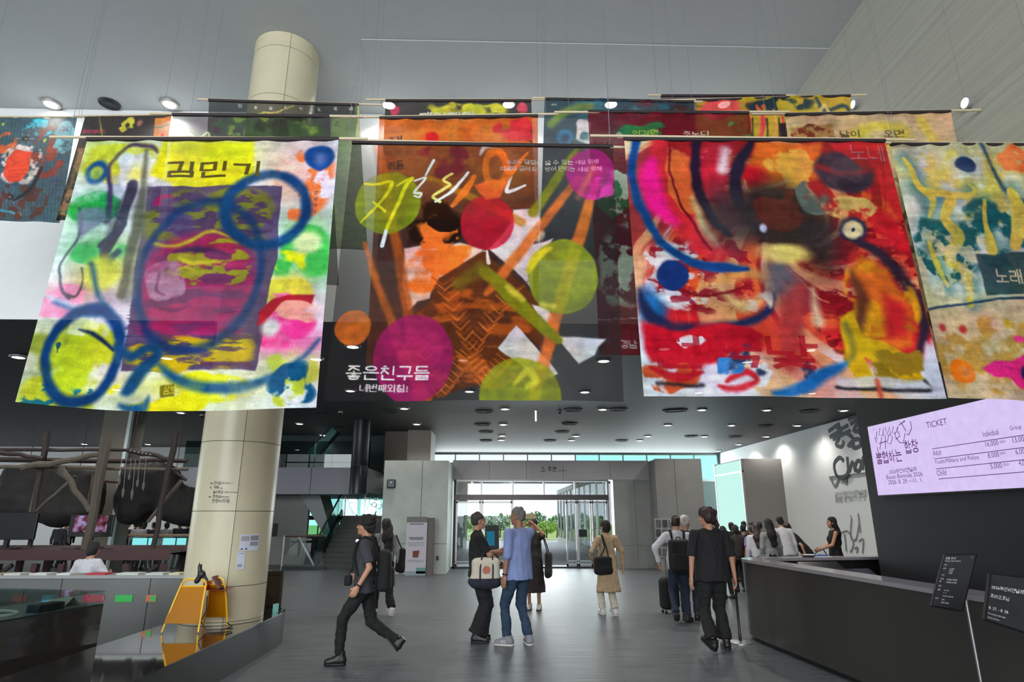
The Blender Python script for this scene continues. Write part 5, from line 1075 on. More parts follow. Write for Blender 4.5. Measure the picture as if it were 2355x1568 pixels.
c.text('44', 222, 478, 18, (200, 210, 210), 40); c.cloud(200, 440, 860, 660, (50, 110, 120), 60, .47, .1, 1); c.stroke([(220, 560), (300, 500), (400, 480)], 60, (110, 130, 50), 10); c.disc(285, 615, 66, (40, 110, 150), 6); c.disc(285, 620, 32, (40, 60, 90), 8); c.cloud(330, 540, 420, 660, (226, 210, 206), 40, .46, .08, 2); c.disc(800, 500, 36, (150, 150, 50), 6); c.cloud(560, 440, 860, 640, (90, 40, 50), 50, .47, .1, 3); c.cloud(700, 460, 880, 660, (70, 50, 46), 40, .4, .1, 4)
banner('teal and olive banner with a blue face-like circle behind the dark red one', c, cK, Y3 + .0, ((1225, 225), (1615, 234)), ph=3.9)
cL = [(1600, 230), (1955, 219), (1990, 600), (1612, 600)]
c = Canvas(cL, 180, 170, (206, 172, 50), .92, 111, ch=640).src(1155, 0, .5096)
c.cloud(880, 450, 1140, 540, (250, 90, 90), 50, .44, .1, 1); c.cloud(1080, 440, 1420, 520, (40, 60, 70), 50, .5, .06, 2); c.stroke([(1410, 450), (1450, 500), (1540, 480), (1570, 510)], 30, (40, 66, 84), 8); c.stroke([(1140, 480), (1170, 540), (1160, 600), (1150, 640)], [20, 40, 30, 14], (250, 110, 70), 3); c.disc(1172, 485, 18, (250, 110, 70), 3)
for x in (1100, 1160, 1215, 1250): c.stroke([(x, 500), (x + 12, 570), (x - 6, 640)], [12, 22, 8], (250, 170, 90) if x % 2 else (236, 70, 80), 3); c.stroke([(x + 25, 540), (x + 30, 650)], 12, (40, 36, 40), 4)
c.cloud(1240, 540, 1340, 660, (50, 40, 44), 40, .4, .1, 3); c.stroke([(1430, 500), (1450, 480), (1470, 505)], 26, (246, 210, 140), 4)
banner('mustard yellow banner with red and black dancing figures at top right', c, cL, Y3 + .11, ((1518, 231), (1993, 218)), ph=5.0)
cL2 = [(1520, 219), (1806, 219), (1830, 500), (1525, 500)]
c = Canvas(cL2, 100, 100, (76, 52, 56), .75, 115, ch=600).src(1155, 0, .5096); c.cloud(720, 430, 1280, 700, (120, 70, 66), 50, .5, .1, 1)
banner('narrow strip of a brown banner showing above the mustard one', c, cL2, Y3 + .5, ((1490, 219), (1830, 219)), ph=.7)
# ---- banners at the left, farther back
cM = [(-60, 268), (176, 270), (136, 510), (-110, 508)]
c = Canvas(cM, 170, 170, (66, 92, 104), .96, 121, warp=4, ch=620).src(0, 200, .4847)
for k in range(26): c.stroke([(-90 + k*16, 150), (-130 + k*16, 660)], 5, (40, 52, 60), 1.5, curve=False, op=.7)
c.cloud(110, 150, 260, 240, (60, 190, 214), 40, .4, .08, 1); c.cloud(-100, 200, 90, 330, (230, 96, 46), 50, .46, .06, 2); c.cloud(160, 160, 300, 460, (150, 60, 40), 50, .45, .06, 3); c.cloud(20, 240, 190, 480, (226, 206, 200), 40, .45, .08, 4); c.poly([(40, 340), (80, 300), (150, 310), (140, 400), (100, 450), (50, 460), (20, 420)], (250, 72, 34), 4); c.disc(122, 245, 44, (34, 26, 28), 4, ry=36); c.disc(45, 525, 46, (34, 26, 28), 4, ry=38); c.disc(210, 252, 24, (196, 206, 40), 5); c.disc(84, 606, 24, (160, 170, 40), 5); c.disc(12, 175, 20, (170, 196, 50), 5)
for (x, y) in ((122, 245), (45, 525)):
    for a in range(3): c.stroke([(x - 40*math.cos(a*1.05), y - 32*math.sin(a*1.05)), (x + 40*math.cos(a*1.05), y + 32*math.sin(a*1.05))], 3, (190, 180, 170), 1, curve=False)
c.cloud(260, 150, 350, 330, (120, 180, 190), 40, .42, .1, 5); c.cloud(-60, 460, 240, 640, (96, 50, 40), 40, .5, .05, 6); c.stroke([(-100, 580), (30, 590), (60, 600)], 30, (70, 160, 180), 4); c.stroke([(200, 390), (150, 480), (60, 540)], [40, 50, 20], (34, 30, 34), 5)
banner('blue striped banner with orange-red patches at the left picture edge', c, cM, Y4, ((-70, 268), (196, 269)), ph=2.2, hem=False)
cN = [(195, 266), (396, 263), (360, 505), (128, 505)]
c = Canvas(cN, 150, 160, (44, 34, 30), .95, 131, warp=4, ch=640).src(0, 200, .4847)
c.text('바리케이트', 392, 214, 52, (196, 30, 84), 300, fat=.8); c.stroke([(470, 140), (480, 200), (500, 300)], [10, 24, 20], (130, 140, 50), 5); c.cloud(560, 140, 640, 210, (206, 206, 50), 30, .44, .08, 1); c.disc(660, 165, 40, (170, 110, 80), 10); c.poly([(735, 145), (815, 140), (800, 260), (725, 240)], (236, 130, 40), 3); c.disc(770, 222, 26, (240, 30, 30), 5); c.stroke([(730, 190), (815, 175)], 16, (60, 110, 50), 4); c.stroke([(380, 300), (330, 480), (270, 600)], [60, 70, 40], (96, 84, 50), 12); c.cloud(270, 250, 420, 640, (150, 110, 70), 40, .5, .06, 2); c.stroke([(290, 580), (400, 600)], 16, (60, 120, 110), 4)
banner('black banner with crimson lettering beside the blue striped banner', c, cN, Y4 - .12, ((170, 267), (455, 262)), ph=1.1, hem=False)
# ================================================================== PEOPLE
def polygonize(D, org, h):
    """surface nets on a signed distance grid"""
    s = D < 0
    c = np.zeros(tuple(n - 1 for n in D.shape), np.int8)
    for i in (0, 1):
        for j in (0, 1):
            for k in (0, 1):
                c += s[i:s.shape[0]-1+i, j:s.shape[1]-1+j, k:s.shape[2]-1+k]
    act = (c > 0) & (c < 8)
    I, J, K = np.nonzero(act)
    idx = np.full(act.shape, -1, np.int32); idx[I, J, K] = np.arange(len(I))
    off = [(0,0,0),(1,0,0),(0,1,0),(1,1,0),(0,0,1),(1,0,1),(0,1,1),(1,1,1)]
    V = np.stack([D[I+a, J+b, K+d] for a, b, d in off], 1)
    P = np.zeros((len(I), 3)); n = np.zeros(len(I))
    for a, b in ((0,1),(2,3),(4,5),(6,7),(0,2),(1,3),(4,6),(5,7),(0,4),(1,5),(2,6),(3,7)):
        va = V[:, a]; vb = V[:, b]; m = (va < 0) != (vb < 0)
        t = np.where(m, va / np.where(np.abs(va - vb) < 1e-12, 1, va - vb), 0)
        oa = np.array(off[a], float); ob = np.array(off[b], float)
        P += np.where(m[:, None], oa + (ob - oa)*t[:, None], 0); n += m
    P = (P / n[:, None] + np.stack([I, J, K], 1))*h + np.array(org)
    F = []
    def quads(m, a, b, c_, d_, sgn):
        q = np.stack([idx[a], idx[b], idx[c_], idx[d_]], 1); sg = sgn
        q[sg] = q[sg][:, ::-1]; F.append(q[(q >= 0).all(1)])
    X, Y, Z = D.shape
    for axis in range(3):
        sl0 = [slice(None)]*3; sl1 = [slice(None)]*3; sl0[axis] = slice(0, -1); sl1[axis] = slice(1, None)
        m = s[tuple(sl0)] != s[tuple(sl1)]
        i, j, k = np.nonzero(m); st = s[i, j, k]
        o = [x for x in range(3) if x != axis]; e = [i, j, k]
        ok = (e[o[0]] > 0) & (e[o[1]] > 0) & (e[o[0]] < D.shape[o[0]]-1) & (e[o[1]] < D.shape[o[1]]-1)
        e = [q[ok] for q in e]; st = st[ok]
        def cell(d0, d1):
            r = [e[0].copy(), e[1].copy(), e[2].copy()]; r[o[0]] = r[o[0]] - d0; r[o[1]] = r[o[1]] - d1; return tuple(r)
        flip = st if axis != 1 else ~st
        quads(None, cell(1, 1), cell(0, 1), cell(0, 0), cell(1, 0), ~flip)
    return P, np.concatenate(F) if F else np.zeros((0, 4), int)

def smin(a, b, k): h = np.clip(.5 + .5*(b - a)/k, 0, 1); return b + (a - b)*h - k*h*(1 - h)
class Sdf:
    def __init__(s, lo, hi, h):
        s.h = h; s.lo = np.array(lo, float); n = [int(math.ceil((b - a)/h)) + 1 for a, b in zip(lo, hi)]
        s.ax = [lo[i] + np.arange(n[i])*h for i in range(3)]; s.D = np.full(n, .5)
    def _win(s, lo, hi, pad):
        sl = []
        for i in range(3):
            a = int(np.clip(np.searchsorted(s.ax[i], lo[i] - pad), 0, len(s.ax[i]))); b = int(np.clip(np.searchsorted(s.ax[i], hi[i] + pad), 0, len(s.ax[i]))); sl.append(slice(a, b))
        return tuple(sl), s.ax[0][sl[0]][:, None, None], s.ax[1][sl[1]][None, :, None], s.ax[2][sl[2]][None, None, :]
    def _put(s, sl, d, k, sub):
        if d.size == 0: return
        if sub: s.D[sl] = -smin(-s.D[sl], d, k)
        else: s.D[sl] = smin(s.D[sl], d, k)
    def cap(s, a, b, ra, rb, k=.02, flat=None, e=None, fe=1.0, sub=False):
        a = np.array(a, float); b = np.array(b, float); r = max(ra, rb)*max(1, 1/fe if fe < 1 else 1)
        sl, X, Y, Z = s._win(np.minimum(a, b) - r, np.maximum(a, b) + r, k + 2*s.h)
        d = b - a; L2 = max(d @ d, 1e-9); L_ = math.sqrt(L2)
        px_, py_, pz_ = X - a[0], Y - a[1], Z - a[2]
        tt = (px_*d[0] + py_*d[1] + pz_*d[2])/L2; t = np.clip(tt, 0, 1)
        qx, qy, qz = px_ - t*d[0], py_ - t*d[1], pz_ - t*d[2]; q2 = qx*qx + qy*qy + qz*qz
        if e is not None:
            e_ = np.array(e, float); qe = qx*e_[0] + qy*e_[1] + qz*e_[2]; q2 = q2 + qe*qe*((1/fe)**2 - 1)
        D = np.sqrt(np.maximum(q2, 0)) - (ra + t*(rb - ra))
        if fe < 1: D = D*max(fe, .7)
        if flat in ('b', 'ab'): D = np.maximum(D, (tt - 1)*L_)
        if flat in ('a', 'ab'): D = np.maximum(D, -tt*L_)
        s._put(sl, D, k, sub)
    def ell(s, c, r, k=.02, R=None, sub=False):
        c = np.array(c, float); r = np.array(r, float); m = r.max()
        sl, X, Y, Z = s._win(c - m, c + m, k + 2*s.h)
        x, y, z = X - c[0], Y - c[1], Z - c[2]
        if R is not None: x, y, z = (R[0][0]*x + R[1][0]*y + R[2][0]*z, R[0][1]*x + R[1][1]*y + R[2][1]*z, R[0][2]*x + R[1][2]*y + R[2][2]*z)
        k0 = np.sqrt((x/r[0])**2 + (y/r[1])**2 + (z/r[2])**2); k1 = np.sqrt((x/r[0]**2)**2 + (y/r[1]**2)**2 + (z/r[2]**2)**2)
        s._put(sl, k0*(k0 - 1)/np.maximum(k1, 1e-6), k, sub)
    def rbox(s, c, half, rr, k=.01, sub=False, R=None):
        c = np.array(c, float); half = np.array(half, float); m = float(np.linalg.norm(half)) + rr
        sl, X, Y, Z = s._win(c - m, c + m, k + 2*s.h)
        x, y, z = X - c[0], Y - c[1], Z - c[2]
        if R is not None: x, y, z = (R[0][0]*x + R[1][0]*y + R[2][0]*z, R[0][1]*x + R[1][1]*y + R[2][1]*z, R[0][2]*x + R[1][2]*y + R[2][2]*z)
        qx, qy, qz = np.abs(x) - half[0] + rr, np.abs(y) - half[1] + rr, np.abs(z) - half[2] + rr
        d = np.sqrt(np.maximum(qx, 0)**2 + np.maximum(qy, 0)**2 + np.maximum(qz, 0)**2) + np.minimum(np.maximum(qx, np.maximum(qy, qz)), 0) - rr
        s._put(sl, d + 0*X + 0*Y + 0*Z, k, sub)
    def plane(s, p, n):   # keep the side n points away from
        p = np.array(p, float); n = np.array(n, float); n /= np.linalg.norm(n)
        X, Y, Z = s.ax[0][:, None, None], s.ax[1][None, :, None], s.ax[2][None, None, :]
        s.D = np.maximum(s.D, (X - p[0])*n[0] + (Y - p[1])*n[1] + (Z - p[2])*n[2])
    def ripple(s, amp, fr, seed=0, fz=.4):
        X, Y, Z = s.ax[0][:, None, None], s.ax[1][None, :, None], s.ax[2][None, None, :]
        r = np.random.RandomState(seed); n = 0
        for i in range(5):
            v = r.randn(3); v /= np.linalg.norm(v); f_ = fr*(.7 + .8*r.rand())
            n = n + np.sin((X*v[0] + Y*v[1] + Z*v[2]*fz)*f_ + r.rand()*6)
        s.D = s.D + amp*n/2.5
    def mesh(s): return polygonize(s.D, s.lo, s.h)

def mesh_np(name, P, F):
    me = bpy.data.meshes.new(name); me.vertices.add(len(P)); me.vertices.foreach_set('co', np.asarray(P, np.float32).ravel())
    F = np.asarray(F, np.int32); me.loops.add(F.size); me.loops.foreach_set('vertex_index', F.ravel())
    me.polygons.add(len(F)); me.polygons.foreach_set('loop_start', np.arange(0, F.size, 4, dtype=np.int32)); me.polygons.foreach_set('loop_total', np.full(len(F), 4, np.int32))
    me.update(calc_edges=True); me.validate(); return me

def rotm(yaw=0, pitch=0, roll=0):
    return np.array(Matrix.Rotation(math.radians(yaw), 3, 'Z') @ Matrix.Rotation(math.radians(pitch), 3, 'X') @ Matrix.Rotation(math.radians(roll), 3, 'Y'))
def two_bone(a, c, l1, l2, hint):
    a = np.array(a, float); c = np.array(c, float); d = c - a; L_ = np.linalg.norm(d)
    mx = (l1 + l2)*.995
    if L_ > mx: c = a + d*(mx/L_); d = c - a; L_ = mx
    x = (l1*l1 - l2*l2 + L_*L_)/(2*L_); hgt = math.sqrt(max(l1*l1 - x*x, 0)); u = d/L_
    h = np.array(hint, float); h = h - (h @ u)*u; h /= np.linalg.norm(h) + 1e-9
    return a + u*x + h*hgt, c

M_hair = {'black': mat('hair_black', rgb(24, 21, 21), .62, var=.3, scale=40, bump=.5, stretch=(3, 3, .5)), 'brown': mat('hair_dark_brown', rgb(52, 38, 34), .45, var=.3, scale=60), 'grey': mat('hair_grey', rgb(118, 114, 110), .7, var=.3, scale=40, bump=.5, stretch=(3, 3, .5)), 'white': mat('hair_white', rgb(196, 192, 186), .5, var=.12, scale=60), 'red': mat('hair_reddish', rgb(44, 24, 26), .55, var=.5, scale=14, bump=.4, stretch=(2, 2, .5)), 'brush': mat('hair_dark_grey', rgb(64, 60, 58), .7, var=.35, scale=40, bump=.5, stretch=(3, 3, .5))}
M_skin = mat('skin', rgb(190, 140, 112), .5, var=.04, scale=20); M_skin2 = mat('skin_tanned', rgb(158, 112, 88), .5, var=.04, scale=20)
M_eye = mat('eye_dark', rgb(26, 20, 18), .2, var=0)
def fabric(name, c, var=.12, sc_=14, rough=.85): return mat(name, rgb(*c), rough, var=var, scale=sc_, bump=.12)

def hand_mesh(wrist, fdir, palm_n, thumb_side, curl, h=.0055):
    """wrist point, direction of fingers, palm normal, side of thumb (+1/-1 along cross)"""
    f = np.array(fdir, float); f /= np.linalg.norm(f); n = np.array(palm_n, float); n = n - (n @ f)*f; n /= np.linalg.norm(n); w = np.cross(f, n)*thumb_side
    T = lambda a, b, c_: wrist + w*a + f*b + n*c_
    q = Sdf(wrist - .21, wrist + .21, h)
    q.cap(T(0, -.05, 0), T(0, .03, 0), .027, .028, .012, e=n, fe=.75)
    q.cap(T(.012, .035, 0), T(.014, .085, 0), .026, .024, .015, e=n, fe=.55); q.cap(T(-.016, .035, 0), T(-.018, .078, 0), .024, .022, .015, e=n, fe=.55)
    for i, (wx, ln) in enumerate(((.030, .072), (.010, .082), (-.010, .076), (-.029, .060))):
        a = T(wx, .088 if i < 3 else .080, 0); ang = math.radians(curl*.45)
        b = a + (f*math.cos(ang) + n*math.sin(ang))*ln*.45; ang = math.radians(curl*1.2); c2 = b + (f*math.cos(ang) + n*math.sin(ang))*ln*.32; ang = math.radians(curl*1.8); d = c2 + (f*math.cos(ang) + n*math.sin(ang))*ln*.25
        q.cap(a, b, .0098, .0092, .006); q.cap(b, c2, .0092, .0086, .003); q.cap(c2, d, .0086, .0075, .003)
    a = T(.028, .025, .006); b = T(.052, .055, .016); c2 = T(.050, .088, .024) if curl < 40 else T(.034, .082, .040)
    q.cap(a, b, .015, .012, .012); q.cap(b, c2, .0115, .0095, .003)
    return q.mesh()

def person(label, loc, rz, h=1.72, detail=1, **o):
    """loc: ground point, rz: heading (0 faces away from the camera, +Y). Pose in 1.75 m units."""
    g = o.get
    t = thing('person', label, 'person', loc, math.radians(rz), g('group'))
    S = h/1.75; rs = {0: .024, 1: .013, 2: .012}[detail]
    pel = np.array(g('pelvis', (0, 0, .93)), float); lean = g('lean', 0); twist = g('twist', 0)
    Rt = rotm(twist, -lean); Tq = lambda x, y, z: pel + Rt @ np.array([x, y, z - .93])
    fem = g('female', False); sw = (.165 if fem else .188)*g('wide', 1.0); ww = (.118 if fem else .135)*g('wide', 1.0)
    neck = Tq(0, -.01, 1.455); shL = Tq(-sw, -.01, 1.405); shR = Tq(sw, -.01, 1.405)
    hipL = pel + rotm(twist*.3) @ np.array([-.088, 0, -.03]); hipR = pel + rotm(twist*.3) @ np.array([.088, 0, -.03])
    hy, hp = g('head', (0, 0)); Rh = rotm(twist + hy, -lean*.3 - hp)
    hc = neck + Rt @ np.array([0, .012, .06]) + Rh @ np.array([0, .02, .115]); HT = lambda x, y, z: hc + Rh @ np.array([x, y, z])
    skin = M_skin2 if g('tan') else M_skin
    wr = {}; el = {}
    for sd, sh in (('L', shL), ('R', shR)):
        sg = -1 if sd == 'L' else 1
        tgt = np.array(g('wrist' + sd, (sg*.27, .03, .86)), float)
        el[sd], wr[sd] = two_bone(sh, tgt, .29, .255, g('elbow' + sd, (sg*.5, -1, -.2)))
    an = {}; kn = {}
    for sd, hp_ in (('L', hipL), ('R', hipR)):
        sg = -1 if sd == 'L' else 1
        kn[sd], an[sd] = two_bone(hp_, g('ankle' + sd, (sg*.10, 0, .085)), .43, .42, g('knee' + sd, (sg*.1, 1, 0)))
    def hull(pts, pad): P = np.array(pts); return P.min(0) - pad, P.max(0) + pad
    parts = []
    # --- body: one continuous skin surface
    lo, hi = hull([neck, pel, shL, shR, el['L'], el['R'], wr['L'], wr['R'], kn['L'], kn['R'], an['L'], an['R'], hc], .18)
    hb = {0: .026, 1: .015, 2: .014}[detail]
    q = Sdf(lo, hi, hb); fw = Rt @ np.array([0, 1, 0])
    q.cap(Tq(0, 0, .95), Tq(0, 0, 1.3), .11, .13, .03, e=fw, fe=.7); q.cap(shL, shR, .045, .045, .04); q.cap(neck - fw*.0, HT(0, -.02, -.06), .052, .048, .03)
    for sd in 'LR':
        q.cap(shL if sd == 'L' else shR, el[sd], .044, .037, .02); q.cap(el[sd], wr[sd], .037, .026, .012)
        q.cap(hipL if sd == 'L' else hipR, kn[sd], .07, .048, .03); q.cap(kn[sd], an[sd], .046, .034, .015)
    if detail == 0: q.ell(hc, (.075, .095, .115), .02, Rh); q.cap(HT(0, .09, -.01), HT(0, .105, -.03), .012, .014, .01)
    parts.append(q.mesh())
    if detail >= 1:
        hh = .0065 if detail == 2 else .009
        q = Sdf(hc - .2, hc + .2, hh)
        q.ell(HT(0, -.012, .032), (.073, .091, .086), .02, Rh); q.ell(HT(0, .016, -.028), (.061, .072, .084), .03, Rh); q.ell(HT(0, .04, -.088), (.040, .040, .030), .03, Rh)
        q.ell(HT(0, .072, .022), (.048, .018, .012), .015, Rh)
        for sg in (-1, 1):
            q.ell(HT(sg*.03, .092, .003), (.017, .014, .010), .012, Rh, sub=True); q.ell(HT(sg*.075, -.008, -.012), (.011, .021, .031), .006, Rh); q.ell(HT(sg*.042, .058, -.035), (.020, .02, .018), .02, Rh)
        q.cap(HT(0, .082, .008), HT(0, .102, -.030), .008, .0125, .01); q.ell(HT(0, .096, -.036), (.017, .012, .009), .008, Rh)
        q.ell(HT(0, .083, -.060), (.023, .012, .0065), .006, Rh); q.ell(HT(0, .081, -.071), (.020, .012, .0065), .006, Rh); q.ell(HT(0, .072, -.098), (.018, .015, .014), .012, Rh)
        q.cap(HT(0, -.025, -.05), neck + (neck - HT(0, -.02, -.05))*.3, .052, .058, .025)
        parts.append(q.mesh())
        for sd in 'LR':
            if g('no_hand' + sd): continue
            fd = wr[sd] - el[sd]; fd = fd/np.linalg.norm(fd); sg = 1 if sd == 'R' else -1
            pn, tside = g('palm' + sd, ((-sg, .0, 0), None)) if not isinstance(g('palm' + sd), type(None)) else ((-sg*1.0, .2, 0), None)
            fdir = np.array(g('fingers' + sd, fd), float)
            # thumb towards the front of the body unless told otherwise
            pnv = np.array(pn, float); c_ = np.cross(fdir, pnv - (pnv @ fdir)*fdir); want = np.array(g('thumb' + sd, (0, 1, .3)), float)
            parts.append(hand_mesh(wr[sd], fdir, pnv, 1 if c_ @ want > 0 else -1, g('curl' + sd, 28), .0055 if detail == 2 else .007))
    P = []; F = []; n0 = 0
    for p_, f_ in parts: P.append(p_); F.append(f_ + n0); n0 += len(p_)
    new_obj('body', mesh_np('body', np.concatenate(P)*S, np.concatenate(F)), skin, t, True)
    if detail >= 1:
        for sg in (-1, 1):
            e = MB(); c_ = HT(sg*.030, .0815, .002)*S
            vv = [(c_ + Rh @ np.array([.012*math.sin(b_)*math.cos(a_), .006*math.sin(b_)*math.sin(a_), .006*math.cos(b_)])*S) for b_ in np.linspace(.01, 3.13, 6) for a_ in np.linspace(0, 2*math.pi, 9)[:-1]]
            e.add(vv, [(i*8 + j, i*8 + (j+1) % 8, (i+1)*8 + (j+1) % 8, (i+1)*8 + j) for i in range(5) for j in range(8)]).build('eye', M_eye, t, smooth=True)
            MB().tube([HT(sg*.014, .091, .017)*S, HT(sg*.030, .090, .023)*S, HT(sg*.046, .078, .019)*S], .0045*S, 6).build('eyebrow', M_hair[g('haircol', 'black')], t)
    # --- hair
    hair = g('hair', 'short')
    hr = {0: .02, 1: .0105, 2: .008}[detail]
    q = Sdf(hc - np.array([.24, .24, .62 if hair == 'long' else .24]), hc + .24, hr)
    hs = .95 if hair == 'short' else 1.0
    q.ell(HT(0, -.018, .044), (.086*hs, .103*hs, .092*hs), .02, Rh)
    if hair in ('short', 'curly'): q.ell(HT(0, -.045, -.01), (.074, .066, .066), .02, Rh)
    if hair == 'curly': q.ell(HT(0, .012, .068), (.09, .094, .07), .02, Rh); q.ell(HT(0, -.03, .055), (.1, .108, .098), .02, Rh); q.ell(HT(0, -.05, -.02), (.085, .075, .075), .02, Rh)
    if hair == 'bob': q.ell(HT(0, -.035, -.02), (.092, .085, .11), .02, Rh)
    if hair == 'mullet': q.ell(HT(0, -.04, .0), (.088, .085, .1), .02, Rh); q.cap(HT(0, -.075, .0), HT(.05, -.12, -.11), .06, .03, .03); q.cap(HT(.03, .03, .08), HT(.06, -.08, .06), .06, .05, .03)
    if hair == 'long':
        q.ell(HT(0, -.035, -.02), (.092, .085, .12), .02, Rh)
        b0 = HT(0, -.07, -.03); b1 = neck + Rt @ np.array([0, -.095, -.05]); b2 = neck + Rt @ np.array([.02, -.115, -.26])
        q.cap(b0, b1, .088, .105, .03, e=fw, fe=.6); q.cap(b1, b2, .105, .075, .03, e=fw, fe=.45)
    if hair == 'tied': q.ell(HT(0, -.12, .02), (.045, .045, .045), .02, Rh)
    q.ell(HT(0, .105, -.055 if hair != 'curly' else -.06), (.086 if hair != 'long' else .07, .082, .098), .015, Rh, sub=True)
    if hair in ('short', 'curly', 'mullet', 'tied'):
        for sg in (-1, 1): q.ell(HT(sg*.085, .03, -.05), (.03, .045, .06), .01, Rh, sub=True)
    q.ripple(.008 if hair != 'curly' else .012, 95 if hair == 'curly' else 75, seed=int(abs(loc[0])*97) % 90, fz=.5 if hair != 'curly' else 1)
    p_, f_ = q.mesh(); new_obj('hair', mesh_np('hair', p_*S, f_), M_hair[g('haircol', 'black')], t, True)
    # --- upper garment
    sl_len = g('sleeve', 'short'); hem = g('hem', .86)
    q = Sdf(lo, hi, rs)
    q.cap(Tq(0, .0, min(hem, .95) if hem >= .8 else .95), Tq(0, .0, 1.30), ww + .045 + g('loose', 0), sw - .012, .03, e=fw, fe=.70); q.cap(Tq(-sw*.55, -.005, 1.40), Tq(sw*.55, -.005, 1.40), .072, .072, .04, e=fw, fe=.9)
    q.cap(Tq(0, -.01, 1.44), Tq(0, -.008, 1.475), .078, .060, .03)
    if fem:
        for sg in (-1, 1): q.ell(Tq(sg*.065, .085, 1.26), (.06, .05, .06), .04)
    for sd in 'LR':
        sh = shL if sd == 'L' else shR; kk = .035
        if sl_len == 'none': continue
        if sl_len == 'long':
            q.cap(sh, el[sd], .068, .054, kk); q.cap(el[sd], el[sd] + (wr[sd] - el[sd])*.93, .054, .042, .02, flat='b')
        elif sl_len == 'rolled':
            q.cap(sh, el[sd] + (wr[sd] - el[sd])*.0, .070, .055, kk); q.cap(sh + (el[sd] - sh)*.84, el[sd] + (wr[sd] - el[sd])*.06, .058, .058, .008, flat='ab')
        else:
            f_ = g('sleeve_len', .72); q.cap(sh, sh + (el[sd] - sh)*f_, .070, .066, kk, flat='b')
    hz = Tq(0, 0, hem); nrm = -(Rt @ np.array([0, 0, 1])); 
    if hem < .80:
        q.cap(Tq(0, 0, .98), np.array([pel[0], pel[1] + g('skirt_dy', 0), hem]), ww + .05, g('skirt', .22), .04, flat='b', e=fw, fe=.95)
    else: q.plane(hz, nrm)
    q.cap(Tq(0, .0, 1.475), Tq(0, .01, 1.60), .055, .07, .008, sub=True)
    q.ripple(g('fold', .006), 34, seed=int(abs(loc[1])*53) % 90, fz=.45); q.ripple(g('fold', .006)*.6, 75, seed=int(abs(loc[0])*41) % 90, fz=.8)
    p_, f_ = q.mesh(); new_obj(g('top_name', 'shirt'), mesh_np('shirt', p_*S, f_), g('top'), t, True)
    # --- trousers
    if g('bottom') is not None:
        q = Sdf(lo, hi, rs); lw = g('leg', 1.0)
        q.ell(pel + np.array([0, -.01, -.01]), (.165 if not fem else .17, .125, .13), .03); q.cap(pel + np.array([0, 0, .0]), pel + Rt @ np.array([0, 0, .10]), .15, .142, .02, e=fw, fe=.74, flat='b')
        for sd in 'LR':
            hp_ = hipL if sd == 'L' else hipR
            q.cap(hp_, kn[sd], .095*lw, .068*lw, .03); q.cap(kn[sd], kn[sd] + (an[sd] - kn[sd])*g('leg_end', .93), .066*lw, g('cuff', .055)*lw, .02, flat='b')
        q.ripple(.006, 34, seed=5 + int(abs(loc[0])*31) % 60, fz=.6); q.ripple(.004, 70, seed=9, fz=1.2)
        p_, f_ = q.mesh(); new_obj('trousers', mesh_np('trousers', p_*S, f_), g('bottom'), t, True)
    # --- shoes
    if True:
        for sd in 'LR':
            yw, pt = g('foot' + sd, (0, 0)); Rf = rotm(yw, -pt); M_ = an[sd]
            q = Sdf((-.09, -.13, -.12), (.09, .24, .10), .009 if detail else .016)
            q.cap((0, -.045, -.035), (0, .13, -.047), .046, .042, .02, e=(0, 0, 1), fe=.95); q.cap((0, -.035, -.03), (0, -.02, g('boot', .035)), .047, .047, .02, flat='b'); q.cap((0, .0, -.0), (0, .08, -.03), .04, .034, .02)
            q.plane((0, 0, -.068), (0, 0, -1)); p_, f_ = q.mesh()
            so = new_obj('shoe', mesh_np('shoe', (p_ @ Rf.T + M_)*S, f_), g('shoes', M_shoeblack), t, True)
            q = Sdf((-.09, -.13, -.12), (.09, .24, .0), .009 if detail else .016); q.cap((0, -.045, -.07), (0, .13, -.07), .049, .046, .02); q.plane((0, 0, -.064), (0, 0, 1)); q.plane((0, 0, -.085), (0, 0, -1)); p_, f_ = q.mesh()
            new_obj('sole', mesh_np('sole', (p_ @ Rf.T + M_)*S, f_), g('sole', M_shoeblack), so, True)
    J = dict(neck=neck, shL=shL, shR=shR, el=el, wr=wr, pel=pel, S=S, Tq=Tq, HT=HT, hc=hc, Rh=Rh, Rt=Rt, t=t, fw=fw)
    mw = Matrix.Translation(Vector(loc)) @ Matrix.Rotation(math.radians(rz), 4, 'Z'); J['W'] = lambda p: mw @ Vector(np.array(p, float)*S)
    J['mw'] = mw
    return J
M_shoeblack = mat('shoe_black', rgb(26, 26, 27), .45, var=.1); M_shoewhite = mat('shoe_white', rgb(214, 212, 208), .6, var=.04); M_shoegrey = mat('shoe_grey', rgb(132, 134, 140), .7, var=.1)
F_black = fabric('black_cotton', (24, 24, 26)); F_char = fabric('charcoal_cotton', (58, 60, 66)); F_denim = fabric('blue_denim', (40, 62, 84), .3, 9); F_denimd = fabric('dark_denim', (34, 44, 62), .2, 9); F_blue = fabric('pale_blue_shirt', (132, 148, 194), .12, 10); F_white = fabric('white_cotton', (206, 206, 212), .05); F_grey = fabric('grey_knit', (140, 140, 142), .12); F_beige = fabric('beige_linen', (176, 152, 120), .12); F_cream = fabric('cream_linen', (208, 200, 182), .08); F_dark = fabric('dark_brown_cotton', (52, 46, 44)); F_navy = fabric('navy_cotton', (36, 40, 54)); F_lav = fabric('lavender_cotton', (150, 136, 190)); F_olive = fabric('olive_cotton', (66, 70, 44)); F_tblack = fabric('black_trousers', (20, 20, 21)); F_bag = fabric('black_bag_fabric', (20, 20, 21), .2); F_canvas = fabric('cream_canvas', (206, 198, 180), .06)

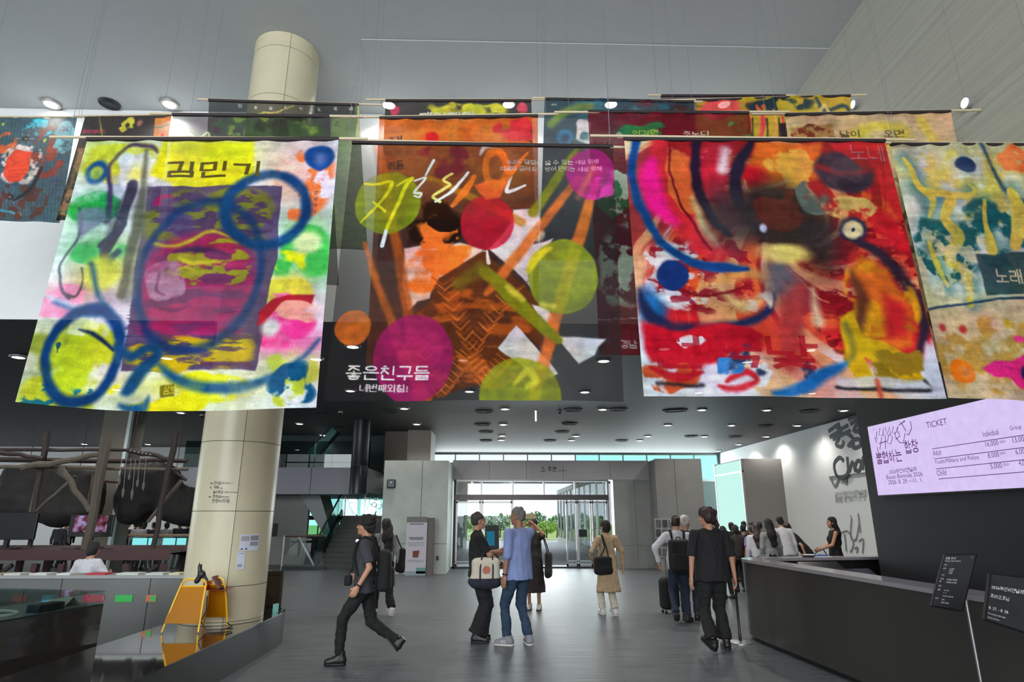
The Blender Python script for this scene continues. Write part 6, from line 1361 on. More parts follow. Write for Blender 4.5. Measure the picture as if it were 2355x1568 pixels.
def sdf_obj(name, q, M4, m, parent=None):
    p_, f_ = q.mesh(); me = mesh_np(name, p_, f_); o = new_obj(name, me, m, parent, True); return o
def placed(name, lab, cat, mw, group=None):
    o = thing(name, lab, cat, group=group); o.matrix_world = mw; return o
def backpack(J, lab, m, w=.17, hgt=.24, dp=.09, z=1.13, pocket=True):
    S = J['S']; t = placed('backpack', lab, 'backpack', J['mw'])
    c_ = J['Tq'](0, -.155 - dp, z); Rt = J['Rt']
    q = Sdf(c_ - .42, c_ + .42, .013); q.rbox(c_, (w, dp, hgt), .07, R=Rt); q.ripple(.006, 30, 3); p_, f_ = q.mesh(); new_obj('pack', mesh_np('pack', p_*S, f_), m, t, True)
    if pocket:
        c2 = c_ + Rt @ np.array([0, -dp - .005, -hgt*.35]); q = Sdf(c2 - .3, c2 + .3, .012); q.rbox(c2, (w*.8, .035, hgt*.5), .03, R=Rt); p_, f_ = q.mesh(); new_obj('front_pocket', mesh_np('front_pocket', p_*S, f_), m, t, True)
    for sg in (-1, 1):
        T = J['Tq']; pts = [T(sg*.09, -.16, z + hgt*.75), T(sg*.115, -.10, 1.475), T(sg*.12, .0, 1.495), T(sg*.125, .10, 1.42), T(sg*.135, .135, 1.25), T(sg*.15, .06, 1.05), T(sg*.13, -.14, z - hgt*.7)]
        MB().tube([Vector(p*S) for p in pts], .019, 8).build('shoulder_strap', m, t, smooth=True)
    MB().tube([Vector(J['Tq'](x, -.17, z + hgt + d)*S) for x, d in ((-.04, -.01), (-.03, .04), (.03, .04), (.04, -.01))], .009, 6).build('grab_loop', m, t)
    return t
def tote(J, lab, c_, half, m, rz=0, mb=None, straps=None, sag=.03, name='tote_bag'):
    """hanging cloth bag; c_: bag centre in body units; straps: list of point lists"""
    S = J['S']; t = placed(name, lab, 'bag', J['mw'])
    c_ = np.array(c_, float); half = np.array(half, float); R = rotm(rz); q = Sdf(c_ - np.linalg.norm(half) - .06, c_ + np.linalg.norm(half) + .06, .012)
    q.rbox(c_, half, min(half)*.8, R=R); q.ell(c_ - np.array([0, 0, half[2]*.55]), half*np.array([1.02, 1.25, .5]), .05, R); q.ripple(.006, 28, 9); p_, f_ = q.mesh()
    if mb is None: new_obj('sack', mesh_np('sack', p_*S, f_), m, t, True)
    else:
        q2 = Sdf.__new__(Sdf); q2.__dict__ = dict(q.__dict__); q2.D = q.D.copy(); q2.plane(c_ - np.array([0, 0, half[2]*.38]), (0, 0, -1)); p_, f_ = q2.mesh(); new_obj('sack', mesh_np('sack', p_*S, f_), m, t, True)
        q.D = q.D - .003; q.plane(c_ - np.array([0, 0, half[2]*.38]), (0, 0, 1)); p_, f_ = q.mesh(); new_obj('sack_bottom', mesh_np('sack_bottom', p_*S, f_), mb, t, True)
    for s_ in straps or []:
        MB().tube([Vector(np.array(p, float)*S) for p in s_], .011, 6).build('strap', mb or m, t, smooth=True)
    return t
# ---- the walking man with headphones (heading left)
HX = lambda x, y: tuple(gz(x, y))
p = gz(832, 1524)
J = person('man in grey tee with black backpack and headphones walking to the left', (p.x, p.y, 0), 94, 1.68, 2, hair='curly', haircol='black', top=F_char, bottom=F_tblack, hem=.84, leg=1.02, lean=2, pelvis=(0, .02, .90), sleeve_len=.82, loose=.012,
    ankleL=(-.10, .26, .09), ankleR=(.10, -.42, .22), footL=(6, 0), footR=(0, -48), kneeL=(0, 1, 0), kneeR=(0, 1, 0), wristL=(-.29, .07, .89), elbowL=(-.3, -1, 0), wristR=(.25, .16, .98), elbowR=(.4, -1, 0), head=(0, -6), shoes=M_shoeblack, boot=.07, curlL=55)
backpack(J, 'black backpack on the walking man with headphones', F_bag, .15, .25, .085, 1.08)
hpn = placed('headphones', 'black headphones hanging round the walking man\'s neck', 'headphones', J['mw'])
MB().tube([Vector(J['Tq'](.085*math.sin(a), -.02 - .085*math.cos(a), 1.50 - .03*(1 - math.cos(a))*.8)*J['S']) for a in np.linspace(-2.4, 2.4, 17)], .011, 8).build('headband', F_bag, hpn, smooth=True)
for sg in (-1, 1):
    c_ = J['Tq'](sg*.085, .085, 1.452)*J['S']; q = Sdf(c_ - .09, c_ + .09, .007); q.ell(c_, (.028, .034, .04), .01); p_, f_ = q.mesh(); cup = new_obj('ear_cup', mesh_np('ear_cup', p_, f_), F_bag, hpn, True)
    MB().lathe([(0, 0), (.022, 0), (.022, .006), (0, .006)], 14).build('cup_plate', M_steel, cup).matrix_local = Matrix.Translation(Vector(c_) + Vector((sg*.026, .006, 0))) @ Matrix.Rotation(sg*math.pi/2, 4, 'Y')
bg = placed('waist_pouch', 'small black camera pouch at the walking man\'s front', 'pouch', J['mw']); c_ = J['Tq'](.02, .21, .98)*J['S']; q = Sdf(c_ - .15, c_ + .15, .011); q.rbox(c_, (.055, .045, .06), .025); p_, f_ = q.mesh(); new_obj('pouch', mesh_np('pouch', p_, f_), F_bag, bg, True); MB().tube([Vector(J['Tq'](*v)*J['S']) for v in ((.1, .12, 1.3), (.06, .18, 1.1), (.03, .2, 1.03))], .008, 6).build('strap', F_bag, bg)
def watch(J, sd, m=None):
    e = J['el'][sd]; w = J['wr'][sd]; d = (w - e)/np.linalg.norm(w - e); c_ = w - d*.025; S = J['S']
    u = Vector(d); x = u.orthogonal().normalized(); y = u.cross(x)
    pts = [Vector(c_*S) + (x*math.cos(a) + y*math.sin(a))*.031*S for a in np.linspace(0, 2*math.pi, 15)]
    b = MB().tube(pts, .009, 6, False).build('wristwatch', m or M_shoeblack, J['t'], smooth=True); return b
watch(J, 'L')
# ---- woman with long hair behind him
p = gz(878, 1415)
J = person('woman with long black hair in a pale top walking behind the backpack man', (p.x, p.y, 0), 28, 1.6, 1, female=True, hair='long', top=F_grey, bottom=F_tblack, hem=.80, loose=.03, sleeve='long', leg=1.15, cuff=.07, ankleL=(-.1, .2, .085), ankleR=(.1, -.24, .13), footR=(0, -30), shoes=M_shoewhite, sole=M_shoewhite, head=(20, 0), wristL=(-.16, .32, 1.32), elbowL=(-1, -.4, -.6), wristR=(.3, -.04, .88))
tote(J, 'black tote with white prints on the long-haired woman\'s right arm', (.30, -.06, .98), (.05, .15, .22), F_bag, straps=[[J['shR'] + np.array([.02, .07, .03]), J['shR'] + np.array([.09, .1, -.15]), (.3, .05, 1.18)], [J['shR'] + np.array([.02, -.06, .04]), J['shR'] + np.array([.09, -.12, -.15]), (.3, -.15, 1.18)]])
tote(J, 'black shoulder bag with cream straps on the long-haired woman\'s left side', (-.22, -.12, 1.02), (.12, .06, .16), F_bag, straps=[])
# ---- man in black tee with cream tote
p = gz(1098, 1474)
J = person('man in black tee holding a camera, facing the man in blue', (p.x, p.y, 0), -80, 1.70, 2, hair='short', haircol='brush', top=F_black, bottom=F_tblack, hem=.88, leg=1.42, cuff=.095, sleeve_len=.8, head=(4, -4), lean=-2, ankleL=(-.1, .04, .085), ankleR=(.1, -.02, .085), footL=(10, 0), footR=(-20, 0), wristL=(-.10, .36, 1.20), elbowL=(-.5, -.6, -1), wristR=(.10, .33, 1.02), elbowR=(.5, -.8, -.6), curlR=60, curlL=50, wide=1.04, loose=.01)
tote(J, 'cream canvas tote with dark base hanging from the black tee man\'s arm', (.27, .06, .93), (.09, .20, .20), F_canvas, 0, F_navy, straps=[[(.36, -.03, .78), (.37, -.03, 1.0), (.33, .0, 1.16), (.26, .04, 1.2), (.2, .04, 1.14)], [(.36, .15, .78), (.37, .15, 1.0), (.33, .15, 1.12), (.26, .16, 1.16), (.2, .16, 1.1)]])
lg = MB().lathe([(0, 0), (.055, 0)], 18).build('round_print', mat('faded_red_print', rgb(186, 110, 96), .8, var=.3, scale=40), [o_ for o_ in bpy.data.objects if o_.name.startswith('tote_bag')][-1]); lg.matrix_local = Matrix.Translation(Vector((.368, .06, .97))*J['S']) @ Matrix.Rotation(math.pi/2, 4, 'Y')
cm = placed('camera', 'black camera hanging from the hand of the black tee man', 'camera', J['mw']); c_ = np.array((.12, .40, .96))*J['S']; q = Sdf(c_ - .14, c_ + .14, .008); q.rbox(c_, (.05, .035, .04), .012); q.cap(c_, c_ + np.array([.09, .02, -.01]), .032, .03, .006, flat='b'); p_, f_ = q.mesh(); new_obj('camera_body', mesh_np('camera_body', p_, f_), F_bag, cm, True); MB().tube([c_ + np.array(v) for v in ((0, .05, .03), (.01, .07, .12), (0, 0, .14), (0, -.05, .05))], .007, 6).build('camera_strap', F_bag, cm)
watch(J, 'R')
# ---- tall man in blue shirt and jeans
p = gz(1194, 1484)
J = person('tall grey-haired man in pale blue shirt and jeans seen from behind', (p.x, p.y, 0), 42, 1.77, 2, hair='short', haircol='grey', tan=True, top=F_blue, bottom=F_denim, hem=.81, sleeve='rolled', loose=.03, leg=1.02, cuff=.06, head=(24, 0), ankleL=(-.12, .10, .085), ankleR=(.13, -.05, .085), footL=(36, 0), footR=(-30, 0), wristR=(.16, .42, 1.14), elbowR=(.6, -.8, -.6), wristL=(-.27, .0, .85), shoes=M_shoegrey, sole=M_shoewhite, fold=.006, wide=1.05, curlR=42)
watch(J, 'L')
sh_ = [c for c in J['t'].children if c.name.startswith('shoe')][0]
Rf_ = rotm(36, 0); an_ = np.array((-.12, .10, .085))
for k in range(3):
    for sg in (-1, 1): MB().tube([Vector((Rf_ @ np.array((sg*(.047 + .0), .02 + k*.022 + t_*.02, -.055 + t_*.06 )) + an_)*J['S']) for t_ in (0, .35, .7)], .005, 6).build('stripe', M_shoewhite, sh_)
# ---- woman taking a photo behind the blue shirt
p = gz(1229, 1402)
J = person('woman in a dark dress raising a phone, half hidden by the man in blue', (p.x, p.y, 0), 168, 1.58, 1, female=True, hair='tied', haircol='black', top=F_dark, top_name='dress', bottom=None, hem=.34, skirt=.23, pelvis=(0, 0, .948), sleeve_len=.6, wristL=(-.05, .26, 1.66), elbowL=(-.8, .2, -.7), wristR=(.12, .26, 1.66), elbowR=(1, .2, -.4), shoes=M_shoewhite, head=(0, 4), curlL=50, curlR=50)
ph = placed('phone', 'pale phone held up by the woman behind the man in blue', 'phone', J['mw']); B(((-.09, .335, 1.60), (.11, .345, 1.69))).build('phone_body', mat('phone_gold', rgb(196, 170, 120), .4, var=0), ph, bevel=.004); B(((-.085, .330, 1.605), (.105, .336, 1.685))).build('phone_screen', M_eye, ph)
tote(J, 'dark slouchy tote on the shoulder of the phone-raising woman', (-.30, -.02, .86), (.06, .17, .24), fabric('charcoal_bag', (46, 46, 46)), straps=[[J['shL'] + np.array([-.01, .06, .06]), (-.27, .1, 1.2), (-.3, .1, 1.06)], [J['shL'] + np.array([-.01, -.06, .06]), (-.27, -.12, 1.2), (-.3, -.12, 1.06)]])
# ---- woman in beige
p = gz(1401, 1414)
J = person('woman in a long beige dress with black shoulder bag walking towards the doors', (p.x, p.y, 0), 14, 1.57, 2, female=True, hair='bob', haircol='black', top=F_beige, top_name='dress', bottom=F_cream, hem=.42, skirt=.245, skirt_dy=-.03, loose=.03, sleeve='long', fold=.008, leg=1.05, cuff=.065, head=(22, 0), ankleL=(-.09, .1, .085), ankleR=(.08, -.1, .10), footR=(0, -15), shoes=M_shoewhite, sole=M_shoewhite, wristR=(.33, -.02, .90), elbowR=(.8, -.5, 0), wristL=(-.24, .14, .98), elbowL=(-.8, -.6, 0))
tote(J, 'black slouchy shoulder bag on the woman in beige', (-.17, -.20, .92), (.19, .055, .16), F_bag, 8, straps=[[J['shL'] + np.array([.05, .08, .02]), J['shL'] + np.array([.04, -.04, .07]), (-.12, -.19, 1.24), (-.26, -.2, 1.02)], [J['shL'] + np.array([.06, .08, .02]), J['shL'] + np.array([.055, -.05, .07]), (-.09, -.2, 1.24), (-.05, -.21, 1.02)]])
# ---- backpack person, white-haired person, man in black
p = gz(1570, 1432)
J = person('short-haired person in white shirt with big dark backpack seen from behind', (p.x, p.y, 0), -8, 1.66, 1, hair='short', haircol='brown', top=F_white, bottom=F_denimd, hem=.84, sleeve='long', loose=.02, head=(-22, 0), ankleL=(-.11, -.14, .16), footL=(10, -40), ankleR=(.11, .06, .085), footR=(-30, 0), wristL=(-.34, -.02, .96), elbowL=(-1, -.4, 0), lean=3, wristR=(.25, .2, 1.0))
backpack(J, 'big dark backpack on the person in white shirt', F_bag, .19, .27, .10, 1.07)
p = gz(1548, 1412)
su = thing('suitcase', 'dark upright soft suitcase beside the backpack person', 'suitcase', (p.x - .02, p.y + .1, 0), .2)
q = Sdf((-.3, -.25, .02), (.3, .25, .62), .013); q.rbox((0, 0, .33), (.17, .12, .27), .09); p_, f_ = q.mesh(); new_obj('shell', mesh_np('shell', p_, f_), F_bag, su, True)
for sx in (-.11, .11):
    for sy in (-.07, .07): MB().lathe([(0, -.012), (.028, -.012), (.028, .012), (0, .012)], 12).build('wheel', M_shoeblack, su).matrix_local = Matrix.Translation((sx, sy, .03)) @ Matrix.Rotation(math.pi/2, 4, 'Y')
MB().tube([(-.08, -.09, .58), (-.08, -.09, .9), (.08, -.09, .9), (.08, -.09, .58)], .01, 6).build('pull_handle', M_darksteel, su)
p = gz(1602, 1436); 
J = person('white-haired person in a dark top standing between backpack and black tee', (p.x + .06, p.y + .45, 0), -15, 1.66, 1, hair='short', haircol='white', top=F_navy, bottom=F_denimd, hem=.86, sleeve='long', head=(-30, 0))
p = gz(1652, 1492)
J = person('man in loose black shirt and trousers with reddish hair seen from behind', (p.x, p.y, 0), 4, 1.76, 2, hair='mullet', haircol='red', top=F_black, bottom=F_tblack, hem=.82, loose=.035, sleeve_len=1.0, wide=1.1, leg=1.15, cuff=.075, head=(38, 2), ankleL=(-.13, -.16, .12), footL=(25, -28), ankleR=(.11, .0, .085), footR=(-8, 0), wristL=(-.30, -.02, .84), elbowL=(-.6, -.6, 0), wristR=(.30, -.02, .86), shoes=M_shoeblack, boot=.04)
# ---- the queue at the back right
crowd = [
 (1663, 1226, 13.6, 1.62, 10, 'short', 'black', F_black, 'dark-haired person in black with white bag strap just right of the reddish hair', {}),
 (1682, 1213, 17.0, 1.62, 0, 'bob', 'red', F_black, 'auburn-haired person at the back of the queue', {}),
 (1692, 1222, 14.8, 1.6, 0, 'bob', 'black', F_dark, 'black-bobbed person in dark top in the queue', {}),
 (1711, 1210, 17.6, 1.62, 0, 'short', 'black', F_navy, 'dark-haired person far back in the queue below the bright pane edge', {}),
 (1709, 1218, 15.0, 1.55, -30, 'short', 'black', F_black, 'person in black holding a pale pouch in the queue', {'sleeve_len': .8, 'wristR': (.22, .3, 1.0)}),
 (1730, 1212, 16.4, 1.62, 0, 'short', 'black', F_olive, 'round-headed person against the bright pane in the queue', {}),
 (1729, 1222, 14.4, 1.5, 15, 'short', 'brown', F_lav, 'person in lavender top in the middle of the queue', {}),
 (1747, 1212, 16.8, 1.64, 0, 'short', 'black', F_olive, 'person in olive at the right side of the bright pane', {}),
 (1739, 1216, 14.0, 1.60, -12, 'long', 'brown', F_white, 'long-haired person in white sleeves with a black waistcoat bag', {'sleeve': 'long'}),
 (1767, 1206, 13.4, 1.66, 8, 'long', 'black', F_grey, 'long-haired woman in grey jacket in the queue', {'sleeve': 'long', 'female': True, 'loose': .03}),
 (1803, 1211, 14.0, 1.66, 6, 'short', 'black', F_white, 'man in white shirt bending over the queue table', {'lean': 14, 'sleeve': 'long', 'loose': .02}),
 (1850, 1214, 14.2, 1.70, 62, 'short', 'brown', F_black, 'person in black leaning far left beside the white shirt', {'lean': 38}),
]
for (x_, y_, Yd, hh, rz, hr_, hcol_, tp, lab, ex) in crowd:
    q_ = at(x_, y_, Yd); hh = max(1.44, min(1.75, at(x_, y_ - 9, Yd).z*(1.02 if 'lean' not in ex else 1.1))); person(lab, (q_.x, q_.y, 0), rz, hh, 0, hair=hr_, haircol=hcol_, top=tp, bottom=F_tblack, hem=.84, group='people queueing at the back right', **ex)
q_ = at(1918, 1240, 13.6)
J = person('woman in sleeveless black with blue basket bag standing apart by the wall', (q_.x, q_.y, 0), 78, 1.62, 1, hair='long', top=F_black, bottom=F_tblack, female=True, sleeve='none', hem=.84, wristL=(-.16, .34, 1.06), elbowL=(-.6, -1, -.5), wristR=(.12, .3, 1.04), elbowR=(.6, -1, -.5), head=(4, -6), loose=.05)
tote(J, 'blue basket bag held by the woman in sleeveless black', (-.1, .36, .80), (.09, .19, .13), fabric('blue_basket', (30, 84, 160), .3, 20), straps=[[(-.1, .22, .92), (-.13, .3, 1.06), (-.13, .36, 1.07), (-.1, .5, .92)]], name='basket_bag')
# ================================================================== LEFT SIDE: PLATFORM, CASE, COUNTER, INSTALLATION
M_gloss = mat('black_glossy_top', rgb(46, 46, 46), .06, .0, var=.04, spec=.9, coat=1.0)
M_platside = mat('dark_platform_side', rgb(50, 50, 51), .35, .1, var=.08, coat=.3)
plat = thing('low_platform', 'low dark glossy platform running along the left towards the column', 'platform', (-2.85, 9.5, 0))
out_ = [(0, -8.5), (0, -.35), (-.05, -.14), (-.17, -.03), (-.35, 0), (-1.12, 0), (-1.12, -8.5)]
MB().prism(out_, 0, .39).build('plinth', M_platside, plat)
MB().prism([(x + (.004 if x > -1 else 0), y) for x, y in out_], .39, .402).build('top_slab', M_gloss, plat)
bp_ = thing('brown_glass_panel', 'upright brown glass panel just right of the cream column', 'glass panel', (-3.17, 9.36, .402))
B(((-.22, -.006, 0), (.2, .006, .5))).build('pane', glass_mat('brown_glass', (.22, .15, .11, 1), .06), bp_); B(((.17, -.012, 0), (.2, .012, .52))).build('edge_post', M_darksteel, bp_); B(((-.24, -.02, 0), (.22, .02, .02))).build('foot', M_darksteel, bp_)
gc = thing('glass_offcut', 'small pale teal glass piece at the rounded platform corner', 'glass piece', (-3.0, 9.12, .402))
MB().prism([(0, 0), (.05, .02), (.06, .06), (.03, .09)], 0, .1).build('piece', mat('pale_teal_glass', rgb(150, 226, 220), .1, var=0, emit=rgb(150, 226, 220), estr=0.0), gc)
# display case with glass lid, rotated a little
dcs = thing('display_case', 'black display case with a glass lid at the lower left', 'display case', (-4.03, 6.98, 0), math.radians(-12))
M_case = mat('case_gloss_black', rgb(50, 48, 46), .07, 0, var=.05, spec=.7, coat=.6)
B(((-1.3, -4.5, 0), (0, 0, .77))).build('case_body', M_case, dcs); B(((-1.3, -4.5, .77), (0, 0, .782))).build('case_rim', M_darksteel, dcs)
B(((-1.27, -4.47, .782), (-.03, -.03, .786))).build('tray', mat('case_tray_grey', rgb(96, 104, 102), .6, var=.1), dcs)
for lo, hi in (((-.012, -4.5, .782), (0, 0, .90)), ((-1.3, -4.5, .782), (-1.288, 0, .90)), ((-1.288, -.012, .782), (-.012, 0, .90))): B((lo, hi)).build('side_glass', M_clear, dcs)
B(((-1.3, -4.5, .90), (0, 0, .91))).build('lid_glass', glass_mat('greenish_lid', (.80, .92, .88, 1), .12), dcs)
Mw = lambda v: dcs.matrix_basis @ Vector(v)
rz_ = math.radians(-12)
def case_item(nm, lab, cat, x, y, f):
    w_ = Matrix.Translation((-4.03, 6.98, 0)) @ Matrix.Rotation(rz_, 4, 'Z') @ Vector((x, y, .786)); o = thing(nm, lab, cat, w_, rz_); f(o); return o
case_item('necklace', 'looped pale bead necklace lying in the display case', 'necklace', -.45, -.9, lambda o: MB().tube([(.33*math.cos(a), .2*math.sin(a), .015) for a in np.linspace(0, 6.28, 25)], .014, 6, False).build('beads', mat('pale_beads', rgb(190, 200, 190), .4), o))
case_item('stone', 'small black stone inside the necklace in the case', 'stone', -.5, -.95, lambda o: MB().lathe([(0, 0), (.06, .01), (.05, .05), (0, .07)], 12).build('stone_body', mat('black_stone', rgb(24, 24, 26), .4), o, smooth=True))
case_item('card_box', 'folded cream card tent at the corner of the case', 'card', -.25, -.25, lambda o: MB().add([(-.12, -.1, 0), (.12, -.1, 0), (.12, .0, .09), (-.12, .0, .09), (-.12, .1, 0), (.12, .1, 0)], [(0, 1, 2, 3), (3, 2, 5, 4), (0, 4, 5, 1)]).build('card_fold', mat('cream_card', rgb(186, 184, 166), .7), o, solid=.002))
case_item('label_card', 'tilted cream label card near the left edge of the case', 'card', -.2, -1.55, lambda o: MB().box((-.1, -.08, .0), (.1, .08, .006), Matrix.Rotation(.4, 4, 'X') @ Matrix.Translation((0, 0, .035))).build('card_plate', _mats['cream_card'], o))
case_item('black_block', 'small black metal block on the near corner of the case', 'block', -.12, -.55, lambda o: B(((-.08, -.14, 0), (.06, .14, .07))).build('block_body', mat('black_block', rgb(22, 22, 24), .3, var=.1), o, bevel=.006))
# counter with ledge behind the platform
ctr = thing('information_counter', 'long grey counter with a pale ledge left of the column', 'counter', (-9.2, 8.85, 0))
M_ctr = mat('counter_grey', rgb(104, 106, 104), .3, .1, var=.08, scale=1.5, coat=.2)
for a, b in ((0, 1.75), (1.76, 3.5), (3.51, 4.65), (4.66, 5.2)): B(((a, 0, 0), (b, .04, .86))).build('front_panel', M_ctr, ctr)
B(((0, .04, 0), (5.2, .3, .80))).build('counter_body', M_ctr, ctr); B(((0, -.03, .86), (5.2, .34, .9))).build('ledge', mat('ledge_pale', rgb(150, 152, 150), .4), ctr)
cards = [(28, 60, (190, 96, 70), 'faded orange'), (98, 131, (108, 176, 200), 'light blue'), (192, 238, (206, 40, 70), 'crimson'), (266, 303, (52, 186, 84), 'bright green'), (336, 358, (190, 120, 90), 'red and green')]
for x0, x1, cc, nm in cards:
    a = at(x0, 1368, 8.84); b = at(x1, 1384, 8.84)
    o = thing('colour_card', '%s card stuck on the grey counter front' % nm, 'card', (a.x, 8.848, b.z)); B(((0, -.006, 0), (b.x - a.x, 0, a.z - b.z))).build('card_sheet', mat('card_' + nm.replace(' ', '_'), rgb(*cc), .5, var=.05), o)
    if 'green' in nm and 'red' in nm: B((((b.x - a.x)*.5, -.007, .01), ((b.x - a.x)*.95, -.0062, a.z - b.z - .01))).build('green_half', _mats.get('card_bright_green'), o)
for i, (x0, x1, cc, nm) in enumerate(((0, 22, (150, 140, 110), 'tan'), (26, 64, (196, 196, 190), 'white, nearest the left edge'), (84, 124, (200, 202, 200), 'white, left of the seated woman'), (146, 176, (206, 208, 206), 'white, under the seated woman'), (211, 256, (176, 44, 62), 'red'), (282, 330, (196, 204, 196), 'mint white'), (347, 386, (190, 198, 194), 'pale grey'), (400, 424, (206, 200, 160), 'cream'))):
    a = at(x0, 1319, 9.0); b = at(x1, 1319, 9.0); o = thing('booklet', '%s booklet lying on the counter ledge' % nm, 'booklet', (a.x, 8.86, .9), group='booklets on the counter ledge')
    B(((0, 0, 0), (b.x - a.x, .2, .018))).build('pages', mat('booklet_%d' % i, rgb(*cc), .6, var=.03), o); B(((-.003, -.003, .018), (b.x - a.x + .003, .203, .021))).build('cover', mat('bookcover_%d' % i, rgb(*[min(255, int(v*1.05)) for v in cc]), .5, var=.03), o)
# seated woman in white behind the counter, on a stool
w_ = at(196, 1300, 10.2)
J = person('woman in white sitting with her back turned behind the grey counter', (w_.x, w_.y, 0), -6, 1.62, 1, female=True, hair='bob', haircol='black', top=F_white, bottom=F_tblack, hem=.84, pelvis=(0, 0, .56), ankleL=(-.12, .42, .085), ankleR=(.12, .42, .085), lean=10, sleeve_len=.9, loose=.03, wristL=(-.2, .35, .85), wristR=(.2, .35, .85))
so = thing('stool', 'low stool under the seated woman in white', 'stool', (w_.x, w_.y - .02, 0)); MB().lathe([(0, .36), (.17, .36), (.18, .4), (.17, .425), (0, .43)], 20).build('seat', M_shoeblack, so, smooth=True)
for a in (.8, 2.4, 3.9, 5.5): MB().tube([(.1*math.cos(a), .1*math.sin(a), .37), (.17*math.cos(a), .17*math.sin(a), 0)], .014, 8).build('leg', M_steel, so)

# yellow frame stand with amber panels on the platform, and odds and ends
ya = thing('yellow_frame_stand', 'yellow tube frame stand with amber panels on the glossy platform', 'stand', (-3.47, 7.56, .402))
M_ytube = mat('yellow_tube', rgb(246, 190, 40), .35, var=.03); 
def amber():
    m = bpy.data.materials.new('amber_acrylic'); m.use_nodes = True; nt = m.node_tree; N = nt.nodes; L = nt.links
    for n in list(N): N.remove(n)
    o_ = N.new('ShaderNodeOutputMaterial'); tr = N.new('ShaderNodeBsdfTransparent'); tr.inputs[0].default_value = rgb(226, 160, 20); p_ = N.new('ShaderNodeBsdfPrincipled'); p_.inputs['Base Color'].default_value = rgb(206, 140, 10); p_.inputs['Roughness'].default_value = .15
    mx = N.new('ShaderNodeMixShader'); mx.inputs[0].default_value = .6; L.new(tr.outputs[0], mx.inputs[1]); L.new(p_.outputs[0], mx.inputs[2]); L.new(mx.outputs[0], o_.inputs[0]); return m
M_amber = amber()
def frame(y0, ytop, x0, x1, h):
    pts = [(x0 - .03, y0, .012), (x0 + .02, (y0 + ytop)/2, h*.55), (x0 + .05, ytop, h*.9), (x0 + .08, ytop, h*.97), (x0 + .12, ytop, h), (x1 - .08, ytop, h), (x1 - .04, ytop, h*.97), (x1 - .02, ytop, h*.9), (x1, (y0 + ytop)/2, h*.55), (x1 + .02, y0, .012)]
    f_ = MB().tube(pts, .011, 8).build('tube_frame', M_ytube, ya, smooth=True)
    MB().add([(x0 - .015, y0, .1), (x1 + .01, y0, .1), (x1 - .02, ytop, h*.86), (x0 + .045, ytop, h*.86)], [(0, 1, 2, 3)]).build('amber_panel', M_amber, ya, solid=.006)
    MB().tube([(x0 + .045, ytop, h*.86), (x1 - .02, ytop, h*.86)], .009, 6).build('cross_tube', M_ytube, ya)
frame(0.0, .14, -.18, .17, .55); frame(.46, .32, .07, .30, .55)
tr_ = thing('red_acrylic_tray', 'red acrylic tray holding a maroon card on the yellow stand', 'tray', (-3.26, 7.72, .83))
M_redac = glass_mat('red_acrylic', (.75, .06, .04, 1), .08)
B(((-.1, 0, 0), (.16, .22, .008))).build('tray_base', M_redac, tr_); B(((-.1, 0, .008), (-.092, .22, .09))).build('tray_side', M_redac, tr_)
MB().box((-.01, 0, 0), (.01, .14, .16), Matrix.Translation((.06, .05, .01)) @ Matrix.Rotation(-.6, 4, 'Y')).build('maroon_card', mat('maroon_card', rgb(104, 52, 50), .6), tr_)
bl = thing('black_clamp', 'black horned clamp perched on top of the yellow stand', 'clamp', (-3.40, 7.70, .952))
q = Sdf((-.12, -.1, -.08), (.16, .1, .24), .008); q.cap((-.03, 0, -.02), (.02, 0, .06), .03, .035, .02); q.cap((.0, 0, .05), (-.02, 0, .14), .028, .02, .02); q.cap((.02, 0, .06), (.09, 0, -.01), .024, .012, .02); q.cap((-.02, 0, .14), (-.03, 0, .19), .008, .005, .01); q.cap((0, 0, .13), (.005, 0, .18), .008, .005, .01); p_, f_ = q.mesh(); new_obj('clamp_body', mesh_np('clamp_body', p_, f_), mat('black_rubber', rgb(28, 28, 32), .4), bl, True)
cbl = thing('black_cable', 'thin black cable looping down to a coil on the platform', 'cable', (-3.2, 7.6, .41))
MB().tube([(-.1, .12, .36), (-.08, .1, .2), (-.12, .08, .1), (-.04, .06, .012), (.1, .1, .01), (.2, .16, .01), (.24, .1, .015), (.18, .06, .02), (.2, .18, .03), (.12, .22, .06)], .006, 6).build('cable_run', M_shoeblack, cbl)

# ---- wooden stage and pole scaffold
M_stage = mat('dark_red_wood', rgb(70, 38, 40), .5, var=.2, scale=3, stretch=(.3, 2, 2)); M_pole = mat('weathered_pole', rgb(92, 84, 74), .8, var=.25, scale=5, stretch=(4, 4, .6)); M_poled = mat('dark_pole', rgb(52, 42, 40), .7, var=.25, scale=5)
stg = thing('wooden_stage', 'dark red wooden stage on legs behind the grey counter', 'stage', (0, 12.0, 0))
for k in range(5): B(((-12.5, .05 + k*.42, 1.0), (-5.9, .45 + k*.42, 1.05))).build('plank', M_stage, stg)
B(((-12.5, 0, .88), (-5.9, .05, 1.06))).build('front_beam', M_stage, stg); B(((-12.5, 2.1, .86), (-5.9, 2.15, 1.0))).build('rear_beam', M_stage, stg); B(((-12.5, 0.02, .45), (-5.9, .08, .55))).build('low_rail', M_stage, stg)
for k in range(12):
    x = -12.3 + k*.57; MB().bar((x, .03, 0), (x + (.05 if k % 2 else -.05), .03, .82), .10).build('leg', M_stage, stg); MB().bar((x, 2.1, 0), (x, 2.1, .87), .10).build('leg', M_stage, stg)
for k in range(5): MB().bar((-12.2 + k*1.3, .06, .1), (-11.3 + k*1.3, .06, .8), .06).build('brace', M_poled, stg)
scf = thing('pole_scaffold', 'rough timber pole scaffold standing on the red stage', 'scaffold', (-8.5, 12.9, 1.05))
so_ = Vector((-8.5, 12.9, 1.05))
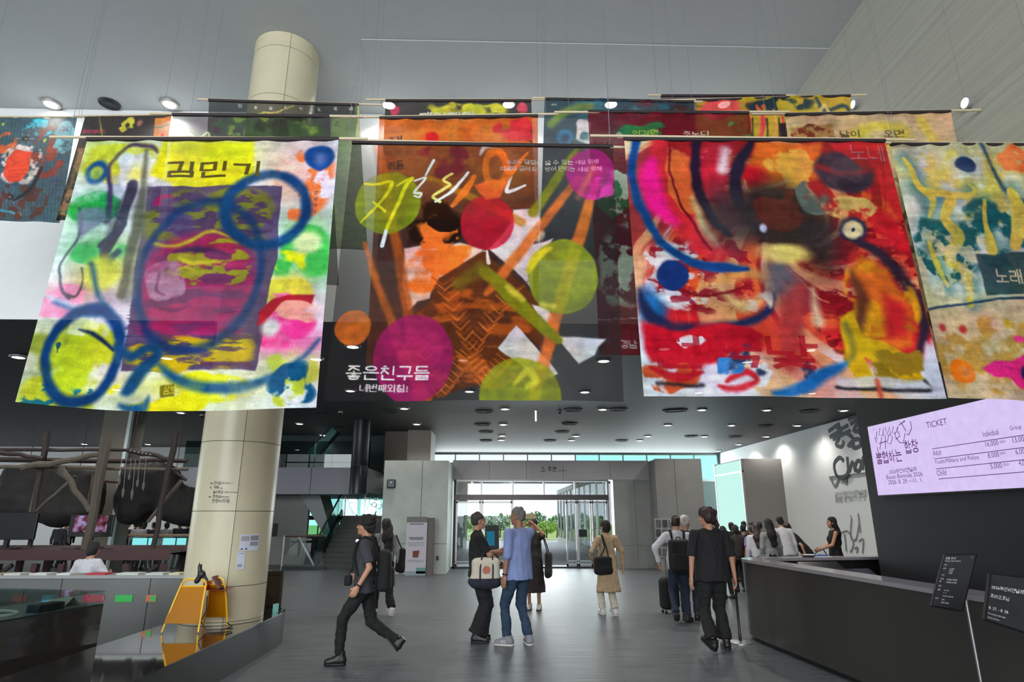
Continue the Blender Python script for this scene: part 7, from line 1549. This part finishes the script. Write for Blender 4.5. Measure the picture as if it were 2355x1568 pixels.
def pole(a, b, r, Ya=12.9, Yb=None, m=None, nm='pole'):
    A_ = at(*a, Ya) - so_; B_ = at(*b, Yb or Ya) - so_; rr = r*12.9/1420/2
    pts = []; rnd_ = random.Random(int(a[0]*7 + b[1])); n = 6
    for i in range(n + 1): pts.append(A_.lerp(B_, i/n) + Vector((rnd_.uniform(-1, 1), 0, rnd_.uniform(-1, 1)))*rr*.35*(0 < i < n))
    MB().tube(pts, [rr*(1 - .25*i/n) for i in range(n + 1)], 8).build(nm, m or M_pole, scf, smooth=True)
pole((108, 993), (68, 1258), 13, m=M_poled); pole((247, 1000), (196, 1262), 22, 12.5); pole((405, 993), (352, 1258), 14, 12.6, m=M_poled)
pole((-10, 1034), (296, 1035), 9, m=M_poled); pole((-10, 1056), (430, 1060), 12, 13.1, m=M_poled); pole((-10, 1073), (432, 1079), 9, 12.8); pole((-10, 1038), (100, 1054), 11, 12.7, m=M_poled); pole((50, 1076), (236, 1044), 15, 12.6)
pole((126, 1082), (150, 1098), 7, 13.0); pole((140, 1075), (206, 1176), 14, 12.7); pole((174, 1094), (78, 1180), 8, 12.9); pole((92, 1090), (70, 1178), 9, 13.2); pole((296, 1035), (392, 1056), 12, 12.7, m=M_poled); pole((418, 1105), (340, 1200), 10, 12.9); pole((398, 1082), (428, 1104), 8, 13.0, m=M_poled); pole((232, 1107), (276, 1108), 7, 13.2, m=M_stage); pole((216, 1085), (202, 1165), 8, 13.2)
for k in range(6):
    p_ = at(301 + k*9, 1036 + k*1.8, 12.55) - so_; MB().lathe([(0, -.01), (.018, -.008), (.018, .008), (0, .01)], 10, tuple(p_)).build('bolt', M_steel, scf)
for i, (x_, y_, L_) in enumerate(((280, 1055, 60), (291, 1055, 90), (302, 1052, 52), (312, 1055, 95), (322, 1054, 66), (336, 1056, 72))):
    a = at(x_, y_, 12.75); b = at(x_ - L_*.10, y_ + L_, 12.75); o = thing('hanging_spindle', '%s hanging spindle from the left on a cord under the scaffold' % ordn[i], 'spindle', a, group='spindles hanging from the scaffold'); d = b - a
    MB().tube([(0, 0, 0), d], .006, 5).build('cord', mat('pale_cord', rgb(150, 146, 140), .8), o); MB().tube([d*.72, d*.8, d*.92, d], [.008, .028, .024, .006], 8).build('weight', mat('spindle_grey', rgb(112, 106, 104), .7), o, smooth=True)
# big dark hanging forms
def blob(lab, name, prims, Y, seed):
    P0 = at(*prims[0][0], Y); o = thing(name, lab, 'sculpture', P0); s_ = Y/1420.0
    q = Sdf((-3.2, -1.0, -1.6), (3.2, 1.0, 1.6), .055)
    for (c_, rx, rz2, rot) in prims: p_ = at(*c_, Y) - P0; q.rbox((p_.x, 0, p_.z), (rx*s_, .45, rz2*s_), .3, .15, R=np.array(Matrix.Rotation(math.radians(rot), 3, 'Y')))
    q.ripple(.035, 7, seed, 1.0); q.ripple(.015, 22, seed + 1, 1.0); p_, f_ = q.mesh(); new_obj('sheet_form', mesh_np('sheet_form', p_, f_), mat('black_cloth_form', rgb(34, 34, 32), .8, var=.3, scale=2), o, True)
    for k in (-.6, .6): MB().tube([(k, 0, .3), (k, 0, LC - P0.z)], .008, 6).build('hanging_cord', M_poled, o)
blob('huge dark rounded sculpture hanging behind the left scaffold poles', 'hanging_sculpture', [((112, 1138), 96, 56, 0), ((60, 1122), 42, 46, 8), ((170, 1150), 56, 50, -6)], 15.2, 2)
blob('dark sagging sculpture hanging between scaffold and column', 'hanging_sculpture', [((345, 1120), 60, 50, 0), ((415, 1160), 46, 40, 14), ((310, 1160), 34, 42, -12)], 16.4, 5)
struct('wall_pier_3', B(((at(214, 1100, 18).x, 18, 0), (at(272, 1100, 18).x, 18.9, LC))), mat('stone_pier', rgb(112, 108, 98), .7, var=.06))
B(((at(272, 1100, 18).x + .01, 17.98, 0), (at(272, 1100, 18).x + .1, 18.1, LC))).build('edge_strip', mat('white_edge_strip', rgb(200, 215, 215), .4, var=0), bpy.data.objects['wall_pier_3'])
# monitors on the stage
def tv(lab, TL, BR_, Y, pic):
    a = at(*TL, Y); b = at(*BR_, Y); w = b.x - a.x; hgt = a.z - b.z; o = thing('monitor', lab, 'monitor', (a.x + w/2, Y, 1.05))
    z0 = b.z - 1.05
    B(((-w/2, -.03, z0), (w/2, .03, z0 + hgt))).build('panel', mat('monitor_black', rgb(12, 12, 13), .35, var=0), o, bevel=.008); MB().bar((0, .05, 0), (0, .05, z0 + .1), .07).build('stand_post', M_shoeblack, o); B(((-.2, -.1, 0), (.2, .18, .02))).build('stand_foot', M_shoeblack, o)
    if pic:
        m = bpy.data.materials.new('video_picture'); m.use_nodes = True; nt = m.node_tree; N = nt.nodes; L = nt.links
        for n in list(N): N.remove(n)
        ou = N.new('ShaderNodeOutputMaterial'); e = N.new('ShaderNodeEmission'); e.inputs[1].default_value = .75; tc = N.new('ShaderNodeTexCoord'); no = N.new('ShaderNodeTexNoise'); no.inputs['Scale'].default_value = 7; no.inputs['Detail'].default_value = 3; cr = N.new('ShaderNodeValToRGB'); el = cr.color_ramp.elements
        el[0].position = .38; el[0].color = rgb(24, 16, 30); el[1].position = .66; el[1].color = rgb(176, 160, 214); q_ = el.new(.52); q_.color = rgb(120, 66, 80)
        L.new(tc.outputs['Object'], no.inputs['Vector']); L.new(no.outputs['Fac'], cr.inputs[0]); L.new(cr.outputs[0], e.inputs[0]); L.new(e.outputs[0], ou.inputs[0])
        B(((-w*.40, -.034, z0 + hgt*.22), (w*.38, -.031, z0 + hgt*.95))).build('picture', m, o)
tv('black switched-off monitor at the left edge of the red stage', (-40, 1178), (78, 1241), 12.5, False)
tv('black monitor playing a purple video on the red stage', (166, 1183), (256, 1234), 12.9, True)
# far people and rail at the back left
rl = thing('long_rail', 'long brown handrail on glass in front of the far left visitors', 'railing', (at(268, 1232, 19).x, 19, 0)); xe = at(436, 1232, 19).x - at(268, 1232, 19).x; zr = at(350, 1231, 19).z
MB().tube([(0, 0, zr), (xe, 0, zr)], .04, 8).build('handrail', mat('pale_handrail', rgb(176, 150, 130), .4), rl)
for k in range(3): B(((xe*k/3 + .02, -.006, .0), (xe*(k + 1)/3 - .02, .006, zr - .05))).build('glass_panel', M_clear, rl)
far = [(142, 1203, 22, 10, 'short', F_char, 'man in grey at the far left beside the bright wall'), (151, 1212, 22.6, -10, 'short', F_cream, 'person in cream at the far left beside the man in grey'), (162, 1200, 23, 60, 'short', F_black, 'person in black at the far left beside the video monitor'),
       (294, 1200, 20.6, -60, 'bob', fabric('brown_cotton', (110, 80, 66)), 'brown-topped person leaning behind the long rail'), (312, 1211, 21.6, 0, 'short', F_dark, 'short person between two others behind the long rail'), (323, 1200, 20.6, 30, 'short', F_white, 'person in white shirt behind the long rail'), (334, 1201, 21.2, 0, 'long', fabric('rust_cotton', (96, 60, 52)), 'long-haired person beside the white shirt behind the rail'), (354, 1214, 20.8, 70, 'short', F_navy, 'person in navy bending behind the rail'), (385, 1202, 21, 0, 'bob', F_grey, 'person in pale vest behind the rail near the warm wall'), (415, 1199, 21.4, 0, 'short', F_navy, 'person in dark suit behind the rail next to the column'), (431, 1216, 22.4, 0, 'short', F_black, 'lowest head beside the column behind the rail')]
for (x_, y_, Yd, rz, hr_, tp, lab) in far:
    q_ = at(x_, y_, Yd); top_ = q_.z; person(lab, (q_.x, q_.y, 0), rz, min(1.78, max(1.45, top_ + .02)), 0, hair=hr_, top=tp, bottom=F_tblack, hem=.84, sleeve='long', group='visitors behind the long rail at the back left')
for (x0, x1) in ((306, 322), (325, 336), (343, 359), (376, 388), (391, 401), (408, 426)):
    a = at(x0, 1237, 18.96); b = at(x1, 1256, 18.96); B(((a.x - rl.location.x, -.05, b.z), (b.x - rl.location.x, -.03, a.z))).build('glowing_guard_glass', emit_mat('teal_glass_glow', (.25, .82, .85, 1), .9), rl)  # teal guard glass of the rail; its brightness is put in as emission

# ================================================================== ENTRANCE AREA ODDS AND ENDS
p = gz(954, 1323); ps_ = thing('poster_stand', 'tall white poster stand before the concrete entrance block', 'poster stand', (p.x, p.y, 0))
hz_ = at(955, 1188, p.y).z; wd = .60
B(((-wd/2, 0, 0), (wd/2, .05, hz_))).build('board', mat('poster_white', rgb(196, 194, 206), .5, var=.02), ps_); B(((wd/2 - .02, .06, 0), (wd/2 + .2, .3, hz_ - .03))).build('back_box', mat('poster_back_grey', rgb(104, 100, 96), .6), ps_)
def pb(x0, x1, z0, z1, c_, nm='print_block', d=.003): B(((x0*wd - wd/2, -d, z0*hz_), (x1*wd - wd/2, -.0005, z1*hz_))).build(nm, mat('ink_%d_%d_%d' % c_, rgb(*c_), .6, var=.15, scale=12), ps_)
pb(0, 1, .90, 1.0, (120, 122, 118), 'header_band'); pb(0, 1, 0, .07, (150, 168, 176), 'wave_band'); pb(.55, 1, .03, .13, (110, 156, 160), 'wave_crest')
for z, w in ((.865, .34), (.63, .36), (.605, .32)): pb(.5 - w, .5 + w, z, z + .016, (96, 98, 120))
for z in (.55, .525, .50, .25, .225): pb(.1, .9, z, z + .008, (140, 140, 156))
MB().add([(-.08, -.006, .30*hz_), (.07, -.006, .30*hz_), (.11, -.006, .42*hz_), (-.09, -.006, .41*hz_)], [(0, 1, 2, 3)]).build('cup_picture', mat('cup_brown', rgb(120, 60, 44), .6), ps_, solid=.004)
p = at(900, 1113, 19.38); wsp = thing('wall_speaker', 'small dark square device on the concrete entrance block', 'speaker', (p.x, 19.395, p.z)); B(((-.13, -.07, -.12), (.13, 0, .14))).build('box', M_darksteel, wsp, bevel=.03); MB().lathe([(0, 0), (.03, 0), (.03, .01)], 12).build('lamp', mat('white_dot', rgb(220, 220, 225), .4, var=0), wsp).matrix_local = Matrix.Translation((0, -.075, .05)) @ Matrix.Rotation(math.pi/2, 4, 'X')
p = at(1006, 1283, 19.38); wo = thing('wall_outlet', 'small dark outlet low on the concrete block by the doors', 'outlet', (p.x, 19.395, p.z)); B(((-.04, -.015, -.06), (.04, 0, .06))).build('plate', M_darksteel, wo); B(((-.02, -.02, -.03), (.02, -.015, -.01))).build('socket', M_shoeblack, wo)
p = gz(1131, 1312); ks = thing('kiosk', 'dark standing kiosk with a cyan display behind the black tee man', 'kiosk', (p.x, p.y - .3, 0)); hk = at(1131, 1207, p.y - .3).z
B(((-.22, 0, 0), (.22, .12, hk))).build('cabinet', M_shoeblack, ks, bevel=.01); B(((-.17, -.004, hk*.55), (.08, 0, hk*.86))).build('display', emit_mat('cyan_display', rgb(40, 120, 150), .7), ks); B(((-.25, -.1, 0), (.25, .2, .03))).build('foot', M_darksteel, ks)
# ---- trees outside
def tree(lab, x_, Yd, top_y, w_px, seed, m):
    q_ = at(x_, top_y, Yd); gzv = -1.3*(Yd - 44)/46.0; hgt = q_.z - gzv; rx = w_px*Yd/1420/2; o = thing('tree', lab, 'tree', (q_.x, Yd, gzv), group='trees outside the entrance'); r = random.Random(seed)
    MB().tube([(0, 0, 0), (.05, 0, hgt*.3), (0, .05, hgt*.6)], [.11, .08, .05], 7).build('trunk', mat('tree_bark', rgb(104, 84, 66), .9), o)
    mb = MB()
    for k in range(520):
        a = r.uniform(0, 6.28); b = math.acos(r.uniform(-1, 1)); rad = r.uniform(.55, 1.0)
        c_ = Vector((rx*rad*math.sin(b)*math.cos(a), rx*.8*rad*math.sin(b)*math.sin(a), hgt*.64 + hgt*.36*rad*math.cos(b))); u = Vector((r.uniform(-1, 1), r.uniform(-1, 1), r.uniform(-1, 1))).normalized(); v = u.orthogonal().normalized(); s_ = r.uniform(.1, .22)*max(1, rx/1.5)
        mb.add([c_ - u*s_, c_ + v*s_*.6, c_ + u*s_, c_ - v*s_*.6], [(0, 1, 2, 3)])
    mb.build('crown', m, o)
Lg = [mat('leaf_green', rgb(96, 150, 84), .7, var=.3, scale=1), mat('leaf_light', rgb(140, 178, 84), .7, var=.3, scale=1), mat('leaf_dark', rgb(70, 120, 74), .7, var=.3, scale=1)]
for i, (x_, Yd, ty, w, mi, lab) in enumerate(((1062, 80, 1186, 46, 1, 'light green tree at the left end outside the doors'), (1090, 84, 1178, 56, 0, 'green tree second from the left outside'), (1124, 82, 1184, 48, 2, 'dark green tree behind the kiosk outside'), (1150, 86, 1176, 54, 0, 'green tree between the two talking men outside'), (1192, 84, 1180, 50, 1, 'light tree behind the man in blue outside'), (1232, 80, 1176, 52, 2, 'dark green tree right of the raised phone outside'), (1256, 74, 1198, 54, 1, 'low yellow-green tree right of centre outside'), (1280, 84, 1184, 44, 0, 'green tree at the glass wing outside'), (1306, 86, 1182, 44, 2, 'dark tree seen through the right door leaf'), (1040, 86, 1184, 40, 2, 'dark tree at the left door post'))): tree(lab, x_, Yd, ty, w, i + 3, Lg[mi])
